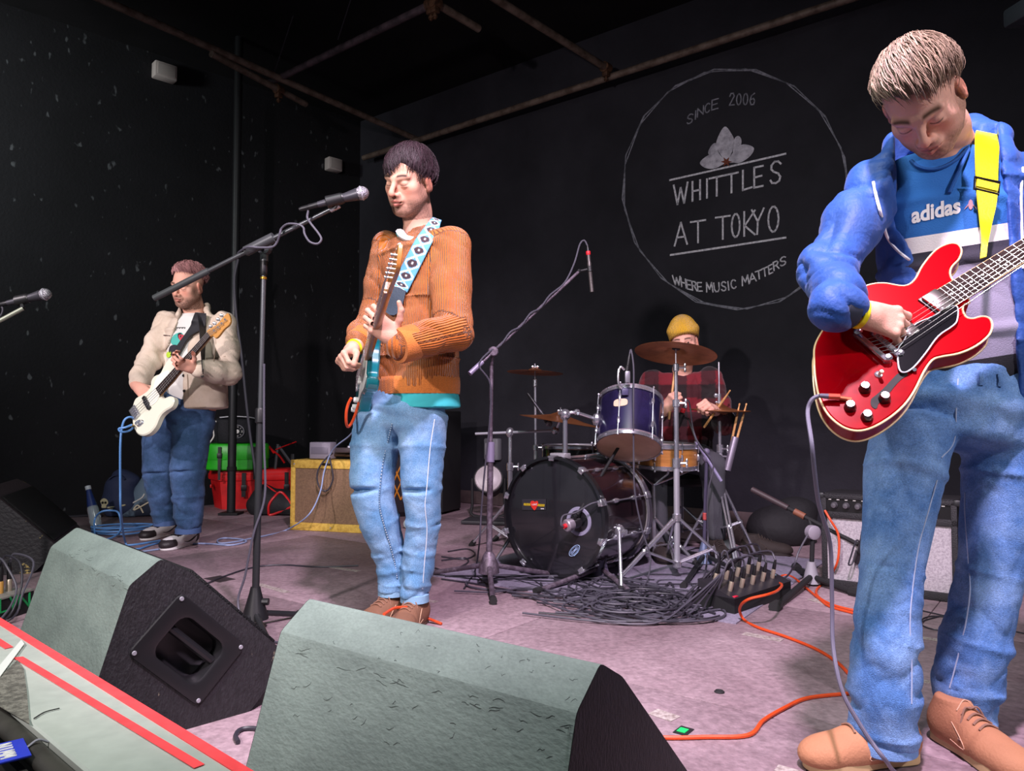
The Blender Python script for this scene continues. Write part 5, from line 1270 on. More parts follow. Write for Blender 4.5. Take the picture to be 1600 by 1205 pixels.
mb = MB().ball(tp_, .024, 10); mb.ball(tp_ + Z3 * .035, .02, 10); mb.build('joint', mat('joint_lilac', '#6e687f', .5), t)
s1 = P(1127, 752, bs.y - .03); s2 = P(1088, 690, bs.y + .0); s3 = P(1076, 655, bs.y + .03)
MB().tube([s1, s2], .010, 10).build('boom', mat('boom_lilac', '#8f88a8', .45, .3), t); MB().tube([s2, s3], .005, 8).build('boom_tip', M_blackm, t)
t2 = thing('microphone', 'small black snare mic with a red band near the hi-hat', 'microphone', P(1065, 655, bs.y))
a = P(1057, 668, bs.y + .06); b = P(1070, 634, bs.y + .05); dd = (b - a).normalized(); L = (b - a).length
MB().lathe([(0, 0), (.018, .002), (.02, .02), (.02, L * .6), (.012, L * .68)], a, dd, 14).build('body', mat('mic_black', '#1d1a1c', .45), t2); MB().lathe([(.013, L * .68), (.014, L * .7), (.013, L * .85), (.010, L * .88)], a, dd, 14).build('red_band', mat('ring_red', '#d21f2c', .5), t2); MB().lathe([(.01, L * .88), (.009, L), (.005, L * 1.25)], a, dd, 12).build('connector', M_black, t2)
MB().tube([s3, a.lerp(b, .5)], .006, 8).build('mic_clip', M_blackm, t)
cb = [b + dd * .03, P(1076, 627, bs.y + .03), P(1079, 640, bs.y + .0), P(1082, 665, bs.y), P(1090, 690, bs.y - .02), P(1112, 720, bs.y - .03), P(1114, 735, bs.y - .03), P(1107, 765, bs.y - .03), P(1105, 800, bs.y - .03), P(1106, 850, bs.y - .03), F(1100, 900, .008), F(1075, 925, .008)]
tag(MB().tube(cr(cb, 6), .0042, 7).build('microphone_cable', M_cableg), 'grey cable running along the snare mic boom', 'cable')
# ---- low stand in front of the silver amplifier
bs = Vector((F(1268, 914).x, F(1268, 914).y, 0)); tp_ = P(1270, 832, bs.y)
t = thing('microphone_stand', 'low stand with long taped boom reaching over the silver amplifier', 'stand', bs)
MB().tube([bs + Z3 * .05, tp_], .011, 10).build('pole', M_matte, t); MB().lathe([(.045, 0), (.036, .02), (.018, .10)], bs + Z3 * .01, Z3, 14).build('hub', mat('hub_grey', '#8d8a92', .5), t)
for f in (F(1215, 946, .014), F(1330, 925, .014), bs + Vector((.05, .3, .014))):
    lg = MB().tube([bs + Z3 * .04, f], .014, 10).build('leg', M_matte, t); MB().tube([f, f + (f - bs).normalized() * .05], .024, 10).build('rubber_foot', M_rubber, lg)
MB().lathe([(.028, -.02), (.034, -.016), (.034, .016), (.028, .02)], tp_, (0.2, -1, 0), 18).build('pivot', mat('pivot_pale', '#8f8893', .5), t)
b0 = P(1175, 765, bs.y + .22); b1 = P(1345, 853, bs.y - .13); bd = (b1 - b0).normalized(); MB().tube([b0, b1], .010, 10).build('boom', M_matte, t)
MB().tube([b0, b0 + bd * .20], .0155, 12).build('counterweight', mat('weight_brown', '#3b2e31', .5), t); MB().tube([b0 + bd * .235, b0 + bd * .29], .0165, 12).build('tape_wrap', mat('rust_tape', '#7a4a35', .6), t); MB().lathe([(.0, -.002), (.0155, 0)], b0, -bd, 12).build('end_cap', mat('cap_pale', '#9d959b', .5), t)
MB().tube([tp_, b0.lerp(b1, .55)], .009, 8).build('pivot_neck', M_matte, t)
ma = b1 + Vector((-.03, -.02, -.05)); mic('black mic hanging at the silver amplifier grille', b1 + Vector((.0, .03, -.09)), (.1, .5, -.8), k=.85)
tag(MB().tube(cr([b1 + Vector((0, 0, .01)), P(1338, 845, b1.y - .03), P(1330, 868, b1.y - .03), P(1326, 882, b1.y - .03), P(1332, 880, b1.y - .03), P(1338, 860, b1.y - .03)], 6), .004, 6).build('microphone_cable', M_cable), 'black cable loop hanging off the boom at the silver amplifier', 'cable')
tag(MB().tube(cr([P(1262, 836, bs.y - .05), P(1248, 862, bs.y - .05), P(1240, 885, bs.y - .05), F(1226, 903, .006), F(1190, 915, .006), F(1150, 905, .01)], 6), .0045, 7).build('microphone_cable', M_cableg), 'grey cable slanting from the low stand pivot to the floor', 'cable')

# ---- stage box with plugs, by the cable pile
q = F(1148, 962); sx = (F(1236, 931) - q); Lx = sx.length; ux = sx.normalized(); dy = Vector((-ux.y, ux.x, 0))
if dy.y < 0: dy = -dy
bl = q; 
t = thing('connector_box', 'black stage box full of plugs among the cables by the orange lead', 'box', bl + ux * Lx / 2 + dy * .08)
hull(MB(), [[bl + ux * a + dy * b + Z3 * z for a, b in ((0, 0), (Lx, 0), (Lx, .2), (0, .2))] for z in (.002, .065)]).build('box_base', M_matte, t)
tt = [bl + Z3 * .065, bl + ux * Lx + Z3 * .065, bl + ux * Lx + dy * .17 + Z3 * .12, bl + dy * .17 + Z3 * .12]
MB().prism([p - Z3 * .03 for p in tt], Z3 * .031).build('top_panel', mat('box_panel', '#2b292e', .4), t)
nz = (tt[1] - tt[0]).cross(tt[3] - tt[0]).normalized()
if nz.z < 0: nz = -nz
M_plug = mat('plug_silver', '#b9ac98', .4, .6)
ci = 0
for r_ in range(2):
    for i in range(5):
        c = tt[0].lerp(tt[1], (i + .6) / 5.4).lerp(tt[3].lerp(tt[2], (i + .6) / 5.4), .3 + .42 * r_); lean = (nz * 1.0 + Vector((.06 * math.sin(i * 3 + r_), -.05, .5))).normalized()
        pg = thing('cable_plug', '%s plug in the %s row of the stage box' % (['leftmost', 'second', 'middle', 'fourth', 'rightmost'][i], ['front', 'back'][r_]), 'plug', c)
        MB().lathe([(.0095, 0), (.0095, .04), (.0085, .042)], c, lean, 12).build('plug_shell', M_plug, pg)
        MB().lathe([(.0085, .04), (.008, .06), (.0045, .085)], c, lean, 12).build('plug_boot', M_black, pg)
        e = c + lean * .085; g = Vector((-.06 - .03 * i, .05 - .03 * r_, 0)); fl = F(1110 - 22 * i + r_ * 12, 950 + 6 * i - r_ * 18, .012)
        tag(MB().tube(cr([e, e + lean * .04 + g * .2, (e + lean * .05).lerp(fl, .35) + Z3 * .05, (e).lerp(fl, .75) + Z3 * .012, fl, fl + Vector((-.25, .02 * (i - 2), 0)), fl + Vector((-.5, .05 * (i - 1), 0))], 5), .0042, 6).build('stage_cable', M_cable if (i + r_) % 2 else M_cableg), 'cable from the %s plug of the %s row of the stage box' % (['leftmost', 'second', 'middle', 'fourth', 'rightmost'][i], ['front', 'back'][r_]), 'cable')
MB().lathe([(.012, 0), (.013, .004), (0, .006)], tt[1].lerp(tt[2], .4) - ux * .03, nz, 14).build('label_dot', mat('dot_blue', '#9fc3d6', .5), t)
MB().box(tt[0] + nz * .004 + ux * .025 + dy * .02, (.03, .03, .006), (ux, dy, nz), bev=.002).build('red_tab', mat('tab_red', '#c8203f', .5), t)

# ---- second stage box at the left, with green lettering
q0 = F(-40, 985); q1 = F(52, 955); ux = (q1 - q0).normalized(); Lx = (q1 - q0).length; dy = Vector((-ux.y, ux.x, 0))
if dy.y < 0: dy = -dy
t = thing('connector_box', 'black stage box with green hand lettering behind the left wedge', 'box', q0 + ux * Lx / 2)
hull(MB(), [[q0 + ux * a + dy * b + Z3 * z for a, b in ((0, 0), (Lx, 0), (Lx, .14), (0, .14))] for z in (.002, .085)]).build('box_base', M_matte, t)
MB().prism([q0 + ux * a + dy * b + Z3 * .085 for a, b in ((-.004, -.004), (Lx + .004, -.004), (Lx + .004, .144), (-.004, .144))], Z3 * .006).build('top_panel', mat('panel_pale', '#8d8a84', .5), t)
mb = MB()
fnb = -dy
for ch, x0, x1, y0, y1 in (('L', 0, 12, 0, 30), ('Y', 15, 27, 0, 30), ('N', 30, 46, 0, 30)):
    for ln in GL[ch]:
        p = [PL(x0 + (x1 - x0) * x, 958 - .22 * (x0 + (x1 - x0) * x) - 22 * y, q0 + fnb * .002, fnb) for x, y in ln]
        for u_, v_ in zip(p[:-1], p[1:]): mb.tube([u_, v_], .0045, 6)
mb.build('box_lettering', mat('paint_green', '#0f8a4a', .6), t)
for i in range(3):
    c = q0 + ux * (Lx * (.52 + .15 * i)) + dy * .07 + Z3 * .091
    pg = thing('cable_plug', '%s plug standing in the green lettered stage box' % ['left', 'middle', 'right'][i], 'plug', c)
    MB().lathe([(.011, 0), (.011, .045), (.009, .048)], c, Z3, 12).build('plug_shell', [M_plug, mat('plug_amber', '#c89448', .5), M_plug][i], pg); MB().lathe([(.009, .046), (.009, .09), (.005, .115)], c, Z3, 12).build('plug_boot', M_black, pg)
    tag(MB().tube(cr([c + Z3 * .115, c + Z3 * .15 + Vector((.02, 0, 0)), c + Vector((.07 + .02 * i, -.02, .12)), c + Vector((.13, -.05 - .03 * i, .02)), Vector((c.x + .1, c.y - .16, .01)), Vector((c.x - .1, c.y - .26 - .03 * i, .01)), Vector((c.x - .3, c.y - .2, .01))], 6), .0045, 6).build('stage_cable', M_cableg if i != 1 else M_cable), 'cable arching from the %s plug of the green lettered box' % ['left', 'middle', 'right'][i], 'cable')

# ---- cables over the floor
def cable(label, pts, m=M_cable, r=.0045, name='stage_cable', z=None, grp=None, n=7):
    p = [q if isinstance(q, Vector) else F(q[0], q[1], (z or r) + (q[2] if len(q) > 2 else 0)) for q in pts]
    return tag(MB().tube(cr(p, n), r, 7).build(name, m), label, 'cable', grp)
cable('orange cable running from the big wedge past the tan shoe', [(985, 1150), (1045, 1153), (1100, 1152), (1169, 1149), (1193, 1126), (1227, 1106), (1262, 1091), (1324, 1084), (1390, 1080)], M_cableo, .0055)
cable('orange cable looping from the stage box towards the blue jeans', [(1400, 1085), (1350, 1072), (1331, 1058), (1308, 1035), (1274, 1014), (1227, 995), (1185, 981), (1162, 968), (1156, 950, .05), (1169, 937, .10), (1200, 929, .12), (1216, 922, .11), (1221, 913, .07), (1204, 908, .03), (1180, 905, .0)], M_cableo, .0055)
am = F(1285, 916)
cable('orange cable hanging from the silver amplifier panel to the floor', [P(1289, 798, am.y - .02), P(1297, 812, am.y - .05), P(1309, 833, am.y - .06), P(1311, 858, am.y - .07), P(1306, 885, am.y - .06), F(1288, 910, .008), F(1276, 922, .006), F(1279, 933, .006), F(1300, 945, .006), F(1335, 954, .006), F(1370, 958, .006)], M_cableo, .0055)
cable('orange cable curving off the stage box towards the amplifier', [(1190, 907), (1215, 903), (1226, 899), (1240, 903), (1262, 921), (1280, 936), (1297, 948), (1340, 960)], M_cableo, .0055)
cable('orange cable end resting on the toe of the singer\'s shoe', [F(600, 960, .10), F(618, 950, .095), F(640, 950, .085), F(655, 957, .06), F(668, 966, .02), F(690, 975, .006)], M_cableo, .0055)
cable('black cable crossing the floor behind the tall mic stand', [(560, 884), (500, 886), (440, 883), (395, 887), (350, 901), (318, 915), (290, 930)], M_cable, .0045)
cable('black cable curving out from under the big wedge at its left end', [(372, 1160), (368, 1150), (375, 1141), (390, 1138), (410, 1140)], M_cable, .006)
cable('black cable along the foot of the left wall', [F(30, 806, .02), F(60, 805, .03), (90, 808), (130, 806), (160, 806)], M_cable, .010)
cable('thin black lead on the floor right of the silver amplifier', [(1440, 972), (1450, 968), (1475, 962), (1500, 958)], M_cable, .003)
cable('thin black loop of lead between the blue jean legs', [(1482, 985), (1460, 984), (1441, 977), (1442, 967), (1460, 963), (1490, 966)], M_cable, .003)
cable('black lead running from the silver amplifier to the right edge', [(1430, 952), (1470, 961), (1530, 975), (1610, 992)], M_cable, .003)
rg = random.Random(11)
# the tangle in front of the kit: each cable its own object
for i in range(26):
    x0 = rg.uniform(700, 900) if i % 3 else rg.uniform(880, 1000); x1 = rg.uniform(1000, 1140); y = rg.uniform(906, 950); n = rg.randint(6, 8); pts = []
    for k in range(n):
        f = k / (n - 1); x = x0 + (x1 - x0) * f + rg.uniform(-16, 16); yb = y + (x - 950) * .09 + 13 * math.sin(f * (4 + i % 4) + i) + rg.uniform(-7, 7)
        pts.append((x, min(max(yb, 900 + max(0, (x - 900) * .05)), 968 if x > 850 else 932), .004 * (i % 5)))
    if i % 3 == 0:
        pts += [(x1 + 14, y + 18 + rg.uniform(-4, 4), .01), (x1 - 20, y + 30, .01), (x1 - 90, y + 26, .012), (x1 - 150, y + 6, .012), (x1 - 110, y - 8, .014), (x1 - 40, y + 4, .014)]
        pts = [(a, min(b, 970), c) for a, b, c in pts]
    cable('grey-black cable in the tangle in front of the drum kit', pts, M_cable if i % 2 else M_cableg, .0042, grp='tangled cables in front of the drums', n=6)
for k, (x, y, rx, ry) in enumerate(((1005, 925, 45, 11), (985, 940, 60, 13), (1030, 935, 50, 14), (970, 930, 38, 10))):
    pts = [(x + rx * (1 + .05 * math.sin(3 * a)) * math.cos(a), y + ry * math.sin(a) + .6 * a, .006 + .002 * a) for a in [j * .52 for j in range(24)]]
    cable('coiled grey-black cable in the tangle in front of the drum kit', pts, M_cableg if k % 2 else M_cable, .0042, grp='coils in front of the drums', n=4)
for k, pts in enumerate(([(680, 888), (700, 893), (730, 880), (725, 872), (690, 876)], [(700, 862), (730, 858), (742, 866), (725, 874), (690, 870)], [(690, 905), (740, 912), (800, 922), (860, 920), (900, 910)], [(725, 920), (742, 900), (765, 915), (830, 935), (900, 942)])):
    cable('black cable on the floor left of the overhead stand, %s' % ['in a flat hook', 'in a small loop, farthest back', 'running straight along the mat edge', 'bending around the stand feet'][k], pts, M_cable, .0045)
# blue cable: coil on the floor at the left, rising to the bass
pts = []
qc = F(196, 834)
for j in range(46):
    a = j * .42; pts.append(Vector((qc.x + (.20 + .02 * math.sin(j * 1.7)) * math.cos(a), qc.y + (.16 + .02 * math.cos(j)) * math.sin(a) - .0 * j, .007 + .0012 * j)))
tag(MB().tube(cr(pts, 3), .0062, 7).build('coiled_cable', M_cableb), 'coil of pale blue cable on the floor before the backpacks', 'cable')
bs_ = F(238, 862)
cable('blue cable hanging from the white bass down to the floor', [P(206, 664, 4.18), P(196, 668, 4.15), P(186, 670, 4.15), P(190, 675, 4.16), P(204, 672, 4.2), P(212, 660, 4.25), P(205, 652, 4.22), P(195, 656, 4.2), P(190, 672, 4.2), P(188, 700, 4.2), P(188, 760, 4.25), P(189, 800, 4.3), F(196, 848, .01), F(212, 858, .008), F(235, 852, .008), F(260, 845, .008)], M_cableb, .0062)
cable('blue cable arcing over the coil beside the bottle', [F(148, 838, .01), P(148, 812, 5.15), P(158, 800, 5.1), P(175, 798, 5.1), P(186, 803, 5.0), F(188, 828, .05), F(170, 842, .01), F(120, 850, .008)], M_cableb, .0062)
cable('second blue cable laid out from the coil towards the far left wedge', [(250, 845), (200, 852), (150, 850), (110, 846), (70, 845), (40, 850)], M_cableb, .0062)
cable('braided pale cable from the singer\'s guitar over the tweed amplifier to the floor', [P(556, 668, 4.5), P(545, 682, 4.9), P(520, 703, 5.15), P(507, 735, 5.2), P(500, 770, 5.15), P(482, 805, 5.05), F(448, 828, .006), F(420, 836, .006), F(390, 842, .006), F(372, 846, .006), F(345, 849, .006), F(340, 844, .008), F(352, 841, .008), F(378, 843, .01), F(384, 847, .008), F(360, 852, .006), F(330, 850, .006), F(300, 850, .006), F(250, 858, .006), F(222, 862, .006)], M_cablew, .005)

# ================================================================== people: shared builders
def skinmat(name, rough=.6):
    m = mat(name, '#c08a70', rough, attr='Col', bump=.12, bscale=260, spec=.22)
    b = m.node_tree.nodes['Principled BSDF']; b.inputs['Subsurface Weight'].default_value = 0.08; b.inputs['Subsurface Radius'].default_value = (.01, .004, .002); b.inputs['Subsurface Scale'].default_value = .6
    return m
M_skin = skinmat('skin')
def proj(V):                                  # world -> pixel (numpy)
    V = np.asarray(V, float) - np.array(EYE); d = V @ np.array(_f); return CX + FPX * (V @ np.array(_r)) / d, CY - FPX * (V @ np.array(_u)) / d
class Head:
    def __init__(s, c, yaw, pitch, roll, sc=1.0):
        c = Vector(c); v = (c - EYE).normalized(); Y = -v; Zu = (Z3 - v * Z3.dot(v)).normalized(); X = Y.cross(Zu)
        yw, pt, rl = [math.radians(a) for a in (yaw, pitch, roll)]
        f = Y * math.cos(yw) + X * math.sin(yw); r = X * math.cos(yw) - Y * math.sin(yw)
        f2 = f * math.cos(pt) - Zu * math.sin(pt); u2 = Zu * math.cos(pt) + f * math.sin(pt)
        R = Matrix.Rotation(rl, 3, v)
        s.c = c; s.x = R @ r; s.y = R @ f2; s.z = R @ u2; s.s = sc; s.M = np.array([s.x, s.y, s.z]).T
    def p(s, x, y, z): return s.c + (s.x * x + s.y * y + s.z * z) * s.s
    def loc(s, V): return (np.asarray(V) - np.array(s.c)) @ s.M / s.s
    def build(s, F_, jaw=1.0, nose=1.0, beard=0.0):
        S = s.s
        def E(c, r, k, sub=False): F_.ell(s.p(*c), [q * S for q in r], s.M, k * S, sub)
        def Cn(a, b, ra, rb, k, sub=False): F_.cone(s.p(*a), s.p(*b), ra * S, rb * S, k * S, sub)
        E((0, -.017, .036), (.0755, .097, .086), .01)
        E((0, .028, -.028), (.060, .060, .088), .03)
        for q in (1, -1):
            Cn((q * .050 * jaw, .000, -.050), (q * .020, .060, -.095), .022, .020, .03)
            E((q * .046, .052, -.020), (.022, .022, .020), .022)
            E((q * .040, .035, -.055), (.022, .030, .030), .025)
        E((0, .071, -.099), (.021, .017, .017), .022)
        for q in (1, -1):
            E((q * .0325, .103, .001), (.0215, .021, .0125), .016, True)
            Cn((q * .048, .071, .022), (q * .012, .086, .018), .0075, .0085, .016)
            E((q * .0325, .0740, .000), (.0150, .0128, .0112), .005)
            E((q * .0325, .0775, -.0105), (.016, .008, .005), .006)
        Cn((0, .082, .016), (0, .108 * nose, -.026), .0085, .0095, .012)
        E((0, .1085 * nose, -.034), (.0115, .0115, .0105), .008)
        for q in (1, -1):
            E((q * .0135, .097, -.0375), (.0082, .0105, .0078), .006)
            E((q * .0068, .1045, -.0445), (.0042, .006, .0042), .004, True)
        E((0, .088, -.058), (.028, .016, .018), .014)
        for q in (1, -1):
            Cn((0, .1005, -.0585), (q * .021, .0885, -.0625), .0052, .0032, .004)
            Cn((0, .0995, -.0735), (q * .019, .0880, -.0690), .0064, .0034, .004)
        Cn((-.023, .0925, -.0655), (.023, .0925, -.0655), .0030, .0030, .004, True); E((0, .1045, -.066), (.014, .006, .0022), .003, True)
        E((0, .095, -.086), (.016, .007, .005), .008, True)
        for q in (1, -1):
            A = np.array([s.x * 1, s.y * .94 - s.z * .2 + s.x * (q * -.2), s.z * .96 + s.y * -.2]).T
            F_.ell(s.p(q * .0775, -.010, -.008), (.0085 * S, .018 * S, .031 * S), A, .006 * S)
            F_.ell(s.p(q * .0885, -.008, -.004), (.0065 * S, .010 * S, .019 * S), A, .005 * S, True)
            F_.ell(s.p(q * .0785, -.004, -.032), (.007 * S, .009 * S, .010 * S), A, .006 * S)
    def colour(s, V, skin, hair, beard=0.0, lip='#a4564f', sc=None):
        L = s.loc(V); x, y, z = L[:, 0], L[:, 1], L[:, 2]; sk = np.array(lin(skin)[:3]); hr = np.array(lin(hair)[:3]); lp = np.array(lin(lip)[:3])
        col = np.tile(sk, (len(V), 1)); near = (np.abs(x) < .11) & (np.abs(y) < .14) & (z > -.14) & (z < .15)
        def mixc(w_, c):
            nonlocal col; w_ = np.clip(w_, 0, 1)[:, None]; col = col * (1 - w_) + np.asarray(c) * w_
        sm = lambda a, b, q: np.clip((q - a) / (b - a), 0, 1)
        red = sk * np.array([1.08, .72, .68])
        mixc(near * .55 * np.exp(-((np.abs(x) - .042) ** 2 / .0003 + (z + .028) ** 2 / .0004)) * (y > .02), red)
        mixc(near * .6 * np.exp(-(x ** 2 / .0002 + (z + .034) ** 2 / .0002)) * (y > .085), red)
        mixc(near * .7 * (np.abs(x) > .078) * (y < .03), sk * np.array([1.05, .66, .6]))
        if beard:
            side = sm(.035, .052, np.abs(x)) * sm(.06, .03, y) * sm(.015, -.02, z) * sm(-.035, -.01, y)
            low = sm(-.072, -.084, z) * sm(-.03, .02, y); mous = np.exp(-((z + .050) ** 2 / .00006)) * sm(.03, .022, np.abs(x)) * (y > .07)
            jawm = sm(-.045, -.072, z) * sm(.025, .04, np.abs(x)) * sm(-.045, -.015, y)
            nz = .75 + .25 * wob(V, 5, 700, 4)
            mixc(near * np.clip(np.maximum(np.maximum(side * .9, low), np.maximum(mous * .8, jawm)), 0, 1) * beard * nz * (z > -.135), hr * .6 + sk * .10)
        lipw = np.maximum(np.exp(-((z + .0605 - .0022 * np.cos(x * 150)) ** 2 / .0000130)), np.exp(-((z + .0725) ** 2 / .000022))) * sm(.0235, .017, np.abs(x)) * (y > .080)
        mixc(near * lipw * .9, lp); mixc(near * np.exp(-((z + .0658) ** 2 / .0000035)) * sm(.024, .020, np.abs(x)) * (y > .078) * .85, lp * .25)
        ax_ = np.abs(x); bz = .0245 + .003 * np.sin((ax_ - .012) * 75)
        mixc(near * np.exp(-((z - bz) ** 2 / .0000260)) * sm(.010, .016, ax_) * sm(.056, .047, ax_) * (y > .05) * 1.0, hr * .45)
        ez = -.0035 - .0035 * np.cos((ax_ - .0325) * 100)
        mixc(near * np.exp(-((z - ez) ** 2 / .0000026)) * sm(.0175, .020, ax_) * sm(.048, .045, ax_) * (y > .05) * .9, (.012, .008, .007))
        mixc(near * np.exp(-((z - .0095) ** 2 / .000004)) * sm(.019, .024, ax_) * sm(.048, .042, ax_) * (y > .05) * .35, sk * .45)
        for q in (1, -1): mixc(near * np.exp(-(((x - q * .0068) ** 2 + (z + .0445) ** 2) / .000012)) * (y > .09) * .8, sk * .12)
        return col
def hair(head, parent, col, amax, n=900, length=(28, 50), lift=.012, rad=.0014, seed=1, crown=(0, -.055, .115), el=((0, -.015, .034), (.079, .101, .091)), sweep=0.0, gap=None, name='hair', clump=.35, base_col=None, spread=1.0, jit=3.5):
    rg = random.Random(seed); c = Vector(el[0]); r = Vector(el[1]); crv = (Vector(crown) - c); crv = Vector((crv.x / r.x, crv.y / r.y, crv.z / r.z)).normalized()
    e1 = Vector((0, 1, 0)); e1 = (e1 - crv * e1.dot(crv)).normalized(); e2 = crv.cross(e1)
    def am(ph):
        ph = (ph + math.pi) % (2 * math.pi) - math.pi; xs = sorted(amax.items()); d = math.degrees(ph)
        return float(np.interp(d, [q[0] for q in xs], [q[1] for q in xs]))
    def pt(ph, a, h):
        d = crv * math.cos(a) + (e1 * math.cos(ph) + e2 * math.sin(ph)) * math.sin(a)
        q = Vector((d.x * r.x, d.y * r.y, d.z * r.z)); nn = Vector((d.x / r.x, d.y / r.y, d.z / r.z)).normalized()
        return head.p(*(c + q + nn * h))
    mb = MB(); cols = []; base = np.array(lin(col)[:3])
    # scalp cap
    na, nr = 40, 12; vs = []; fs = []
    for i in range(nr + 1):
        for j in range(na):
            ph = 2 * math.pi * j / na; a = math.radians(am(ph) - 4) * i / nr; vs.append(pt(ph, a, .004 - (.012 if i == nr else 0)))
    for i in range(nr):
        for j in range(na): fs.append((i * na + j, (i + 1) * na + j, (i + 1) * na + (j + 1) % na, i * na + (j + 1) % na))
    mb.add(vs, fs); cols += [base * .55] * len(vs)
    for i in range(n):
        ph = rg.uniform(-math.pi, math.pi); A = am(ph); ln = rg.uniform(*length); a1 = A * (1 - rg.random() ** 1.6 * .72) + rg.gauss(0, jit); a0 = max(0, a1 - ln)
        if gap and a1 > A - 14 and gap[0] < math.degrees(ph) < gap[1] and rg.random() < gap[2]: a1 -= rg.uniform(10, 26); a0 = max(0, a1 - ln)
        ph1 = ph + sweep * (.5 + .5 * math.cos(ph)) + rg.uniform(-.14, .14) * spread; k = 6; pth = []; ph1 += .35 * math.sin(ph * 9 + a1 * .1) * clump; h0 = rg.uniform(.3, 1.0) * lift
        for j in range(k + 1):
            t = j / k; pth.append(pt(ph + (ph1 - ph) * t, math.radians(a0 + (a1 - a0) * t), .003 + h0 * math.sin(math.pi * (.15 + .8 * t)) + .002 * math.sin(i * 7 + t * 5)))
        w_ = rg.uniform(.5, 1.4) * rad; before = len(mb.v)
        mb.tube(pth, [w_ * q for q in (.5, .95, 1, .95, .85, .6, .12)], 5, cap=False, flat=.55)
        f = .55 + .95 * rg.random() ** 1.5; cols += [base * f] * (len(mb.v) - before)
    me = mb.mesh(name, origin(parent), 60, fix=False); set_col(me, np.array(cols))
    m = mat('hair_strands', '#ffffff', .55, attr='Col', spec=.28); return link(name, me, m, parent)
def hand(F_, wrist, yd, zb, right, sc=1.0, curl=((35, 45, 30),) * 4, spread=3, thumb=((.75, .55, -.35), (.35, .8, -.45), (.1, .9, -.4)), k=.005):
    y = Vector(yd).normalized(); z = Vector(zb); z = (z - y * z.dot(y)).normalized(); x = y.cross(z) * (-1 if right else 1)   # x points to the thumb side
    o = Vector(wrist)
    def p(a, b, c): return o + (x * a + y * b + z * c) * sc
    R = lambda v: v * sc
    roots = [(.030, .088), (.0105, .093), (-.0095, .089), (-.028, .079)]
    for a, b in roots: F_.cone(p(a * .62, .012, 0), p(a, b, 0), R(.0145), R(.0108), R(.014))
    F_.cone(p(-.004, -.04, 0), p(0, .02, 0), R(.024), R(.022), R(.02)); F_.ell(p(.022, .040, -.010), (R(.016), R(.030), R(.015)), np.array([x, y, z]).T, R(.014))
    L = [(.042, .026, .021), (.046, .030, .022), (.042, .028, .021), (.034, .021, .019)]; tips = []
    for i in range(4):
        q = p(roots[i][0], roots[i][1], 0); an = 0; rr = [.0098, .0088, .0080, .0070] if i < 3 else [.0088, .0078, .0070, .0062]
        sp = math.radians(spread * (1.5 - i)); yy = (y * math.cos(sp) + x * math.sin(sp))
        F_.ell(q + z * R(.003), (R(.0105),) * 3, None, R(.006))
        for j in range(3):
            an += math.radians(curl[i][j]); d = yy * math.cos(an) - z * math.sin(an); q2 = q + d * R(L[i][j])
            F_.cone(q, q2, R(rr[j]), R(rr[j + 1]), R(k)); q = q2
        tips.append(q)
    q = p(.020, .020, -.006); rr = [.0145, .0115, .0100, .0080]; Lt = (.040, .034, .026)
    for j in range(3):
        d = (x * thumb[j][0] + y * thumb[j][1] + z * thumb[j][2]).normalized(); q2 = q + d * R(Lt[j]); F_.cone(q, q2, R(rr[j]), R(rr[j + 1]), R(.007 if j == 0 else k)); q = q2
    tips.append(q); return tips
def garment(name, F_, m, parent, wr=(), rl=1, cols=None, attrs=(), relaxed=.5):
    V, Q = F_.poly(); V = relax(V, Q, rl, relaxed)
    for w_ in wr:
        seed, d, fr, amp = w_[:4]; n = v_normals(V, Q); a = folds(V, seed, d, fr, *(w_[5:] if len(w_) > 5 else ())) * amp
        if len(w_) > 4 and w_[4] is not None: a = a * w_[4](V)
        V = V + n * a[:, None]
    me = np_mesh(name, V, Q, origin(parent))
    if cols is not None: set_col(me, cols(V))
    for nm, fn in attrs: set_f(me, fn(V), nm)
    o = link(name, me, m, parent); return o
def bounds(pts, pad):
    p = np.array([tuple(q) for q in pts]); return p.min(0) - pad, p.max(0) + pad
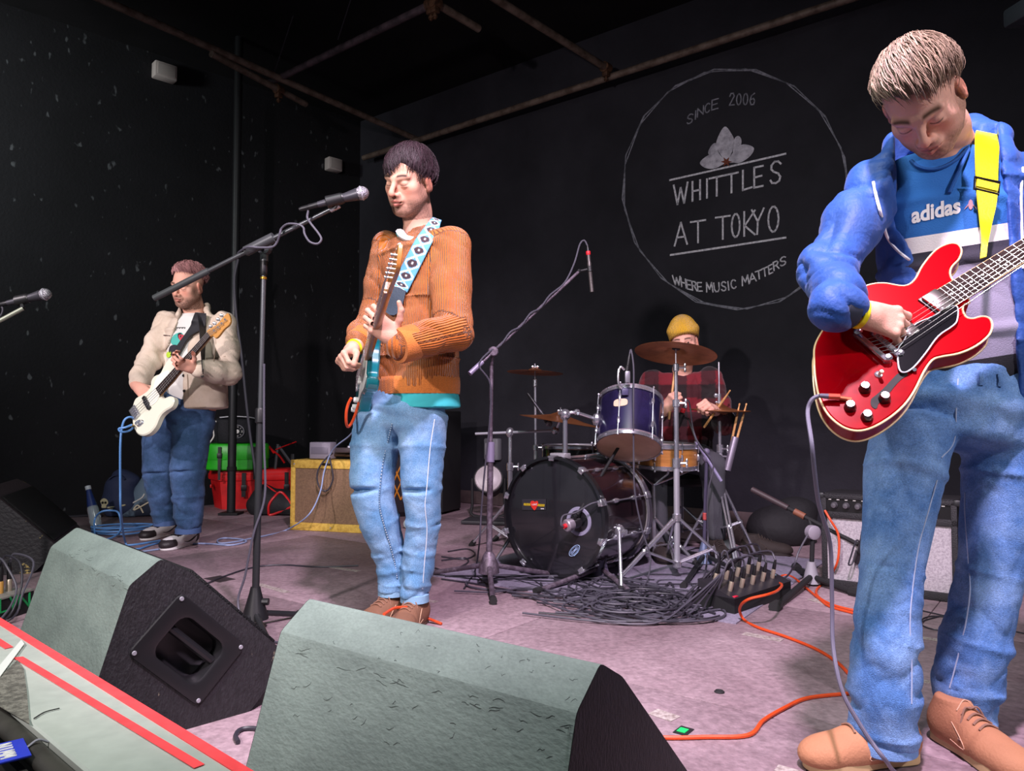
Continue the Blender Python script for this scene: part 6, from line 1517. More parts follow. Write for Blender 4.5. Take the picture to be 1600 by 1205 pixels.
def shoe(parent, heel, toe, kind, z0=0.0, wid=.048, name='shoe', lace_n=4):
    heel = Vector(heel); toe = Vector(toe); heel.z = toe.z = z0; L = (toe - heel).length; y = (toe - heel).normalized(); x = Vector((y.y, -y.x, 0)); Mx = np.array([x, y, Z3]).T
    def p(a, b, c): return heel + x * a + y * (b * L) + Z3 * c
    F_ = SDF(*bounds([p(-.08, -.1, -.01), p(.08, 1.1, .16), p(.08, -.1, .16), p(-.08, 1.1, -.01)], .01), .0045)
    st = [(.10, .036, .05), (.3, .036, .058), (.5, .041, .045), (.7, .046, .034), (.86, .040, .027), (.93, .030, .022)]
    for (b, r, h), (b2, r2, h2) in zip(st[:-1], st[1:]):
        for t in (0, .5):
            bb = b + (b2 - b) * t; r_ = (r + (r2 - r) * t) * wid / .048; hh = h + (h2 - h) * t
            F_.ell(p(0, bb, .018 + hh * .55), (r_, L * .14, hh * .95), Mx, .03)
    F_.cone(p(0, .16, .06), p(0, .20, .125 if kind != 'sneaker' else .12), .040, .037, .03)
    F_.half(p(0, 0, .014), (0, 0, -1)); F_.half(p(0, 0, .118), (0, 0, 1))
    sn = kind == 'sneaker'
    def cf(V):
        l = (V - np.array(heel)) @ Mx; b = l[:, 1] / L; h = l[:, 2]; a = np.abs(l[:, 0])
        if sn:
            blk = np.array(lin('#2a2427')[:3]); wh = np.array(lin('#e2dedf')[:3]); c = np.tile(wh, (len(V), 1))
            m_ = (b > .80) & (h < .062) | (b < .18) & (h < .075) | (h > .088) | ((b > .38) & (b < .70) & (h > .055 - .0 * b) & (a < .034)) | ((b < .1))
            c[m_] = blk; return c
        base = np.array(lin({'tan': '#b07a58', 'brown': '#7d5640', 'dark': '#2f2723'}[kind])[:3]); c = np.tile(base, (len(V), 1)); c *= (1 + .10 * wob(V, 3, 60))[:, None]; return c
    o = garment('upper', F_, mat('shoe_' + kind, '#ffffff', .8 if not sn else .5, attr='Col', bump=.2, bscale=160), parent, wr=[(4, (y.x, y.y, 0), 110, .0022, lambda V: np.exp(-((((V - np.array(heel)) @ Mx)[:, 1] / L - .62) ** 2) / .012))], rl=1, cols=cf)
    # sole
    ol = []
    for b, w_ in ((.0, .016), (.02, .026), (.08, .034), (.25, .035), (.42, .035), (.6, .043), (.75, .048), (.88, .042), (.96, .028), (1.0, .010)): ol.append((b, w_ * wid / .048 * 1.03))
    pts = [p(w_, b, .001) for b, w_ in ol] + [p(-w_, b, .001) for b, w_ in ol[::-1]]; pts = cr(pts, 3, True)
    hs = .026 if not sn else .03
    sc_ = {'tan': '#c9ac7e', 'brown': '#5a4436', 'dark': '#2a2320', 'sneaker': '#e6e2e2'}[kind]
    so = MB().prism(pts, Z3 * hs, bev=.003).build('sole', mat('sole_' + kind, sc_, .75), parent)
    if kind == 'tan':
        e = MB(); ring = [q + Z3 * (hs + .001) for q in pts]; c = sum(ring, Vector()) / len(ring); e.tube([c + (q - c) * .985 for q in ring], .0022, 6, closed=True); e.build('welt', mat('welt_pale', '#e0d3bd', .8), parent)
        MB().prism([heel + (q - heel) * .98 + y * .003 for q in pts], Z3 * .007).build('outsole', mat('outsole_dark', '#4a3f34', .8), parent)
    b = bvh(o)
    def top(a, bb):
        q = b.ray_cast(p(a, bb, .3), -Z3); return (q[0] + Z3 * .0025) if q[0] is not None else p(a, bb, .08)
    lm = mat('lace_' + kind, {'tan': '#8d6a58', 'brown': '#8a6450', 'dark': '#3a302b', 'sneaker': '#302a2d'}[kind], .8)
    for i in range(lace_n):
        bb = .40 + .065 * i; MB().tube(cr([top(-.024, bb + .012), top(-.008, bb + .0) + Z3 * .002, top(.008, bb + .0) + Z3 * .002, top(.024, bb + .012)], 4), .0026, 6).build('lace', lm, parent)
    if not sn:
        MB().tube(cr([top(-.026, .36), top(0, .34) + Z3 * .002, top(.026, .36)], 4), .0015, 5).build('stitching', mat('stitch_' + kind, '#d1a98a' if kind != 'dark' else '#4a3d36', .8), parent)
        for sg in (1, -1):
            MB().tube(cr([top(.0, .40), top(sg * .02, .42) + Z3 * .01, top(sg * .045, .46) - Z3 * .012, top(sg * .05, .50) - Z3 * .03], 5), .0022, 6).build('lace_end', lm, parent)
        # side seam
        for sg in (1, -1):
            sp = []
            for bb, h in ((.36, .075), (.50, .05), (.53, .03), (.36, .035)):
                q = b.ray_cast(p(sg * .2, bb, h), -x * sg)
                if q[0] is not None: sp.append(q[0] + x * sg * .0012)
            if len(sp) > 2: MB().tube(cr(sp, 4), .0012, 5).build('stitching', mat('stitch_' + kind, '#d1a98a' if kind != 'dark' else '#4a3d36', .8), parent)
    else:
        for sg in (1, -1):
            sp = [];
            for bb, h in ((.60, .040), (.47, .032), (.36, .036), (.24, .052), (.10, .072)):
                q = b.ray_cast(p(sg * .2, bb, h), -x * sg); sp.append((q[0] if q[0] is not None else p(sg * .04, bb, h)) + x * sg * .002)
            MB().tube(cr(sp, 5), [.002, .006, .009, .006, .0015], 7, flat=.5).build('side_swoosh', mat('swoosh_black', '#242023', .5), parent)
    return o
def strap(name, px, bv, lift, thick, parent, m=None, cols=None, n=8, cross=8, w=None):
    # px: list of (left edge pixel, right edge pixel) on a surface -> solid ribbon
    lv = [[hit(bv, a[0] + (b[0] - a[0]) * j / cross, a[1] + (b[1] - a[1]) * j / cross, lift) if not isinstance(a, Vector) else a.lerp(b, j / cross) for j in range(cross + 1)] for a, b in px]
    cols_ = [cr([r[j] for r in lv], n) for j in range(cross + 1)]; k = len(cols_[0]); vs = []; fs = []; cc = cross + 1
    for i in range(k):
        for j in range(cc): vs.append(cols_[j][i])
    nn = []
    for i in range(k):
        t = cols_[cross // 2][min(i + 1, k - 1)] - cols_[cross // 2][max(i - 1, 0)]; s_ = cols_[-1][i] - cols_[0][i]; q = s_.cross(t).normalized()
        if q.dot(EYE - cols_[0][i]) < 0: q = -q
        nn.append(q)
    off = len(vs); vs += [vs[i * cc + j] + nn[i] * thick for i in range(k) for j in range(cc)]
    for i in range(k - 1):
        for j in range(cc - 1):
            a = i * cc + j; fs.append((a, a + 1, a + cc + 1, a + cc)); fs.append((off + a, off + a + cc, off + a + cc + 1, off + a + 1))
        for j in (0, cc - 1): a = i * cc + j; fs.append((a, a + cc, off + a + cc, off + a))
    for i in (0, k - 1):
        for j in range(cc - 1): a = i * cc + j; fs.append((a, a + 1, off + a + 1, off + a))
    mb = MB(); mb.add(vs, fs); o = mb.build(name, m, parent, sharp=50)
    if cols is not None:
        c = [cols(i / (k - 1), j / cross) for i in range(k) for j in range(cc)]; set_col(o.data, np.array(c + c))
    return o
def seam(name, px, bv, parent, m, r=.0014, lift=.0008, n=5, pos=None):
    p = cr([hit(bv, x, y, lift) for x, y in px], n); return MB().tube(p, r, 5).build(name, m, parent)
def jeans(parent, secs_l, secs_r, hip, wd, m, h=.007, stack=1.0, seed=1, name='jeans'):
    allp = [q[0] for q in secs_l + secs_r + hip]; F_ = SDF(*bounds(allp, .16), h)
    F_.loft(hip, wd, .03, .35)
    for S in (secs_l, secs_r): F_.loft(S, wd, .025, .12)
    ank = min(secs_l[-1][0][2], secs_r[-1][0][2]); kn = secs_l[len(secs_l) // 2][0][2]; hz = hip[0][0][2]
    lo = max(secs_l[-1][0][2], secs_r[-1][0][2])
    wr = [(seed, (.3, .1, 1), 66, .012 * stack, lambda V: np.exp(-np.maximum(V[:, 2] - ank - .02, 0) / .10)),
          (seed + 5, (-.5, .1, 1), 72, .009 * stack, lambda V: np.exp(-np.maximum(V[:, 2] - ank - .02, 0) / .14)),
          (seed + 7, (.7, .1, 1), 46, .005, lambda V: .25 + np.exp(-((V[:, 2] - kn) ** 2) / .010)), (seed + 8, (-.9, .1, .8), 50, .005, lambda V: .2 + np.exp(-((V[:, 2] - kn) ** 2) / .014)),
          (seed + 11, (.8, .2, .7), 40, .006, lambda V: np.exp(-np.maximum(hz - V[:, 2] + -.05, 0) / .22)), (seed + 12, (-.8, .2, .6), 44, .005, lambda V: np.exp(-np.maximum(hz - V[:, 2] + -.05, 0) / .22)), (seed + 15, (.4, .2, 1), 130, .0016, None)]
    def fade(V): return .5 + .5 * wob(V, seed, 9)
    return garment(name, F_, m, parent, wr=wr, rl=2, attrs=[('fade', fade)])
def denim(name, c1, c2, c3):
    m = mat(name, c1, .85, col2=c2, scale=7, mix=(.42, .66), bump=.35, bscale=420, fine=(260, .22), sheen=.05, spec=.2)
    return m

# ================================================================== man on the right: blue jacket, red guitar
def man_right():
    T = thing('person', 'man at right in blue jacket and jeans looking down at a red guitar', 'person', F(1430, 1180))
    T.location = Vector((.98, 1.80, 0))
    D0 = 1.88
    H = Head(P(1441, 156, 1.70), 14, 39, -11, 1.0)
    shL, shR = P(1366, 296, D0 - .01), P(1592, 288, D0 - .0)      # shoulders as seen left / right
    elL, wrL = P(1290, 425, 1.76), P(1324, 485, 1.56)
    elR, wrR = P(1720, 460, 1.84), P(1725, 345, 1.66)
    # guitar plane
    gn = Vector((-.26, -.80, .50)).normalized(); G0 = P(1420, 560, 1.575)
    # ---- body
    pts = [H.p(0, .14, .14), H.p(0, -.13, -.14), H.p(.12, 0, 0), H.p(-.12, 0, .15), shL, shR, elL, wrL, elR, wrR, P(1430, 530, 1.47), P(1830, 270, 1.6), P(1500, 560, D0)]
    B = SDF(*bounds(pts, .06), .0025)
    H.build(B, 1.05)
    nb = P(1482, 232, D0 + .01)
    B.chain([H.p(0, -.030, -.045), H.p(0, -.035, -.095).lerp(nb, .35), nb], [.056, .056, .064], .03)
    B.loft([(P(1484, 262, D0), .13, .075), (P(1488, 380, D0), .14, .085), (P(1500, 530, D0), .135, .09)], (1, 0, 0), .04)
    B.chain([shL, elL, elL.lerp(wrL, .5), wrL], [.052, .042, .038, .027], .02); B.chain([shR, elR, elR.lerp(wrR, .5), wrR], [.052, .042, .038, .027], .02)
    hy = (P(1412, 508, 1.585) - wrL).normalized()
    hand(B, wrL + hy * .034, hy, (-.25, -.9, .32), True, .98, ((20, 30, 14), (26, 32, 16), (32, 34, 18), (38, 36, 20)), 4, ((.55, .70, -.6), (.15, .85, -.55), (-.1, .9, -.4)))
    hy2 = Vector((-.25, -.25, .92)).normalized()
    hand(B, wrR + hy2 * .03, hy2, (.85, .25, .3), False, 1.0, ((60, 70, 40),) * 4, 4)
    V, Q = B.poly(); V = relax(V, Q, 1, .35); me = np_mesh('body', V, Q, origin(T)); 
    c = H.colour(V, '#d3a08c', '#7a5a42', .75)
    L = H.loc(V); far = (np.abs(L[:, 0]) > .12) | (L[:, 2] < -.16); hc = np.array(lin('#d9a592')[:3]); kn = .5 + .5 * wob(V, 9, 90); c[far] = hc * (1 - .18 * kn[far])[:, None] * np.array([1, .94, .92])
    set_col(me, c); link('body', me, M_skin, T)
    hair(H, T, '#8f7968', {-180: 62, -130: 72, -100: 84, -70: 98, -45: 110, -20: 120, 0: 124, 20: 124, 45: 114, 70: 98, 100: 84, 130: 72, 180: 62}, n=4400, length=(28, 56), lift=.019, rad=.0013, seed=4, sweep=.35, jit=5, crown=(0, -.088, .075))
    # ---- sweatshirt
    S = SDF(*bounds([P(1350, 225, D0), P(1640, 640, D0 + .1), P(1400, 400, D0 - .2)], .10), .0055)
    S.loft([(P(1484, 262, D0 + .01), .155, .088), (P(1488, 330, D0 - .005), .178, .108), (P(1494, 420, D0 - .01), .172, .118), (P(1504, 520, D0 - .01), .165, .122), (P(1512, 585, D0), .16, .118)], (1, 0, 0), .03)
    S.cone(P(1484, 250, D0 + .005), P(1484, 232, D0 + .0), .085, .070, .03)
    S.cone(nb - Vector((0, .02, -.03)), nb + Vector((0, -.10, .20)), .072, .085, .008, True)
    def band(V): x, y = proj(V); return (y + .155 * (x - 1500))
    sw = mat('sweatshirt', '#1d67b0', .85, bump=.2, bscale=300)
    nt = sw.node_tree; a = nt.nodes.new('ShaderNodeAttribute'); a.attribute_name = 'band'; mr = nt.nodes.new('ShaderNodeMapRange'); mr.inputs['From Min'].default_value = 300; mr.inputs['From Max'].default_value = 600
    cr_ = nt.nodes.new('ShaderNodeValToRGB'); e = cr_.color_ramp; e.interpolation = 'CONSTANT'
    e.elements[0].color = lin('#2468b4'); e.elements[0].position = 0; e.elements[1].position = (359 - 300) / 300; e.elements[1].color = lin('#e9e2e4')
    q = e.elements.new((385 - 300) / 300); q.color = lin('#2b2937'); q = e.elements.new((414 - 300) / 300); q.color = lin('#8e8a9f'); q = e.elements.new((566 - 300) / 300); q.color = lin('#1c1b22')
    nt.links.new(a.outputs['Fac'], mr.inputs['Value']); nt.links.new(mr.outputs['Result'], cr_.inputs['Fac']); nt.links.new(cr_.outputs['Color'], nt.nodes['Principled BSDF'].inputs['Base Color'])
    so = garment('sweatshirt', S, sw, T, wr=[(3, (.7, 0, .7), 34, .004), (8, (.2, .1, 1), 26, .004)], rl=2, attrs=[('band', band)])
    bs = bvh(so)
    cn = [hit(bs, x, y, .002) for x, y in ((1424, 252), (1436, 262), (1455, 266), (1475, 261), (1495, 249), (1512, 234), (1520, 226))]
    MB().tube(cr(cn, 5), .008, 8, flat=.6).build('collar', mat('collar_blue', '#1f57a0', .85), T)
    # lettering
    cu = bpy.data.curves.new('lt', 'FONT'); cu.body = 'adidas'; cu.size = 1; cu.offset = .035; cu.resolution_u = 3; tmp = bpy.data.objects.new('lt', cu); C.objects.link(tmp)
    dg = bpy.context.evaluated_depsgraph_get(); tm = tmp.evaluated_get(dg).to_mesh(); tv = [v.co.copy() for v in tm.vertices]; tf = [list(p.vertices) for p in tm.polygons]; tmp.evaluated_get(dg).to_mesh_clear()
    C.objects.unlink(tmp); bpy.data.objects.remove(tmp)
    x1 = max(v.x for v in tv); x0 = min(v.x for v in tv); hgt = max(v.y for v in tv); a0 = Vector((1424, 349)); a1 = Vector((1500, 332))
    mb = MB(); k = len(tv); front = []
    for v in tv:
        f = (v.x - x0) / (x1 - x0); q = a0.lerp(a1, f); front.append(hit(bs, q.x + v.y / hgt * -.5, q.y - v.y / hgt * 24, .0012))
    lift = Vector((0, -.0016, 0)); mb.add([q + lift for q in front] + [q - lift * 2 for q in front], [f for f in tf])
    mb.build('chest_lettering', mat('print_white', '#e8e2e4', .7), T, sharp=60)
    mb = MB()
    for a in (-38, 0, 38):
        r_ = math.radians(a); ct = Vector((1516 + 7 * math.sin(r_), 326 - 6 * math.cos(r_)))
        lp = [hit(bs, ct.x + 6.2 * math.cos(i * .785) * .62 * math.cos(r_) - 8.5 * math.sin(i * .785) * math.sin(-r_), ct.y + 8.5 * math.sin(i * .785) * math.cos(r_) + 6.2 * math.cos(i * .785) * .62 * math.sin(r_), .002) for i in range(8)]
        c = sum(lp, Vector()) / 8; mb.add(lp + [c], [(i, (i + 1) % 8, 8) for i in range(8)])
    mb.build('chest_emblem', mat('emblem_pink', '#b58f98', .7), T)
    # ---- jacket
    J = SDF(*bounds([P(1235, 200, D0), P(1720, 660, D0), shL, elL, wrL, elR, wrR, P(1480, 300, D0 + .16), P(1480, 300, D0 - .2)], .12), .0062)
    J.loft([(P(1486, 252, D0 + .02), .150, .098), (P(1488, 300, D0 + .01), .190, .125), (P(1496, 420, D0), .192, .135), (P(1506, 540, D0), .188, .14), (P(1512, 640, D0 + .01), .19, .14)], (1, 0, 0), .03, .12)
    J.chain([shL, shL.lerp(elL, .5), elL, elL.lerp(wrL, .55), wrL - hy * .035, wrL + hy * .002], [.075, .066, .059, .051, .043, .036], .03)
    J.chain([shR, shR.lerp(elR, .5), elR, elR.lerp(wrR, .55), wrR], [.080, .078, .074, .064, .046], .03)
    J.chain([P(1376, 292, D0 - .10), P(1388, 258, D0 - .055), P(1404, 226, D0 + .0), P(1450, 206, D0 + .11), P(1520, 202, D0 + .09), P(1556, 214, D0 + .02), P(1572, 250, D0 - .06)], [.020, .030, .034, .040, .036, .034, .024], .02)
    g = [(J.lo[i] + J.h * np.arange(J.n[i])) for i in range(3)]; X, Y, Z = np.meshgrid(*g, indexing='ij'); pp = np.stack([X.ravel(), Y.ravel(), Z.ravel()], 1); px, py = proj(pp)
    le = np.interp(py, [150, 225, 345, 400, 460, 700], [1400, 1399, 1400, 1430, 1440, 1440]); re = np.interp(py, [150, 225, 330, 450, 640], [1556, 1560, 1573, 1581, 1594])
    sc = 1.75 / 1160; dd = np.minimum(px - le, re - px) * sc; dd = np.minimum(dd, (D0 + .02 - pp[:, 1])).reshape(X.shape).astype(np.float32)
    J.op((slice(None),) * 3, -dd, .012, True)
    J.cone(nb + Vector((0, .0, -.05)), nb + Vector((0, -.06, .20)), .075, .085, .010, True)
    jm = mat('jacket_blue', '#1b4ea2', .62, col2='#164286', scale=6, bump=.25, bscale=90, sheen=.1)
    arm = lambda V: np.exp(-np.minimum(np.linalg.norm(V - np.array(elL), axis=1), np.linalg.norm(V - np.array(elL.lerp(wrL, .6)), axis=1)) ** 2 / .012)
    jo = garment('jacket', J, jm, T, wr=[(5, (.5, .2, .85), 64, .010, arm), (6, (-.3, .5, .8), 130, .004, arm), (9, (.8, 0, .5), 44, .009), (14, (.3, .3, .9), 100, .004), (21, (wrL - elL), 120, .006, lambda V: np.exp(-np.linalg.norm(V - np.array(wrL), axis=1) ** 2 / .0035))], rl=2)
    bj = bvh(jo)
    seam('piping', [(1366, 285), (1369, 310), (1374, 335), (1388, 370), (1402, 390), (1420, 406), (1436, 418)], bj, T, mat('piping_white2', '#e6e6ee', .6), .0036, .004, n=10)
    seam('piping', [(1598, 262), (1595, 300), (1596, 350), (1598, 420)], bj, T, mat('piping_white2', '#e6e6ee', .6), .003, .001)
    d = (wrL - elL).normalized(); cu_ = wrL + hy * .004; d = hy
    MB().lathe([(.040, -.03), (.043, -.026), (.041, .004), (.038, .008), (.032, .004)], cu_, d, 24, cap=False).build('cuff', mat('cuff_dark', '#2b3040', .8), T)
    MB().lathe([(.031, -.006), (.0335, -.005), (.0335, .006), (.031, .007)], wrL + hy * .026, hy, 22, cap=False).build('wristband', mat('wristband_yellow', '#f4e21a', .5), T)
    # ---- jeans
    def s_(px, py, d, a, b=None): return (P(px, py, d), a, b or a)
    sl = [s_(1428, 660, 1.86, .094, .108), s_(1412, 740, 1.84, .089, .10), s_(1393, 894, 1.77, .066, .076), s_(1383, 1000, 1.745, .071, .080), s_(1381, 1085, 1.735, .074, .082), s_(1381, 1140, 1.735, .066, .074), s_(1381, 1156, 1.735, .064, .072)]
    sr = [s_(1572, 660, 1.88, .094, .108), s_(1566, 740, 1.88, .086, .10), s_(1548, 894, 1.875, .070, .078), s_(1522, 1000, 1.88, .074, .082), s_(1510, 1070, 1.88, .074, .082), s_(1508, 1120, 1.885, .062, .07), s_(1508, 1130, 1.885, .060, .068)]
    hip = [s_(1508, 585, D0, .160, .122), s_(1503, 640, 1.87, .172, .128), s_(1500, 680, 1.86, .16, .11)]
    jn = jeans(T, sl, sr, hip, (1, 0, 0), denim('denim_right', '#5079b2', '#85a9d8', '#2a4a7d'), .0068, 1.35, 21)
    bj2 = bvh(jn); st = mat('denim_stitch', '#a9b6cf', .8)
    seam('seam', [(1497, 592), (1494, 640), (1490, 690), (1489, 716)], bj2, T, st, .0016); seam('seam', [(1464, 750), (1450, 800), (1434, 860), (1422, 960), (1424, 1040), (1424, 1100)], bj2, T, st, .0015)
    seam('seam', [(1508, 770), (1508, 800), (1513, 870), (1516, 920), (1508, 980), (1492, 1045), (1484, 1075)], bj2, T, st, .0018)
    for (x, y) in ((1560, 590), (1532, 588)): MB().tube(cr([hit(bj2, x, y - 6, .004), hit(bj2, x + 1, y + 4, .006), hit(bj2, x + 1, y + 14, .003)], 4), .006, 6, flat=.4).build('belt_loop', denim('denim_right', '#5079b2', '#85a9d8', '#2a4a7d'), T)
    for S_ in (sl, sr):
        c = Vector(S_[-1][0]); mb = MB(); mb.lathe([(.064, .008), (.070, -.008), (.070, -.030), (.064, -.034), (.058, -.028), (.058, .0)], c + Z3 * .012, Z3 + Vector((.0, .0, 0)), 30)
        mb.build('trouser_hem', mat('denim_hem', '#6f95c8', .85, bump=.3, bscale=300), T)
    # ---- shoes
    for heel, toe in ((F(1428, 1186), F(1259, 1203)), (F(1466, 1150), F(1607, 1232))):
        sh = bpy.data.objects.new('shoe', None); C.objects.link(sh); sh.parent = T; sh.location = (0, 0, 0)
        hv, tv_ = Vector(heel), Vector(toe); shoe(sh, hv, tv_, 'tan')
    return T, bs, bj, gn, G0, jn
TR, bvR, bvRJ, gnR, G0R, jnR = man_right()

# ---- red semi-hollow guitar
def guitar_right():
    n = gnR; o = G0R
    T = thing('electric_guitar', 'glossy red semi-hollow electric guitar with cream binding and black pickguard', 'guitar', PL(1420, 560, o, n))
    def gp(x, y, off=0): return PL(1200 + x / 3.0125, 360 + y / 3.0125, o + n * off, n)   # 1200,360 crop coordinates
    ol = [(219, 620), (222, 540), (262, 462), (330, 360), (400, 290), (470, 255), (545, 245), (640, 258), (690, 230), (730, 160), (790, 90), (850, 60), (893, 62), (912, 90), (900, 130), (868, 165), (858, 195), (870, 230), (905, 262), (950, 330), (924, 345), (918, 372), (935, 405), (965, 412), (1010, 402), (1045, 412), (1057, 445), (1040, 490), (980, 540), (900, 575), (820, 590), (775, 606), (735, 660), (690, 750), (640, 820), (570, 880), (490, 925), (420, 940), (350, 920), (285, 865), (245, 790), (225, 700)]
    out = cr([gp(*q) for q in ol], 4, True); th = .050; red = mat('cherry_red', '#a8000c', .22, coat=.22, col2='#84000b', scale=3, spec=.08); cream = mat('cream_binding', '#ecc794', .35, coat=.5)
    body = MB().prism(out, -n * th, bev=.004).build('body', red, T, sharp=40)
    for off in (-.0035, -th + .0035): MB().tube([q + n * off for q in out], .0026, 6, closed=True).build('binding', cream, T)
    pg = [(640, 520), (660, 480), (700, 440), (770, 410), (850, 365), (890, 362), (890, 420), (870, 450), (800, 500), (740, 580), (690, 640), (650, 668), (622, 662), (612, 620), (612, 560)]
    pgo = cr([gp(*q, .007) for q in pg], 4, True); MB().prism(pgo, n * .002).build('pickguard', mat('pickguard_black', '#101013', .12, coat=.6), T)
    MB().tube([q + n * .001 for q in pgo], .0018, 5, closed=True).build('pickguard_edge', mat('edge_white', '#cfd2d8', .4), T)
    for bx in ((760, 430), (690, 655)): MB().tube([gp(*bx, 0), gp(*bx, .008)], .004, 8).build('pickguard_screw', M_chrome, T)
    # f-hole
    fh = [(650, 672), (658, 682), (630, 700), (600, 730), (560, 780), (530, 805), (518, 820), (512, 838), (498, 838), (484, 822), (486, 795), (510, 775), (548, 740), (590, 695), (615, 674)]
    MB().prism(cr([gp(*q, .0004) for q in fh], 4, True), n * .0008).build('f_hole', mat('hole_black', '#050404', .7), T)
    # neck axis
    a = gp(760, 348); b = gp(1330, -2); ax = (b - a).normalized(); sd = n.cross(ax).normalized()
    if (gp(700, 600) - gp(600, 300)).dot(sd) < 0: sd = -sd        # sd points to the treble side
    def q_(px, py, off): return gp(px, py, off)
    def pick(c1, c2, c3, c4, name):
        p = [gp(*c, .002) for c in (c1, c2, c3, c4)]; c = sum(p, Vector()) / 4; d1 = (p[1] - p[0]); d2 = (p[3] - p[0]); u = d1.normalized(); v = n.cross(u)
        mb = MB().box(c, (d1.length * 1.12, d2.length * 1.06, .006), (u, v, n), bev=.002); r = mb.build('pickup_ring', mat('ring_black', '#141416', .35), T)
        MB().box(c + n * .007, (d1.length * .92, d2.length * .9, .010), (u, v, n), bev=.0025).build('pickup_cover', mat('pickup_nickel', '#a9a29c', .25, .95), r)
        for i in range(6): MB().lathe([(.0022, 0), (.002, .001), (0, .0012)], c + n * .012 - u * (d1.length * .28) + v * (d2.length * (.36 - .145 * i)), n, 8).build('pole_screw', M_steel, r)
    pick((745, 315), (815, 270), (855, 370), (775, 415), 'n')
    pick((600, 440), (655, 405), (690, 490), (640, 530), 'b')
    # bridge and tailpiece
    bu = sd
    bc = gp(556, 536, .010); MB().box(bc, (.014, .076, .010), (ax, sd, n), bev=.003).build('bridge', M_chrome, T)
    for i in range(6): MB().box(bc + sd * (.026 - .0104 * i) + n * .006, (.008, .006, .004), (ax, sd, n)).build('saddle', M_steel, T)
    for s_ in (-1, 1): MB().lathe([(.008, 0), (.008, .012), (.004, .016)], gp(556, 536, 0) + sd * .038 * s_, n, 12).build('bridge_post', M_chrome, T)
    tc = gp(490, 552, .010); MB().box(tc, (.013, .088, .012), (ax, sd, n), bev=.004).build('tailpiece', M_chrome, T)
    for s_ in (-1, 1): MB().lathe([(.009, 0), (.009, .014), (.005, .018)], gp(490, 552, 0) + sd * .044 * s_, n, 12).build('tailpiece_post', M_chrome, T)
    for x, y in ((447, 748), (540, 795), (378, 835), (457, 880)):
        c = gp(x + 8, y, 0); kb = MB().lathe([(.0125, 0), (.012, .004), (.0095, .014), (.0085, .016)], c, n, 20).build('control_knob', mat('knob_black', '#1a1a1c', .3, coat=.4), T)
        MB().lathe([(.0085, .016), (.008, .0175), (0, .018)], c, n, 18).build('knob_cap', mat('knob_silver', '#c6c9cc', .25, .9), kb)
    c = gp(520, 680, 0); MB().lathe([(.009, 0), (.008, .003), (.004, .005)], c, n, 14).build('switch_nut', M_chrome, T); MB().lathe([(.003, .004), (.0045, .018), (.004, .022), (0, .024)], c, (n + sd * .3), 10).build('switch_tip', mat('switch_cream', '#e6dcc0', .4), T)
    # neck, fingerboard, frets
    e0 = gp(818, 275, .010); e1 = gp(852, 362, .010); nw0 = (e1 - e0).length; cx = (e0 + e1) / 2; cx2 = gp(1205, 92, .010)
    axn = (cx2 - cx).normalized(); axn = (axn - n * axn.dot(n)).normalized(); sdn = n.cross(axn)
    if sdn.dot(sd) < 0: sdn = -sdn
    NL = .47; w0, w1 = nw0 * .5, .0215
    fb = [cx - sdn * w0, cx + sdn * w0, cx + axn * NL + sdn * w1, cx + axn * NL - sdn * w1]
    MB().prism([q - n * .006 for q in fb], n * .007).build('fingerboard', mat('rosewood', '#33231f', .75, col2='#251917', scale=20, spec=.15), T)
    for s_ in (-1, 1): MB().tube([cx + sdn * s_ * w0 - n * .001, cx + axn * NL + sdn * s_ * w1 - n * .001], .0018, 6).build('neck_binding', cream, T)
    nk = [];
    for i in range(7):
        a_ = math.pi * i / 6; nk.append((math.cos(a_), -math.sin(a_) * .9))
    mb = MB(); rings = []
    for f, w_ in ((.08, w0), (1.0, w1)):
        c = cx + axn * NL * f - n * .006; rings.append([c + sdn * w_ * u_ + n * (.022 * v_) for u_, v_ in nk])
    hull(mb, rings); mb.build('neck', red, T)
    sl = .628; f0 = None
    tot = NL / (1 - 2 ** (-22 / 12.)) if True else 0
    for i in range(1, 23):
        dist = NL - (tot - tot / 2 ** (i / 12.)); c = cx + axn * dist + n * .0012; w_ = w0 + (w1 - w0) * dist / NL
        if dist < .001: continue
        MB().tube([c - sdn * w_, c + sdn * w_], .0009, 6).build('fret', mat('fret_nickel', '#d4d2d4', .25, .9), T)
        if i in (3, 5, 7, 9, 12, 15, 17, 19, 21):
            d0 = NL - (tot - tot / 2 ** ((i - 1) / 12.)); m_ = cx + axn * (dist + d0) / 2 + n * .0012
            for s_ in ((0,) if i != 12 else (-.35, .35)): MB().lathe([(.0032, 0), (.003, .0005), (0, .0006)], m_ + sdn * w_ * s_, n, 10).build('fret_dot', mat('dot_pearl', '#dcdad4', .3), T)
    hc = cx + axn * NL; hs = [hc - sdn * .022, hc - sdn * .030 + axn * .05, hc - sdn * .040 + axn * .15, hc - sdn * .02 + axn * .17, hc + sdn * .0 + axn * .155, hc + sdn * .02 + axn * .17, hc + sdn * .040 + axn * .15, hc + sdn * .030 + axn * .05, hc + sdn * .022]
    MB().prism([q - n * (.004 + .03 * (q - hc).dot(axn) * 6) for q in hs], -n * .014, bev=.001).build('headstock', mat('headstock_black', '#111114', .2, coat=.6), T)
    for i in range(3):
        for s_ in (-1, 1):
            c = hc + axn * (.045 + .04 * i) + sdn * s_ * .022; mb = MB(); mb.cyl(c, c + n * .010, .003, 8); mb.cyl(c - n * .02, c - n * .02 + sdn * s_ * .03, .003, 8); mb.ball(c - n * .02 + sdn * s_ * .032, (.007, .007, .005), 8); mb.build('tuning_peg', M_chrome, T)
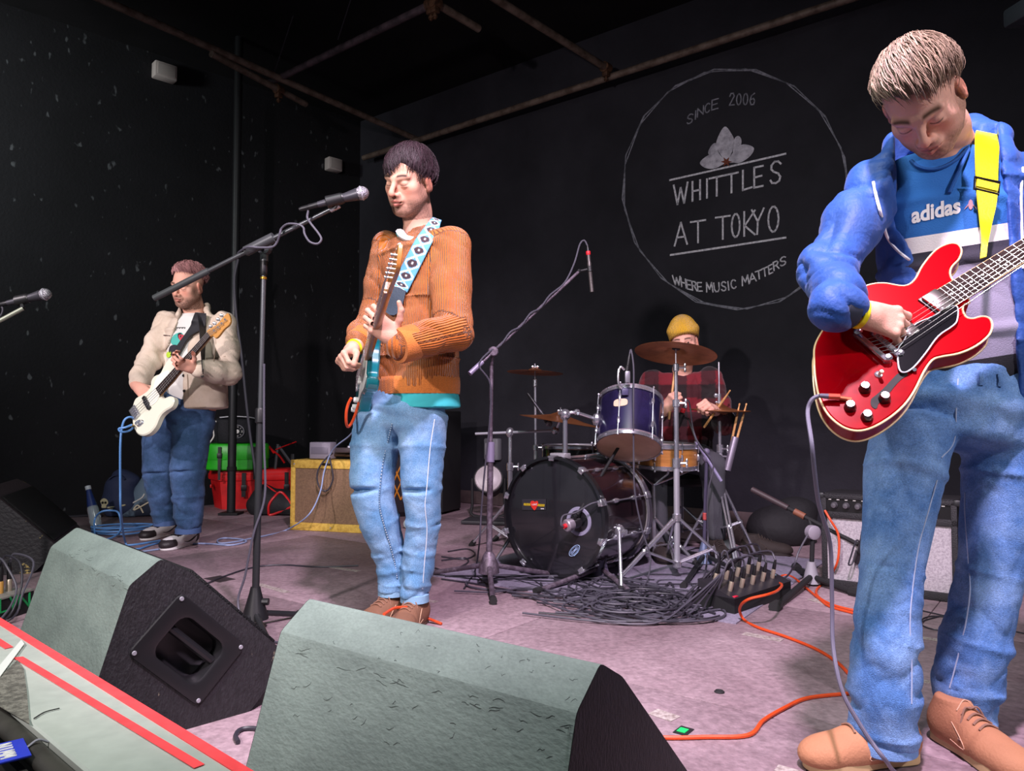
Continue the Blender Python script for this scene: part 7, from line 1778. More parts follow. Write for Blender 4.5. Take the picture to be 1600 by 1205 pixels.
    for i in range(6):
        f = (i - 2.5) / 2.5; p0 = gp(490, 552, .014) + sd * .026 * -f; p1 = gp(556, 536, .017) + sd * .026 * -f; p2 = cx + axn * NL + sdn * (w1 * .82) * -f + n * .004
        MB().tube([p0, p1, p2, p2 + axn * (.05 + .03 * (i % 3)) - n * .014], [.0008 - .00006 * i] * 4, 5).build('string', mat('string_steel', '#d8d5d2', .25, .95), T)
    # output jack and plug
    j0 = gp(392, 796, .003); j1 = gp(285, 782, .012)
    MB().tube([j0, j0.lerp(j1, .5)], .0045, 8).build('jack_socket', mat('jack_copper', '#d96a4a', .4, .5), T)
    pl = gp(240, 778, .016)
    c = thing('cable_plug', 'jack plug with reddish shell in the red guitar\'s top', 'plug', j1)
    MB().tube([j0.lerp(j1, .5) + n * .004, j1], .0065, 10).build('plug_shell', mat('plug_red', '#c2503e', .4, .4), c); MB().tube([j1, pl], [.006, .0045], 10).build('plug_boot', mat('boot_lilac', '#55505f', .6), c)
    cb = [pl, gp(205, 800, .01), gp(187, 860, 0), P(1268, 690, 1.52), P(1273, 740, 1.54), P(1280, 790, 1.58), P(1297, 850, 1.64), P(1300, 940, 1.66), P(1301, 1000, 1.65), P(1308, 1050, 1.62), P(1320, 1090, 1.60), P(1340, 1126, 1.585), P(1362, 1160, 1.57), P(1385, 1190, 1.56), F(1402, 1210, .005), F(1470, 1262, .005)]
    tag(MB().tube(cr(cb, 7), .0045, 8).build('guitar_cable', mat('cable_lilac', '#6a6678', .5)), 'grey-lilac guitar cable from the red guitar over the tan shoe', 'cable')
    # strap: yellow, with black buckle
    ym = mat('strap_yellow', '#f2e400', .5, bump=.15, bscale=200, coat=.2); bsx = bvR
    st = thing('guitar_strap', 'bright yellow guitar strap with black buckle on the man\'s left shoulder', 'strap', hit(bsx, 1540, 300, .01))
    bvs = bvRJ
    def h2(x, y, l):
        a_ = hit(bvR, x, y, l); b_ = hit(bvRJ, x, y, l); return a_ if (a_ - EYE).length < (b_ - EYE).length and (a_ - EYE).length > 1.2 else b_
    tip = gp(1010, 165, -.01)
    rw = [(P(1524, 207, 1.875), P(1557, 213, 1.875)), (P(1523, 222, 1.80), P(1560, 230, 1.80)), (P(1523, 245, 1.765), P(1559, 253, 1.765)), (P(1524, 276, 1.745), P(1558, 284, 1.745))]
    bk = P(1527, 204, 1.99), P(1559, 211, 1.99)
    strap('webbing', [bk] + rw, bvR, .0, .003, st, ym)
    rows = [((1524, 280), (1558, 288)), ((1526, 310), (1556, 318)), ((1530, 345), (1549, 350)), ((1533, 375), (1544, 378)), ((1531, 405), (1541, 402))]
    rw = []
    for i, (a_, b_) in enumerate(rows):
        l = .018 + .004 * i
        if i < 3: rw.append((P(*a_, 1.742 - .008 * i), P(*b_, 1.742 - .008 * i))); continue
        if i >= 3: rw.append((PL(a_[0], a_[1], o - n * .012, n), PL(b_[0], b_[1], o - n * .012, n)))
        else: rw.append((hit(bvR, a_[0], a_[1], l), hit(bvR, b_[0], b_[1], l)))
    strap('webbing', rw, bvR, .0, .003, st, ym)
    bc = [P(x, y, 1.736) for x, y in ((1523, 277), (1562, 285), (1560, 304), (1522, 295))]
    mb = MB(); mb.tube(bc, .0032, 6, closed=True); mb.build('buckle', mat('buckle_black', '#17171a', .35), st)
    bc = [P(x, y, 1.735) for x, y in ((1526, 280), (1560, 288), (1558, 299), (1525, 291))]; MB().prism(bc, Vector((0, -.003, 0))).build('webbing_loop', ym, st)
    return T
GR = guitar_right()

# ================================================================== singer: rust jumper, teal guitar
def man_centre():
    T = thing('person', 'singer in rust-coloured jumper and pale jeans playing a teal guitar', 'person', (-.46, 2.9, 0))
    D0 = 2.93; wd = Vector((.80, -.60, 0))
    H = Head(P(640, 283, 2.87), 37, 6, -3, 1.06)
    shL, elL, wrL = P(606, 388, 3.02), P(588, 492, 3.06), P(556, 540, 2.79)        # his right arm
    shR, elR, wrR = P(706, 384, 2.83), P(706, 520, 2.70), P(628, 539, 2.555)       # his left arm
    pts = [H.p(0, .14, .14), H.p(0, -.13, -.14), H.p(.12, 0, 0), H.p(-.12, 0, .15), shL, shR, elL, wrL, elR, wrR, P(520, 560, 2.78), P(565, 470, 2.6), P(650, 600, D0)]
    B = SDF(*bounds(pts, .06), .0027)
    H.build(B, .98, 1.06)
    nb = P(653, 362, 2.94)
    B.chain([H.p(0, -.028, -.04), H.p(0, -.03, -.09).lerp(nb, .3), nb], [.055, .052, .060], .03)
    B.loft([(P(656, 385, D0), .13, .07), (P(655, 470, D0), .14, .085), (P(650, 560, D0), .13, .09)], wd, .04)
    B.chain([shL, elL, elL.lerp(wrL, .5), wrL], [.052, .042, .038, .026], .02); B.chain([shR, elR, elR.lerp(wrR, .5), wrR], [.052, .042, .038, .027], .02)
    hy = (P(537, 556, 2.72) - wrL).normalized()
    hand(B, wrL + hy * .02, hy, (-.75, -.62, .1), True, 1.0, ((55, 65, 30), (62, 70, 35), (68, 72, 38), (72, 74, 40)), 3, ((.35, .75, -.6), (.0, .9, -.45), (-.2, .95, -.2)))
    hy2 = (P(578, 497, 2.50) - wrR).normalized()
    hand(B, wrR + hy2 * .03, hy2, (.35, -.85, -.35), False, 1.04, ((38, 62, 40), (46, 60, 40), (52, 60, 40), (56, 60, 42)), 6, ((.95, .3, .15), (.85, .55, .1), (.55, .85, .0)))
    V, Q = B.poly(); V = relax(V, Q, 1, .35); me = np_mesh('body', V, Q, origin(T)); c = H.colour(V, '#cf9e86', '#3a2a26', .8)
    L = H.loc(V); far = (np.abs(L[:, 0]) > .12) | (L[:, 2] < -.16); hc = np.array(lin('#d6a28c')[:3]); c[far] = hc * (1 - .18 * (.5 + .5 * wob(V, 9, 90))[far])[:, None]
    set_col(me, c); link('body', me, M_skin, T)
    hair(H, T, '#33242a', {-180: 112, -130: 110, -100: 108, -80: 107, -62: 104, -45: 108, -30: 114, -15: 112, -3: 100, 8: 90, 24: 92, 40: 100, 55: 106, 70: 110, 85: 112, 100: 112, 130: 110, 180: 112}, n=3600, length=(30, 62), lift=.013, rad=.0013, seed=14, sweep=.15, crown=(0, -.05, .115), gap=(0, 26, .6), jit=7)
    # jumper
    S = SDF(*bounds([P(590, 360, 3.0), P(725, 640, D0), shL, elL, wrL, elR, wrR, shR, P(655, 450, D0 - .2), P(655, 450, D0 + .2)], .10), .0058)
    S.loft([(P(656, 372, D0), .150, .085), (P(657, 392, D0), .196, .105), (P(656, 470, D0), .188, .128), (P(652, 560, D0), .190, .138), (P(649, 606, D0), .187, .140)], wd, .03, .10)
    S.cone(P(655, 366, D0), P(653, 350, D0), .075, .064, .03)
    S.chain([shL, shL.lerp(elL, .5), elL, elL.lerp(wrL, .6), wrL.lerp(elL, .12)], [.070, .066, .064, .058, .048], .03)
    S.chain([shR, shR.lerp(elR, .5), elR, elR.lerp(wrR, .55), wrR.lerp(elR, .02)], [.074, .072, .072, .064, .060], .03)
    S.cone(nb + Vector((-.01, -.005, -.02)), nb + Vector((0, -.05, .2)), .066, .078, .006, True)
    hem = P(650, 611, D0)
    def rib(V):
        q = V - np.array(P(655, 480, D0)); t = q @ np.array(wd); out = np.arctan2(t, -(q @ np.array(Z3.cross(wd)))) * .16
        for a, b in ((shL, elL), (elL, wrL), (shR, elR), (elR, wrR)):
            a_ = np.array(a); ba = np.array(b) - a_; Lb = np.linalg.norm(ba); ax = ba / Lb; r = V - a_; tt = r @ ax; perp = r - tt[:, None] * ax; e1 = np.cross(ax, [0.3, .2, .93]); e1 /= np.linalg.norm(e1); e2 = np.cross(ax, e1)
            m = (np.linalg.norm(perp, axis=1) < .085) & (tt > -.02) & (tt < Lb + .03) & ~((np.abs(t) < .15) & (V[:, 2] > 1.05) & (b is elL))
            out = np.where(m, np.arctan2(perp @ e2, perp @ e1) * .065, out)
        return out
    km = mat('knit_rust', '#bf6a26', .9, col2='#a85a1e', scale=14, mix=(.35, .7), bump=.35, bscale=230, sheen=.25, fine=(330, .2), spec=.2); rib_bump(km, 'rib', 780, .9, .004)
    armR = lambda V: np.exp(-np.linalg.norm(V - np.array(elR), axis=1) ** 2 / .014) + np.exp(-np.linalg.norm(V - np.array(elR.lerp(wrR, .5)), axis=1) ** 2 / .012)
    so = garment('jumper', S, km, T, wr=[(5, (.3, .6, .7), 60, .011, armR), (9, (.75, -.3, .5), 24, .008), (13, (.5, .2, .7), 50, .004)], rl=2, attrs=[('rib', rib)])
    b = bvh(so)
    # ribbed welt, cuffs and neck
    km2 = mat('knit_rust_rib', '#c06c28', .9, bump=.4, bscale=300, fine=(300, .2), sheen=.2)
    dp = Z3.cross(wd)
    def ringpts(c, a, bb, n=72, rb=.0022, cnt=36):
        return [c + wd * ((a + rb * math.cos(cnt * 2 * math.pi * i / n)) * math.cos(2 * math.pi * i / n)) + dp * ((bb + rb * math.cos(cnt * 2 * math.pi * i / n)) * math.sin(2 * math.pi * i / n)) for i in range(n)]
    mb = MB(); hull(mb, [ringpts(hem + Z3 * z, a, bb, 144, .0016, 48) for z, a, bb in ((-.012, .166, .118), (-.014, .190, .141), (.0, .192, .143), (.035, .192, .143), (.052, .190, .141), (.056, .16, .12))]); mb.build('hem_rib', km2, T, sharp=80)
    d = (wrR - elR).normalized(); MB().lathe([(.046, .020), (.060, .020), (.064, .012), (.064, -.05), (.058, -.056)], wrR, d, 40, cap=False).build('cuff', km2, T)
    d = (wrL - elL).normalized(); MB().lathe([(.030, .004), (.044, .004), (.050, -.004), (.051, -.05), (.044, -.056)], wrL.lerp(elL, .1), d, 36, cap=False).build('cuff', km2, T)
    MB().lathe([(.027, -.007), (.0305, -.006), (.0305, .006), (.027, .007)], wrL + hy * .012, hy, 20).build('wristband', mat('wristband_yellow', '#f4e21a', .5), T)
    nc = P(652, 366, 2.925); cn = [nc + wd * (.080 * math.cos(q)) + dp * (.072 * math.sin(q)) + Z3 * (.030 * math.sin(q)) for q in [i * math.pi / 14 for i in range(28)]]
    MB().tube(cn, .010, 8, closed=True, flat=.8).build('neck_rib', km2, T)
    MB().tube(cr([P(625, 362, 2.90), P(630, 369, 2.865), P(641, 374, 2.845), P(652, 371, 2.85), P(664, 361, 2.875), P(673, 350, 2.92)], 5), .018, 8, flat=.7).build('undershirt', mat('tee_white', '#d6d4d4', .85), T)
    MB().tube(cr([P(621, 365, 2.92), P(624, 371, 2.885), P(628, 376, 2.87)], 4), .006, 6).build('tee_collar', mat('tee_teal', '#37aeb4', .85), T)
    # teal tee showing under the hem
    K_ = SDF(*bounds([hem + wd * .2 + Z3 * .1, hem - wd * .2 - Z3 * .1, hem + dp * .2, hem - dp * .2], .05), .006); K_.loft([(hem + Z3 * .03, .180, .132), (hem - Z3 * .066, .196, .146)], wd, .01, .05)
    garment('tee_hem', K_, mat('tee_teal', '#37aeb4', .85, bump=.2, bscale=300), T, wr=[(3, (1, .2, .1), 40, .006), (8, (.3, 0, 1), 70, .004)], rl=2)
    # jeans
    def s_(px, py, d, a, bb=None): return (P(px, py, d), a, bb or a)
    sl = [s_(592, 650, 2.93, .092, .10), s_(587, 700, 2.92, .093, .10), s_(579, 765, 2.88, .078, .085), s_(593, 816, 2.90, .073, .08), s_(607, 860, 2.93, .060, .066), s_(614, 889, 2.94, .053, .06), s_(613, 911, 2.94, .052, .058), s_(612, 924, 2.94, .050, .055)]
    sr = [s_(661, 650, 2.88, .088, .10), s_(660, 700, 2.87, .084, .095), s_(658, 765, 2.84, .071, .08), s_(663, 816, 2.86, .060, .07), s_(655, 860, 2.88, .060, .066), s_(653, 889, 2.88, .058, .062), s_(649, 912, 2.88, .054, .058), s_(648, 934, 2.88, .052, .055)]
    hip = [s_(640, 615, 2.93, .165, .12), s_(632, 645, 2.92, .168, .12), s_(628, 668, 2.91, .155, .10)]
    dm = denim('denim_centre', '#5f8cb4', '#8db0d0', '#4d7aa3')
    jn = jeans(T, sl, sr, hip, wd, dm, .0072, .8, 41); bj = bvh(jn); st = mat('denim_stitch_pale', '#cfd6dc', .8)
    px = [(613, 662), (606, 690), (599, 720), (594, 760), (593, 790), (600, 820), (609, 850), (617, 880), (621, 905)]
    sp = cr([hit(bj, x, y, .001) for x, y in px], 8); mb = MB()
    seam('seam', px, bj, T, mat('denim_seam', '#4f7596', .85), .0042, -.001)
    for i in range(0, len(sp) - 1, 1): mb.tube([sp[i] + (sp[i + 1] - sp[i]) * .1 + Vector((0, -.004, 0)), sp[i].lerp(sp[i + 1], .6) + Vector((0, -.004, .003))], .0018, 4)
    o = mb.build('seam_stitching', st, T); o['kind'] = 'stuff'
    seam('seam', [(679, 655), (672, 700), (667, 760), (664, 790), (667, 830), (663, 880), (660, 920)], bj, T, st, .0018)
    for S_, t_ in ((sl, 0), (sr, 1)):
        c = Vector(S_[-1][0]); a = S_[-1][1]; MB().lathe([(a - .008, .014), (a + .003, .010), (a + .003, -.018), (a - .004, -.020), (a - .010, -.016)], c + Z3 * .004, Z3, 28).build('trouser_hem', mat('denim_hem_pale', '#86aecb', .85, bump=.3, bscale=300), T)
    q1, q2 = sl[-1][0], sr[-1][0]
    for c, dv in ((q1, Vector((-.45, -.9, 0))), (q2, Vector((-.25, -.97, 0)))):
        dv.normalize(); sh = bpy.data.objects.new('shoe', None); C.objects.link(sh); sh.parent = T; c0 = Vector((c.x, c.y, 0)); shoe(sh, c0 - dv * .075, c0 + dv * .215, 'brown', wid=.050)
    return T, b, H
TC, bvC, HC = man_centre()

def guitar_centre():
    # solid teal guitar held edge-on, its face towards the left; local axes: a = along neck, s = treble side, n = face
    o = P(575, 553, 2.72)                      # neck joint, on the face
    a = Vector((.295, -.875, .36)).normalized(); n = Vector((-.93, -.30, .10)); n = (n - a * n.dot(a)).normalized(); s = a.cross(n)
    if s.z > 0: s = -s                          # treble edge downwards
    T = thing('electric_guitar', 'teal solid-body electric guitar held by the singer, seen edge-on', 'electric guitar', o - a * .2)
    T['category'] = 'guitar'
    def g(al, sd, nn=0): return o + a * al + s * sd + n * nn
    teal = mat('teal_gloss', '#0f7f8a', .22, coat=1.0, col2='#0a6470', scale=4); wh = mat('guitar_white', '#d9dbd6', .35)
    ol = [(.0, .03), (-.01, .075), (.03, .115), (.0, .142), (-.06, .132), (-.12, .118), (-.18, .124), (-.25, .150), (-.32, .150), (-.375, .09), (-.39, 0), (-.375, -.09), (-.32, -.155), (-.24, -.15), (-.17, -.125), (-.1, -.125), (-.04, -.14), (.04, -.15), (.085, -.125), (.06, -.085), (.0, -.04)]
    out = cr([g(x, y) for x, y in ol], 4, True)
    MB().prism(out, -n * .045, bev=.006).build('body', teal, T, sharp=40)
    pg = cr([g(x, y, .0005) for x, y in ((.0, .028), (-.01, .07), (.02, .105), (-.05, .118), (-.13, .10), (-.2, .10), (-.25, .09), (-.22, .045), (-.2, -.06), (-.1, -.11), (-.02, -.12), (.02, -.05))], 4, True)
    MB().prism(pg, n * .0025).build('pickguard', wh, T)
    for x in (-.05, -.12, -.19): MB().box(g(x, 0, .008), (.018, .075, .012), (a, s, n), bev=.003).build('pickup', wh, T)
    MB().box(g(-.25, 0, .008), (.03, .078, .012), (a, s, n), bev=.003).build('bridge', M_chrome, T)
    for x, y in ((-.24, .085), (-.28, .098), (-.315, .095)): MB().lathe([(.012, .0), (.011, .012), (.009, .018), (0, .019)], g(x, y, .002), n, 16).build('control_knob', wh, T)
    # neck
    mb = MB(); NL = .47; r1 = []
    for f, w_ in ((0, .028), (1, .0215)): r1.append([g(f * NL, w_ * math.cos(math.pi * i / 8), .006 - .023 * math.sin(math.pi * i / 8)) for i in range(9)])
    hull(mb, r1); mb.build('neck', mat('maple_neck', '#9a6534', .35, col2='#84542a', scale=10, coat=.4), T)
    MB().prism([g(0, -.028, .006), g(0, .028, .006), g(NL, .0215, .006), g(NL, -.0215, .006)], n * .005).build('fingerboard', mat('maple_board', '#b27c45', .4, coat=.4), T)
    for i in range(1, 22):
        d = NL - (NL / (1 - 2 ** (-22 / 12.))) * (1 - 2 ** (-i / 12.)); w_ = .028 + (.0215 - .028) * d / NL; MB().tube([g(d, -w_, .0115), g(d, w_, .0115)], .0011, 5).build('fret', mat('fret_nickel', '#d4d2d4', .25, .9), T)
    hs = [(NL, -.021), (NL + .02, -.028), (NL + .05, -.03), (NL + .19, -.03), (NL + .205, -.01), (NL + .19, .03), (NL + .16, .045), (NL + .06, .03), (NL + .025, .024), (NL, .021)]
    MB().prism(cr([g(x, y, .001) for x, y in hs], 3, True), -n * .014, bev=.002).build('headstock', mat('maple_head', '#b9773a', .35, coat=.5), T)
    for i in range(6):
        x = NL + .04 + .025 * i; c = g(x, -.012, .001); mb = MB(); mb.cyl(c, c + n * .016, .004, 8); mb.build('string_post', M_chrome, T)
        c = g(x, -.03, -.008); mb = MB(); mb.cyl(c, c - s * .014, .003, 8); mb.ball(c - s * .02, (.007, .007, .007), 8); mb.build('tuning_peg', mat('peg_white', '#d9d9d6', .3, .4), T)
    for i in range(6):
        y = -.026 + .0104 * i; MB().tube([g(-.25, y, .015), g(0, y * .95, .014), g(NL, y * .72, .0125), g(NL + .04 + .025 * i, -.012, .012)], .0009, 5).build('string', mat('string_steel', '#d8d5d2', .25, .95), T)
    MB().lathe([(.008, 0), (.010, .004), (.006, .012), (.006, .016)], g(-.35, .12, -.022), (s * .6 - a), 10).build('strap_button', M_chrome, T)
    j = g(-.36, .13, -.02); pl = thing('cable_plug', 'chrome plug under the teal guitar', 'plug', j); e = j + (s * .5 - a).normalized() * .05
    MB().tube([j, e], .007, 10).build('plug_shell', M_chrome, pl); MB().tube([e, e + (e - j).normalized() * .03], .006, 10).build('plug_boot', M_black, pl)
    q = g(-.34, .10, .012)
    ca = [P(549, 622, 2.72), P(544, 632, 2.73), P(541, 645, 2.74), P(541, 660, 2.76), P(544, 667, 2.79), P(550, 660, 2.82), P(556, 645, 2.86), P(562, 625, 2.9)]
    tag(MB().tube(cr(ca, 6), .0055, 8).build('guitar_cable', M_cableo), 'short orange cable arc hanging under the teal guitar', 'cable')
    # patterned strap across the chest
    st = thing('guitar_strap', 'woven strap of brown squares on blue and white over the rust jumper', 'strap', hit(bvC, 650, 420, .01))
    blue, whc, brn, crm = [np.array(lin(x)[:3]) for x in ('#5b9cc0', '#e4e6e0', '#3b2a33', '#d9c88a')]
    def pat(f, u):
        v = f * 8.6; k = (v % 1) - .5; x = u - .5
        if abs(x) > .455: return blue * .8
        if abs(x) > .425: return whc
        dd = abs(x) * 1.15 + abs(k) * .95
        if abs(x) < .05 and abs(k) < .07: return whc * .7
        if abs(x) < .27 and abs(k) < .27 and dd < .42: return brn
        if abs(abs(x) * 1.0 - (.5 - abs(k)) * .9) < .055 or abs(abs(x) - abs(.5 - abs(k))) < .05: return crm if abs(k) > .42 else whc
        return blue
    rows = [((671, 345), (688, 352)), ((663, 356), (685, 362)), ((652, 376), (676, 384)), ((641, 396), (665, 405)), ((629, 420), (653, 430)), ((619, 440), (643, 450)), ((614, 449), (637, 461))]
    rw = [(hit(bvC, x[0], x[1], .010), hit(bvC, y[0], y[1], .010)) for x, y in rows]
    rw[0] = (P(672, 344, 2.90), P(688, 350, 2.885)); rw[1] = (P(663, 356, 2.845), P(685, 362, 2.83))
    rw = [(P(676, 340, 2.98), P(690, 345, 2.96))] + rw
    strap('webbing', rw, bvC, 0, .0025, st, mat('strap_weave', '#ffffff', .8, attr='Col', bump=.2, bscale=300), pat, n=16, cross=26)
    rows = [((614, 447), (637, 459)), ((607, 460), (634, 472)), ((605, 474), (630, 486)), ((607, 484), (622, 494)), ((609, 490), (614, 494))]
    strap('leather_end', [(hit(bvC, x[0], x[1], .016), hit(bvC, y[0], y[1], .016)) for x, y in rows], bvC, 0, .003, st, mat('strap_leather', '#3c4652', .45, bump=.2, bscale=120), n=5)
    return T
GC = guitar_centre()

# ================================================================== bass player at the left
def man_left():
    T = thing('person', 'bass player at left in cream jacket and dark jeans, chin lowered', 'person', (-2.1, 4.55, 0))
    D0 = 4.60; wd = Vector((.93, -.36, 0)).normalized(); dp = Z3.cross(wd)
    H = Head(P(293, 447, 4.52), 38, 12, 2, 1.03)
    shL, elL, wrL = P(262, 502, 4.66), P(231, 566, 4.56), P(214, 603, 4.34)
    shR, elR, wrR = P(350, 505, 4.52), P(357, 583, 4.42), P(309, 578, 4.22)
    pts = [H.p(0, .14, .14), H.p(0, -.13, -.14), H.p(.12, 0, 0), H.p(-.12, 0, .15), shL, shR, elL, wrL, elR, wrR, P(205, 630, 4.3), P(275, 560, 4.2), P(305, 640, D0)]
    B = SDF(*bounds(pts, .07), .0036); H.build(B, 1.1)
    nb = P(303, 488, 4.60)
    B.chain([H.p(0, -.028, -.04), H.p(0, -.03, -.09).lerp(nb, .3), nb], [.056, .054, .064], .03)
    B.loft([(P(305, 505, D0), .13, .075), (P(305, 560, D0), .15, .09), (P(303, 640, D0), .15, .10)], wd, .04)
    B.chain([shL, elL, elL.lerp(wrL, .5), wrL], [.052, .042, .038, .028], .02); B.chain([shR, elR, elR.lerp(wrR, .5), wrR], [.052, .042, .038, .028], .02)
    hy = (P(229, 618, 4.28) - wrL).normalized(); hand(B, wrL + hy * .02, hy, (-.3, -.9, .3), True, 1.05, ((35, 45, 25), (42, 48, 28), (48, 48, 30), (52, 50, 30)), 3, ((.5, .75, -.5), (.1, .9, -.4), (-.1, .95, -.3)))
    hy = (P(281, 569, 4.14) - wrR).normalized(); hand(B, wrR + hy * .02, hy, (.25, -.75, -.6), False, 1.05, ((45, 60, 40), (50, 60, 40), (55, 60, 40), (60, 60, 42)), 5, ((.95, .3, .1), (.8, .6, -.1), (.5, .85, -.1)))
    V, Q = B.poly(); V = relax(V, Q, 1, .35); me = np_mesh('body', V, Q, origin(T)); c = H.colour(V, '#d9a590', '#3f2a22', 1.0)
    L = H.loc(V); far = (np.abs(L[:, 0]) > .12) | (L[:, 2] < -.16); c[far] = np.array(lin('#d9a08c')[:3]); set_col(me, c); link('body', me, M_skin, T)
    hair(H, T, '#b07f7e', {-180: 92, -130: 84, -100: 78, -70: 78, -45: 76, -20: 76, 0: 76, 20: 76, 45: 76, 70: 78, 100: 78, 130: 84, 180: 92}, n=2200, length=(18, 34), lift=.026, rad=.0015, seed=24, sweep=.5, jit=3)
    # tee, jacket
    S = SDF(*bounds([P(240, 480, D0 + .2), P(370, 660, D0 - .2), P(300, 480, D0)], .09), .008)
    S.loft([(P(304, 500, D0), .15, .085), (P(305, 525, D0), .185, .115), (P(304, 580, D0), .19, .135), (P(302, 634, D0), .165, .125)], wd, .03)
    S.cone(P(303, 497, D0), P(303, 488, D0), .085, .07, .03); S.cone(nb, nb + Vector((0, -.06, .2)), .068, .08, .006, True)
    so = garment('tee', S, mat('tee_cream', '#dcd9d4', .85, bump=.2, bscale=200), T, wr=[(3, (.5, .2, .8), 36, .005)], rl=2); b = bvh(so)
    # print on the tee
    pm = [mat('print_teal', '#4fb6a8', .8), mat('print_red', '#c84552', .8), mat('print_dark', '#2a2530', .8), mat('print_lime', '#b7dd3a', .8)]
    for k, (px, m_) in enumerate(((((272, 524), (284, 520), (288, 530), (276, 540), (268, 536)), 0), (((280, 524), (287, 523), (289, 529), (283, 533)), 1), (((279, 522), (284, 521), (284, 527), (280, 529)), 2), (((262, 552), (268, 549), (268, 557), (263, 559)), 3), (((268, 541), (278, 540), (276, 551), (266, 551)), 2))):
        decal('chest_print', px, pm[m_], T, b, .004 + .001 * k, .0015, 3)
    mb = MB()
    for i in range(7): mb.tube([hit(b, 277 + i * 2.0, 514 - (i % 2), .004), hit(b, 277.6 + i * 2.0, 511.5, .004)], .0022, 4)
    o = mb.build('chest_lettering', pm[2], T); o['kind'] = 'stuff'
    J = SDF(*bounds([P(240, 470, D0 + .2), P(375, 655, D0 - .2), shL, shR, elL, wrL, elR, wrR], .10), .0085)
    J.loft([(P(304, 497, D0), .150, .095), (P(305, 515, D0), .200, .128), (P(306, 580, D0), .207, .150), (P(306, 638, D0), .213, .155)], wd, .03, .10)
    J.chain([shL, shL.lerp(elL, .5), elL, elL.lerp(wrL, .6), wrL.lerp(elL, .16)], [.074, .070, .066, .060, .054], .03); J.chain([shR, shR.lerp(elR, .5), elR, elR.lerp(wrR, .5), wrR.lerp(elR, .05)], [.074, .070, .068, .060, .052], .03)
    J.chain([P(279, 492, D0 - .08), P(287, 482, D0 - .02), P(303, 477, D0 + .06), P(322, 480, D0 + .02), P(325, 490, D0 - .07)], [.020, .024, .026, .024, .020], .02)
    g = [(J.lo[i] + J.h * np.arange(J.n[i])) for i in range(3)]; X, Y, Z = np.meshgrid(*g, indexing='ij'); pp = np.stack([X.ravel(), Y.ravel(), Z.ravel()], 1); px, py = proj(pp)
    le = np.interp(py, [470, 483, 510, 540, 565, 660], [287, 286, 275, 263, 252, 236]); re = np.interp(py, [470, 483, 520, 580, 660], [312, 312, 300, 286, 287])
    dd = np.minimum(np.minimum(px - le, re - px) * (4.5 / 1160), D0 - .02 - pp[:, 1]).reshape(X.shape).astype(np.float32); J.op((slice(None),) * 3, -dd, .012, True)
    J.cone(nb + Vector((0, 0, -.03)), nb + Vector((0, -.06, .2)), .068, .082, .008, True)
    ar = lambda V: np.exp(-np.linalg.norm(V - np.array(elR), axis=1) ** 2 / .02) + np.exp(-np.linalg.norm(V - np.array(elL), axis=1) ** 2 / .03)
    jo = garment('jacket', J, mat('jacket_cream', '#dccab8', .85, col2='#cdb9a5', scale=8, bump=.25, bscale=150), T, wr=[(5, (.4, .2, .9), 60, .012, ar), (9, (.7, 0, .6), 34, .008), (14, (.3, .3, .9), 90, .004)], rl=2); bj = bvh(jo)
    bm = mat('button_dark', '#2b2422', .4)
    for x, y in ((287, 587), (288, 611)): q = hit(bj, x, y, .0); MB().lathe([(.009, 0), (.009, .004), (0, .005)], q + Vector((0, -.001, 0)), EYE - q, 12).build('button', bm, T)
    q = hit(bj, 316, 588, 0); MB().lathe([(.009, 0), (.009, .004), (0, .005)], q, EYE - q, 12).build('button', bm, T)
    st = mat('jacket_stitch', '#a08c78', .9)
    seam('seam', [(256, 524), (266, 525)], bj, T, mat('pocket_dark', '#5b4a44', .9), .004); seam('seam', [(293, 585), (294, 610), (295, 638)], bj, T, st, .0025); seam('seam', [(322, 560), (340, 559), (352, 557)], bj, T, st, .0025); seam('seam', [(290, 637), (320, 636), (354, 630)], bj, T, st, .0025); seam('seam', [(338, 520), (337, 545), (334, 565)], bj, T, st, .0025)
    d = (wrR - elR).normalized(); MB().lathe([(.030, -.008), (.034, -.006), (.034, .006), (.030, .008)], wrR + d * .012, d, 18).build('wristband', mat('wristband_yellow', '#f4e21a', .5), T)
    def s_(px, py, dd_, a, bb=None): return (P(px, py, dd_), a, bb or a)
    sl = [s_(262, 650, 4.62, .10, .115), s_(252, 672, 4.61, .100, .115), s_(250, 738, 4.58, .094, .105), s_(254, 775, 4.60, .082, .09), s_(257, 800, 4.62, .070, .078), s_(258, 817, 4.62, .064, .070)]
    sr = [s_(310, 650, 4.58, .10, .115), s_(300, 672, 4.56, .105, .118), s_(293, 738, 4.50, .096, .105), s_(294, 775, 4.50, .086, .095), s_(295, 808, 4.50, .078, .086), s_(294, 829, 4.50, .070, .076)]
    hip = [s_(296, 630, D0, .185, .14), s_(288, 652, D0, .190, .14), s_(280, 668, D0, .17, .11)]
    jn = jeans(T, sl, sr, hip, wd, denim('denim_left', '#2c4563', '#4a648f', '#1d3357'), .008, 1.7, 61)
    for S_ in (sl, sr):
        c = Vector(S_[-1][0]); a = S_[-1][1]; MB().lathe([(a - .008, .014), (a + .004, .010), (a + .004, -.018), (a - .004, -.020), (a - .010, -.016)], c + Z3 * .004, Z3, 28).build('trouser_hem', mat('denim_hem_left', '#3d557f', .85), T)
    for heel, toe in ((F(272, 834), F(206, 849)), (F(305, 848), F(255, 861))):
        sh = bpy.data.objects.new('shoe', None); C.objects.link(sh); sh.parent = T; shoe(sh, Vector(heel), Vector(heel) + (Vector(toe) - Vector(heel)).normalized() * .31, 'sneaker', wid=.052, lace_n=5)
    # strap
    stp = thing('guitar_strap', 'wide black strap of the white bass across the cream jacket', 'strap', hit(bj, 310, 510, .01))
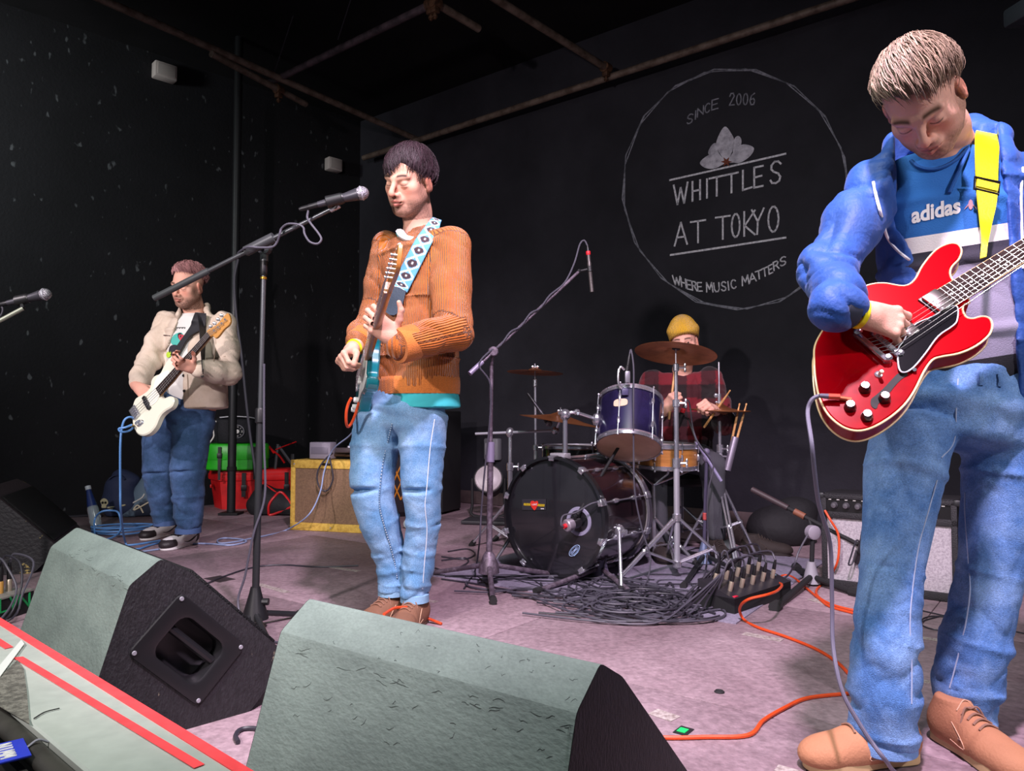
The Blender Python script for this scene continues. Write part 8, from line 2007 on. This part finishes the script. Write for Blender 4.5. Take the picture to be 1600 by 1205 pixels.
    def hh(x, y, l):
        a_ = hit(b, x, y, l); b_ = hit(bj, x, y, l); return a_ if (a_ - EYE).length < (b_ - EYE).length else b_
    rows = [((322, 478), (342, 480)), ((319, 484), (338, 486)), ((315, 490), (334, 493)), ((311, 497), (329, 499)), ((306, 505), (324, 505)), ((301, 513), (319, 512)), ((287, 534), (301, 530)), ((276, 550), (289, 545)), ((272, 556), (281, 562))]
    strap('webbing', [(hh(x[0], x[1], [.05, .045, .035, .03, .03, .025, .025, .025, .025, .025][i]), hh(y[0], y[1], [.05, .045, .035, .03, .03, .025, .025, .025, .025, .025][i])) for i, (x, y) in enumerate(rows)], b, 0, .004, stp, mat('strap_black', '#1b1a20', .7, bump=.2, bscale=200), n=6, cross=6)
    return T
TL = man_left()
def bass_left():
    n = Vector((-.40, -.88, .26)).normalized(); o = P(262, 590, 4.215)
    T = thing('bass_guitar', 'white bass guitar with pale wooden headstock held by the man at left', 'guitar', PL(240, 620, o, n))
    def gp(x, y, off=0): return PL(190 + x / 4.015, 390 + y / 4.015, o + n * off, n)
    ol = [(318, 672), (288, 690), (262, 730), (238, 775), (205, 790), (183, 822), (172, 870), (130, 905), (88, 930), (68, 975), (62, 1040), (68, 1100), (90, 1150), (125, 1167), (170, 1152), (208, 1110), (238, 1045), (270, 1012), (308, 988), (325, 955), (322, 927), (297, 918), (262, 930), (236, 915), (240, 880), (300, 820), (332, 775), (345, 735), (338, 695)]
    wt = mat('bass_white', '#e6e4d0', .25, coat=.9)
    MB().prism(cr([gp(*q) for q in ol], 4, True), -n * .042, bev=.007).build('body', wt, T, sharp=40)
    MB().prism(cr([gp(*q, .0005) for q in ((225, 800), (300, 760), (290, 830), (235, 890), (240, 920), (215, 960), (165, 990), (150, 960), (190, 900))], 4, True), n * .003).build('pickguard', mat('bass_guard', '#efece0', .35), T)
    c0 = gp(226, 893, .012); c1 = gp(545, 533, .012); ax = (c1 - c0).normalized(); sd = n.cross(ax).normalized(); L = (c1 - c0).length
    w0, w1 = .031, .021
    MB().prism([c0 - sd * w0 - n * .006, c0 + sd * w0 - n * .006, c1 + sd * w1 - n * .006, c1 - sd * w1 - n * .006], n * .007).build('fingerboard', mat('rosewood', '#3b2a27', .5), T)
    mb = MB(); hull(mb, [[c + sd * w_ * math.cos(math.pi * i / 6) - n * (.006 + .024 * math.sin(math.pi * i / 6)) for i in range(7)] for c, w_ in ((c0, w0), (c1, w1))]); mb.build('neck', mat('maple_neck2', '#b98a52', .4, coat=.4), T)
    for i in range(1, 20):
        d = L * 1.0 - (L / (1 - 2 ** (-20 / 12.))) * (1 - 2 ** (-i / 12.)); c = c0 + ax * d + n * .001; w_ = w0 + (w1 - w0) * d / L; MB().tube([c - sd * w_, c + sd * w_], .0013, 5).build('fret', mat('fret_nickel', '#d4d2d4', .25, .9), T)
    hs = [(533, 520), (545, 500), (560, 492), (600, 466), (635, 425), (660, 400), (672, 405), (682, 440), (672, 472), (640, 500), (605, 545), (585, 555), (572, 540), (556, 545)]
    MB().prism(cr([gp(*q, .008) for q in hs], 3, True), -n * .015, bev=.002).build('headstock', mat('maple_head2', '#c98f4c', .35, coat=.5), T)
    pk = [(578, 500), (602, 480), (624, 455), (645, 430)]
    for k, (x, y) in enumerate(pk):
        c = gp(x + 14, y + 14, .008); mb = MB(); mb.cyl(c, c + n * .016, .006, 10); mb.build('string_post', M_chrome, T)
        c = gp(x, y, -.002); e = gp(x - 20, y - 18, -.002); mb = MB(); mb.cyl(c, e, .004, 8); mb.ball(e, (.012, .006, .010), 8); mb.build('tuning_peg', M_chrome, T)
    for k in range(4):
        f = (k - 1.5) / 1.5; b0 = gp(82, 1020, .016) + sd * .028 * f; MB().tube([b0, c0 + sd * .024 * f + n * .006, c1 + sd * .016 * f + n * .003, gp(pk[k][0] + 14, pk[k][1] + 14, .018)], .0016, 5).build('string', mat('string_steel', '#d8d5d2', .25, .95), T)
    for x, y in ((152, 950), (160, 975)): MB().box(gp(x, y, .008), (.022, .07, .016), (ax, sd, n), bev=.003).build('pickup', mat('pickup_black', '#19181a', .4), T)
    MB().box(gp(82, 1022, .006), (.05, .085, .010), (ax, sd, n), bev=.003).build('bridge', M_chrome, T)
    for k in range(4): MB().cyl(gp(82, 1022, .014) + sd * (.028 - .0187 * k) - ax * .016, gp(82, 1022, .014) + sd * (.028 - .0187 * k) + ax * .014, .007, 8).build('saddle', M_chrome, T)
    pl = MB().prism(cr([gp(*q, .001) for q in ((92, 1078), (128, 1068), (140, 1085), (112, 1112), (95, 1105))], 4, True), n * .002).build('control_plate', M_chrome, T)
    for x, y in ((104, 1092), (122, 1083)): MB().lathe([(.012, 0), (.011, .014), (0, .016)], gp(x, y, .003), n, 12).build('control_knob', M_chrome, T)
    q = gp(70, 1104, .004); e = P(206, 665, 4.19); c = thing('cable_plug', 'gold-coloured plug in the white bass', 'plug', e); MB().tube([q, e], .008, 8).build('plug_shell', M_gold, c)
    return T
GL_ = bass_left()

# ================================================================== drummer
def drummer():
    D0 = 4.66; T = thing('person', 'drummer in yellow beanie and dark red check shirt behind the cymbals', 'person', P(1065, 700, D0))
    wd = Vector((.97, -.24, 0)).normalized()
    H = Head(P(1069, 535, 4.55), 6, 4, -6, 1.0)
    shL, elL, wrL = P(1018, 596, 4.66), P(1003, 664, 4.48), P(1038, 642, 4.28)
    shR, elR, wrR = P(1110, 592, 4.60), P(1131, 662, 4.46), P(1117, 642, 4.24)
    pts = [H.p(0, .14, .14), H.p(0, -.13, -.14), H.p(.12, 0, 0), H.p(-.12, 0, .15), shL, shR, elL, wrL, elR, wrR, P(1060, 600, 4.2), P(1064, 720, D0)]
    B = SDF(*bounds(pts, .07), .0045); H.build(B, 1.0); nb = P(1066, 578, 4.64)
    B.chain([H.p(0, -.03, -.04), nb], [.055, .062], .03); B.loft([(P(1066, 592, D0), .13, .07), (P(1064, 640, D0), .14, .09), (P(1064, 705, D0), .14, .1)], wd, .04)
    B.chain([shL, elL, wrL], [.05, .042, .027], .02); B.chain([shR, elR, wrR], [.05, .042, .027], .02)
    hy = (P(1050, 628, 4.22) - wrL).normalized(); hand(B, wrL + hy * .01, hy, (-.3, -.9, .2), True, 1.08, ((70, 85, 50), (72, 85, 50), (74, 85, 50), (76, 85, 50)), 1, ((.4, .6, -.7), (-.3, .7, -.5), (-.6, .6, -.3)))
    hy2 = (P(1107, 633, 4.16) - wrR).normalized(); hand(B, wrR + hy2 * .01, hy2, (.3, -.6, .7), False, 1.08, ((70, 85, 50), (72, 85, 50), (74, 85, 50), (76, 85, 50)), 1, ((.4, .6, -.7), (-.3, .7, -.5), (-.6, .6, -.3)))
    V, Q = B.poly(); V = relax(V, Q, 1, .35); me = np_mesh('body', V, Q, origin(T)); c = H.colour(V, '#d3a08c', '#2c1e1a', .3)
    L = H.loc(V)
    for q in (1, -1):
        m = ((L[:, 0] - q * .0325) ** 2 + (L[:, 2] - .0005) ** 2 < .000045) & (L[:, 1] > .06); c[m] = (.02, .012, .01)
    set_col(me, c); link('body', me, M_skin, T)
    hair(H, T, '#2b1c1a', {-180: 110, -100: 106, -60: 97, 0: 99, 60: 99, 100: 106, 180: 110}, n=900, length=(24, 40), lift=.010, rad=.0016, seed=34, jit=4)
    # beanie
    K_ = SDF(*bounds([H.p(-.12, -.14, -.03), H.p(.12, .13, .17), H.p(-.12, .13, .20), H.p(.12, -.14, -.03)], .03), .0045)
    K_.ell(H.p(0, -.014, .055), (.092, .112, .118), H.M, .01); K_.ell(H.p(0, -.015, .075), (.098, .118, .050), H.M, .015)
    cutn = (H.z * -1 + H.y * .42 + H.x * -.12).normalized(); K_.half(H.p(0, .0, .018), cutn, .01); K_.ell(H.p(0, -.012, .02), (.080, .100, .06), H.M, .004, True)
    def ang(V): l = H.loc(V); return np.arctan2(l[:, 0], l[:, 1] + .012) * .1
    bm = mat('beanie_yellow', '#dba80c', .9, bump=.3, bscale=250, sheen=.2, fine=(200, .12)); rib_bump(bm, 'rib', 700, .8, .004); garment('beanie', K_, bm, T, rl=2, attrs=[('rib', ang)])
    # shirt
    S = SDF(*bounds([P(1000, 575, D0 + .2), P(1130, 720, D0 - .2), shL, shR, elL, wrL, elR, wrR], .10), .008)
    S.loft([(P(1066, 588, D0), .150, .09), (P(1066, 602, D0), .200, .12), (P(1065, 650, D0), .195, .14), (P(1064, 715, D0), .19, .15)], wd, .03)
    S.chain([shL, shL.lerp(elL, .5), elL, wrL.lerp(elL, .15)], [.076, .072, .066, .048], .03); S.chain([shR, shR.lerp(elR, .5), elR, wrR.lerp(elR, .15)], [.076, .072, .066, .048], .03); S.cone(nb, nb + Z3 * .2, .062, .075, .008, True)
    red, drk, blk = [np.array(lin(x)[:3]) for x in ('#6a0d1a', '#3a0a12', '#150609')]
    def plaid(V):
        u = ((V @ np.array(wd)) / .17 + .3) % 1; v = (V[:, 2] / .17 + .1) % 1; a = (u < .5).astype(float) + (v < .5); return np.where(a[:, None] > 1.5, red, np.where(a[:, None] > .5, drk, blk))
    garment('check_shirt', S, mat('check_shirt', '#ffffff', .9, attr='Col', bump=.3, bscale=200, sheen=.1), T, wr=[(5, (.4, .2, .9), 50, .012), (8, (-.6, .1, .8), 40, .008)], rl=2, cols=plaid)
    # trousers and boots
    hl, hr_ = P(1048, 716, 4.66), P(1086, 714, 4.64); kl, kr = P(1022, 738, 4.27), P(1112, 728, 4.25); al, ar_ = Vector((kl.x + .02, kl.y - .02, .10)), Vector((kr.x + .03, kr.y + .02, .14))
    G_ = SDF(*bounds([hl, hr_, kl, kr, al, ar_], .14), .009); G_.chain([hl, kl, al], [.098, .074, .052], .03); G_.chain([hr_, kr, ar_], [.098, .074, .052], .03); G_.cone(hl, hr_, .115, .115, .04)
    garment('trousers', G_, mat('trousers_grey', '#4a4b50', .9, bump=.3, bscale=250), T, wr=[(5, (.5, .5, .6), 40, .008)], rl=2)
    for a in (al, ar_):
        sh = bpy.data.objects.new('boot', None); C.objects.link(sh); sh.parent = T; shoe(sh, Vector((a.x, a.y + .07, 0)), Vector((a.x, a.y - .21, 0)), 'dark')
    # throne
    sc = (hl + hr_) / 2; sc = Vector((sc.x, sc.y + .05, 0)); t = thing('drum_stool', 'low black round drum stool under the drummer', 'stool', sc); zt = hl.z - .10
    MB().lathe([(.0, zt - .07), (.15, zt - .07), (.165, zt - .055), (.165, zt - .02), (.15, zt), (0, zt)], Vector((sc.x, sc.y, 0)), Z3, 28).build('seat', mat('stool_black', '#1b1b1d', .5), t)
    MB().tube([sc + Z3 * .08, sc + Z3 * (zt - .06)], .014, 10).build('post', M_chrome, t); legs3(t, sc + Z3 * (zt - .2), sc + Z3 * .09, [sc + Vector((.24, -.12, .012)), sc + Vector((-.24, -.12, .012)), sc + Vector((0, .27, .012))], .01, double=False)
    d = Vector((.10, .12, .95)).normalized(); hc = P(1047, 629, 4.24)
    stick('drumstick held upright in the drummer\'s fist beside the chrome stand', hc - d * .10 + Vector((.0, 0, 0)), P(1056, 566, 4.30))
    stick('drumstick held behind the hi-hat, pale tip showing', P(1100, 668, 4.10), P(1141, 610, 4.34))
    return T
TD = drummer()
# dark things on the floor right of the drummer
q = F(1199, 868)
t = thing('boot', 'dark brown leather boot lying in shadow right of the hi-hat', 'boot', q); shoe(t, q + Vector((-.13, .05, 0)), q + Vector((.13, -.02, 0)), 'dark')
q = F(1168, 850)
t = thing('boot', 'second dark boot, behind the hi-hat stand legs', 'boot', q); shoe(t, q + Vector((-.05, .16, 0)), q + Vector((-.02, -.10, 0)), 'dark')
q = F(1240, 858); blob('duffel_bag', 'black bag on the floor between the boots and the silver amplifier', 'bag', [((q.x, q.y + .2, .10), (.22, .16, .14)), ((q.x + .1, q.y + .22, .2), (.13, .12, .10))], .014, mat('duffel_black', '#1a191c', .8, bump=.3, bscale=40), seed=9, amp=.012)
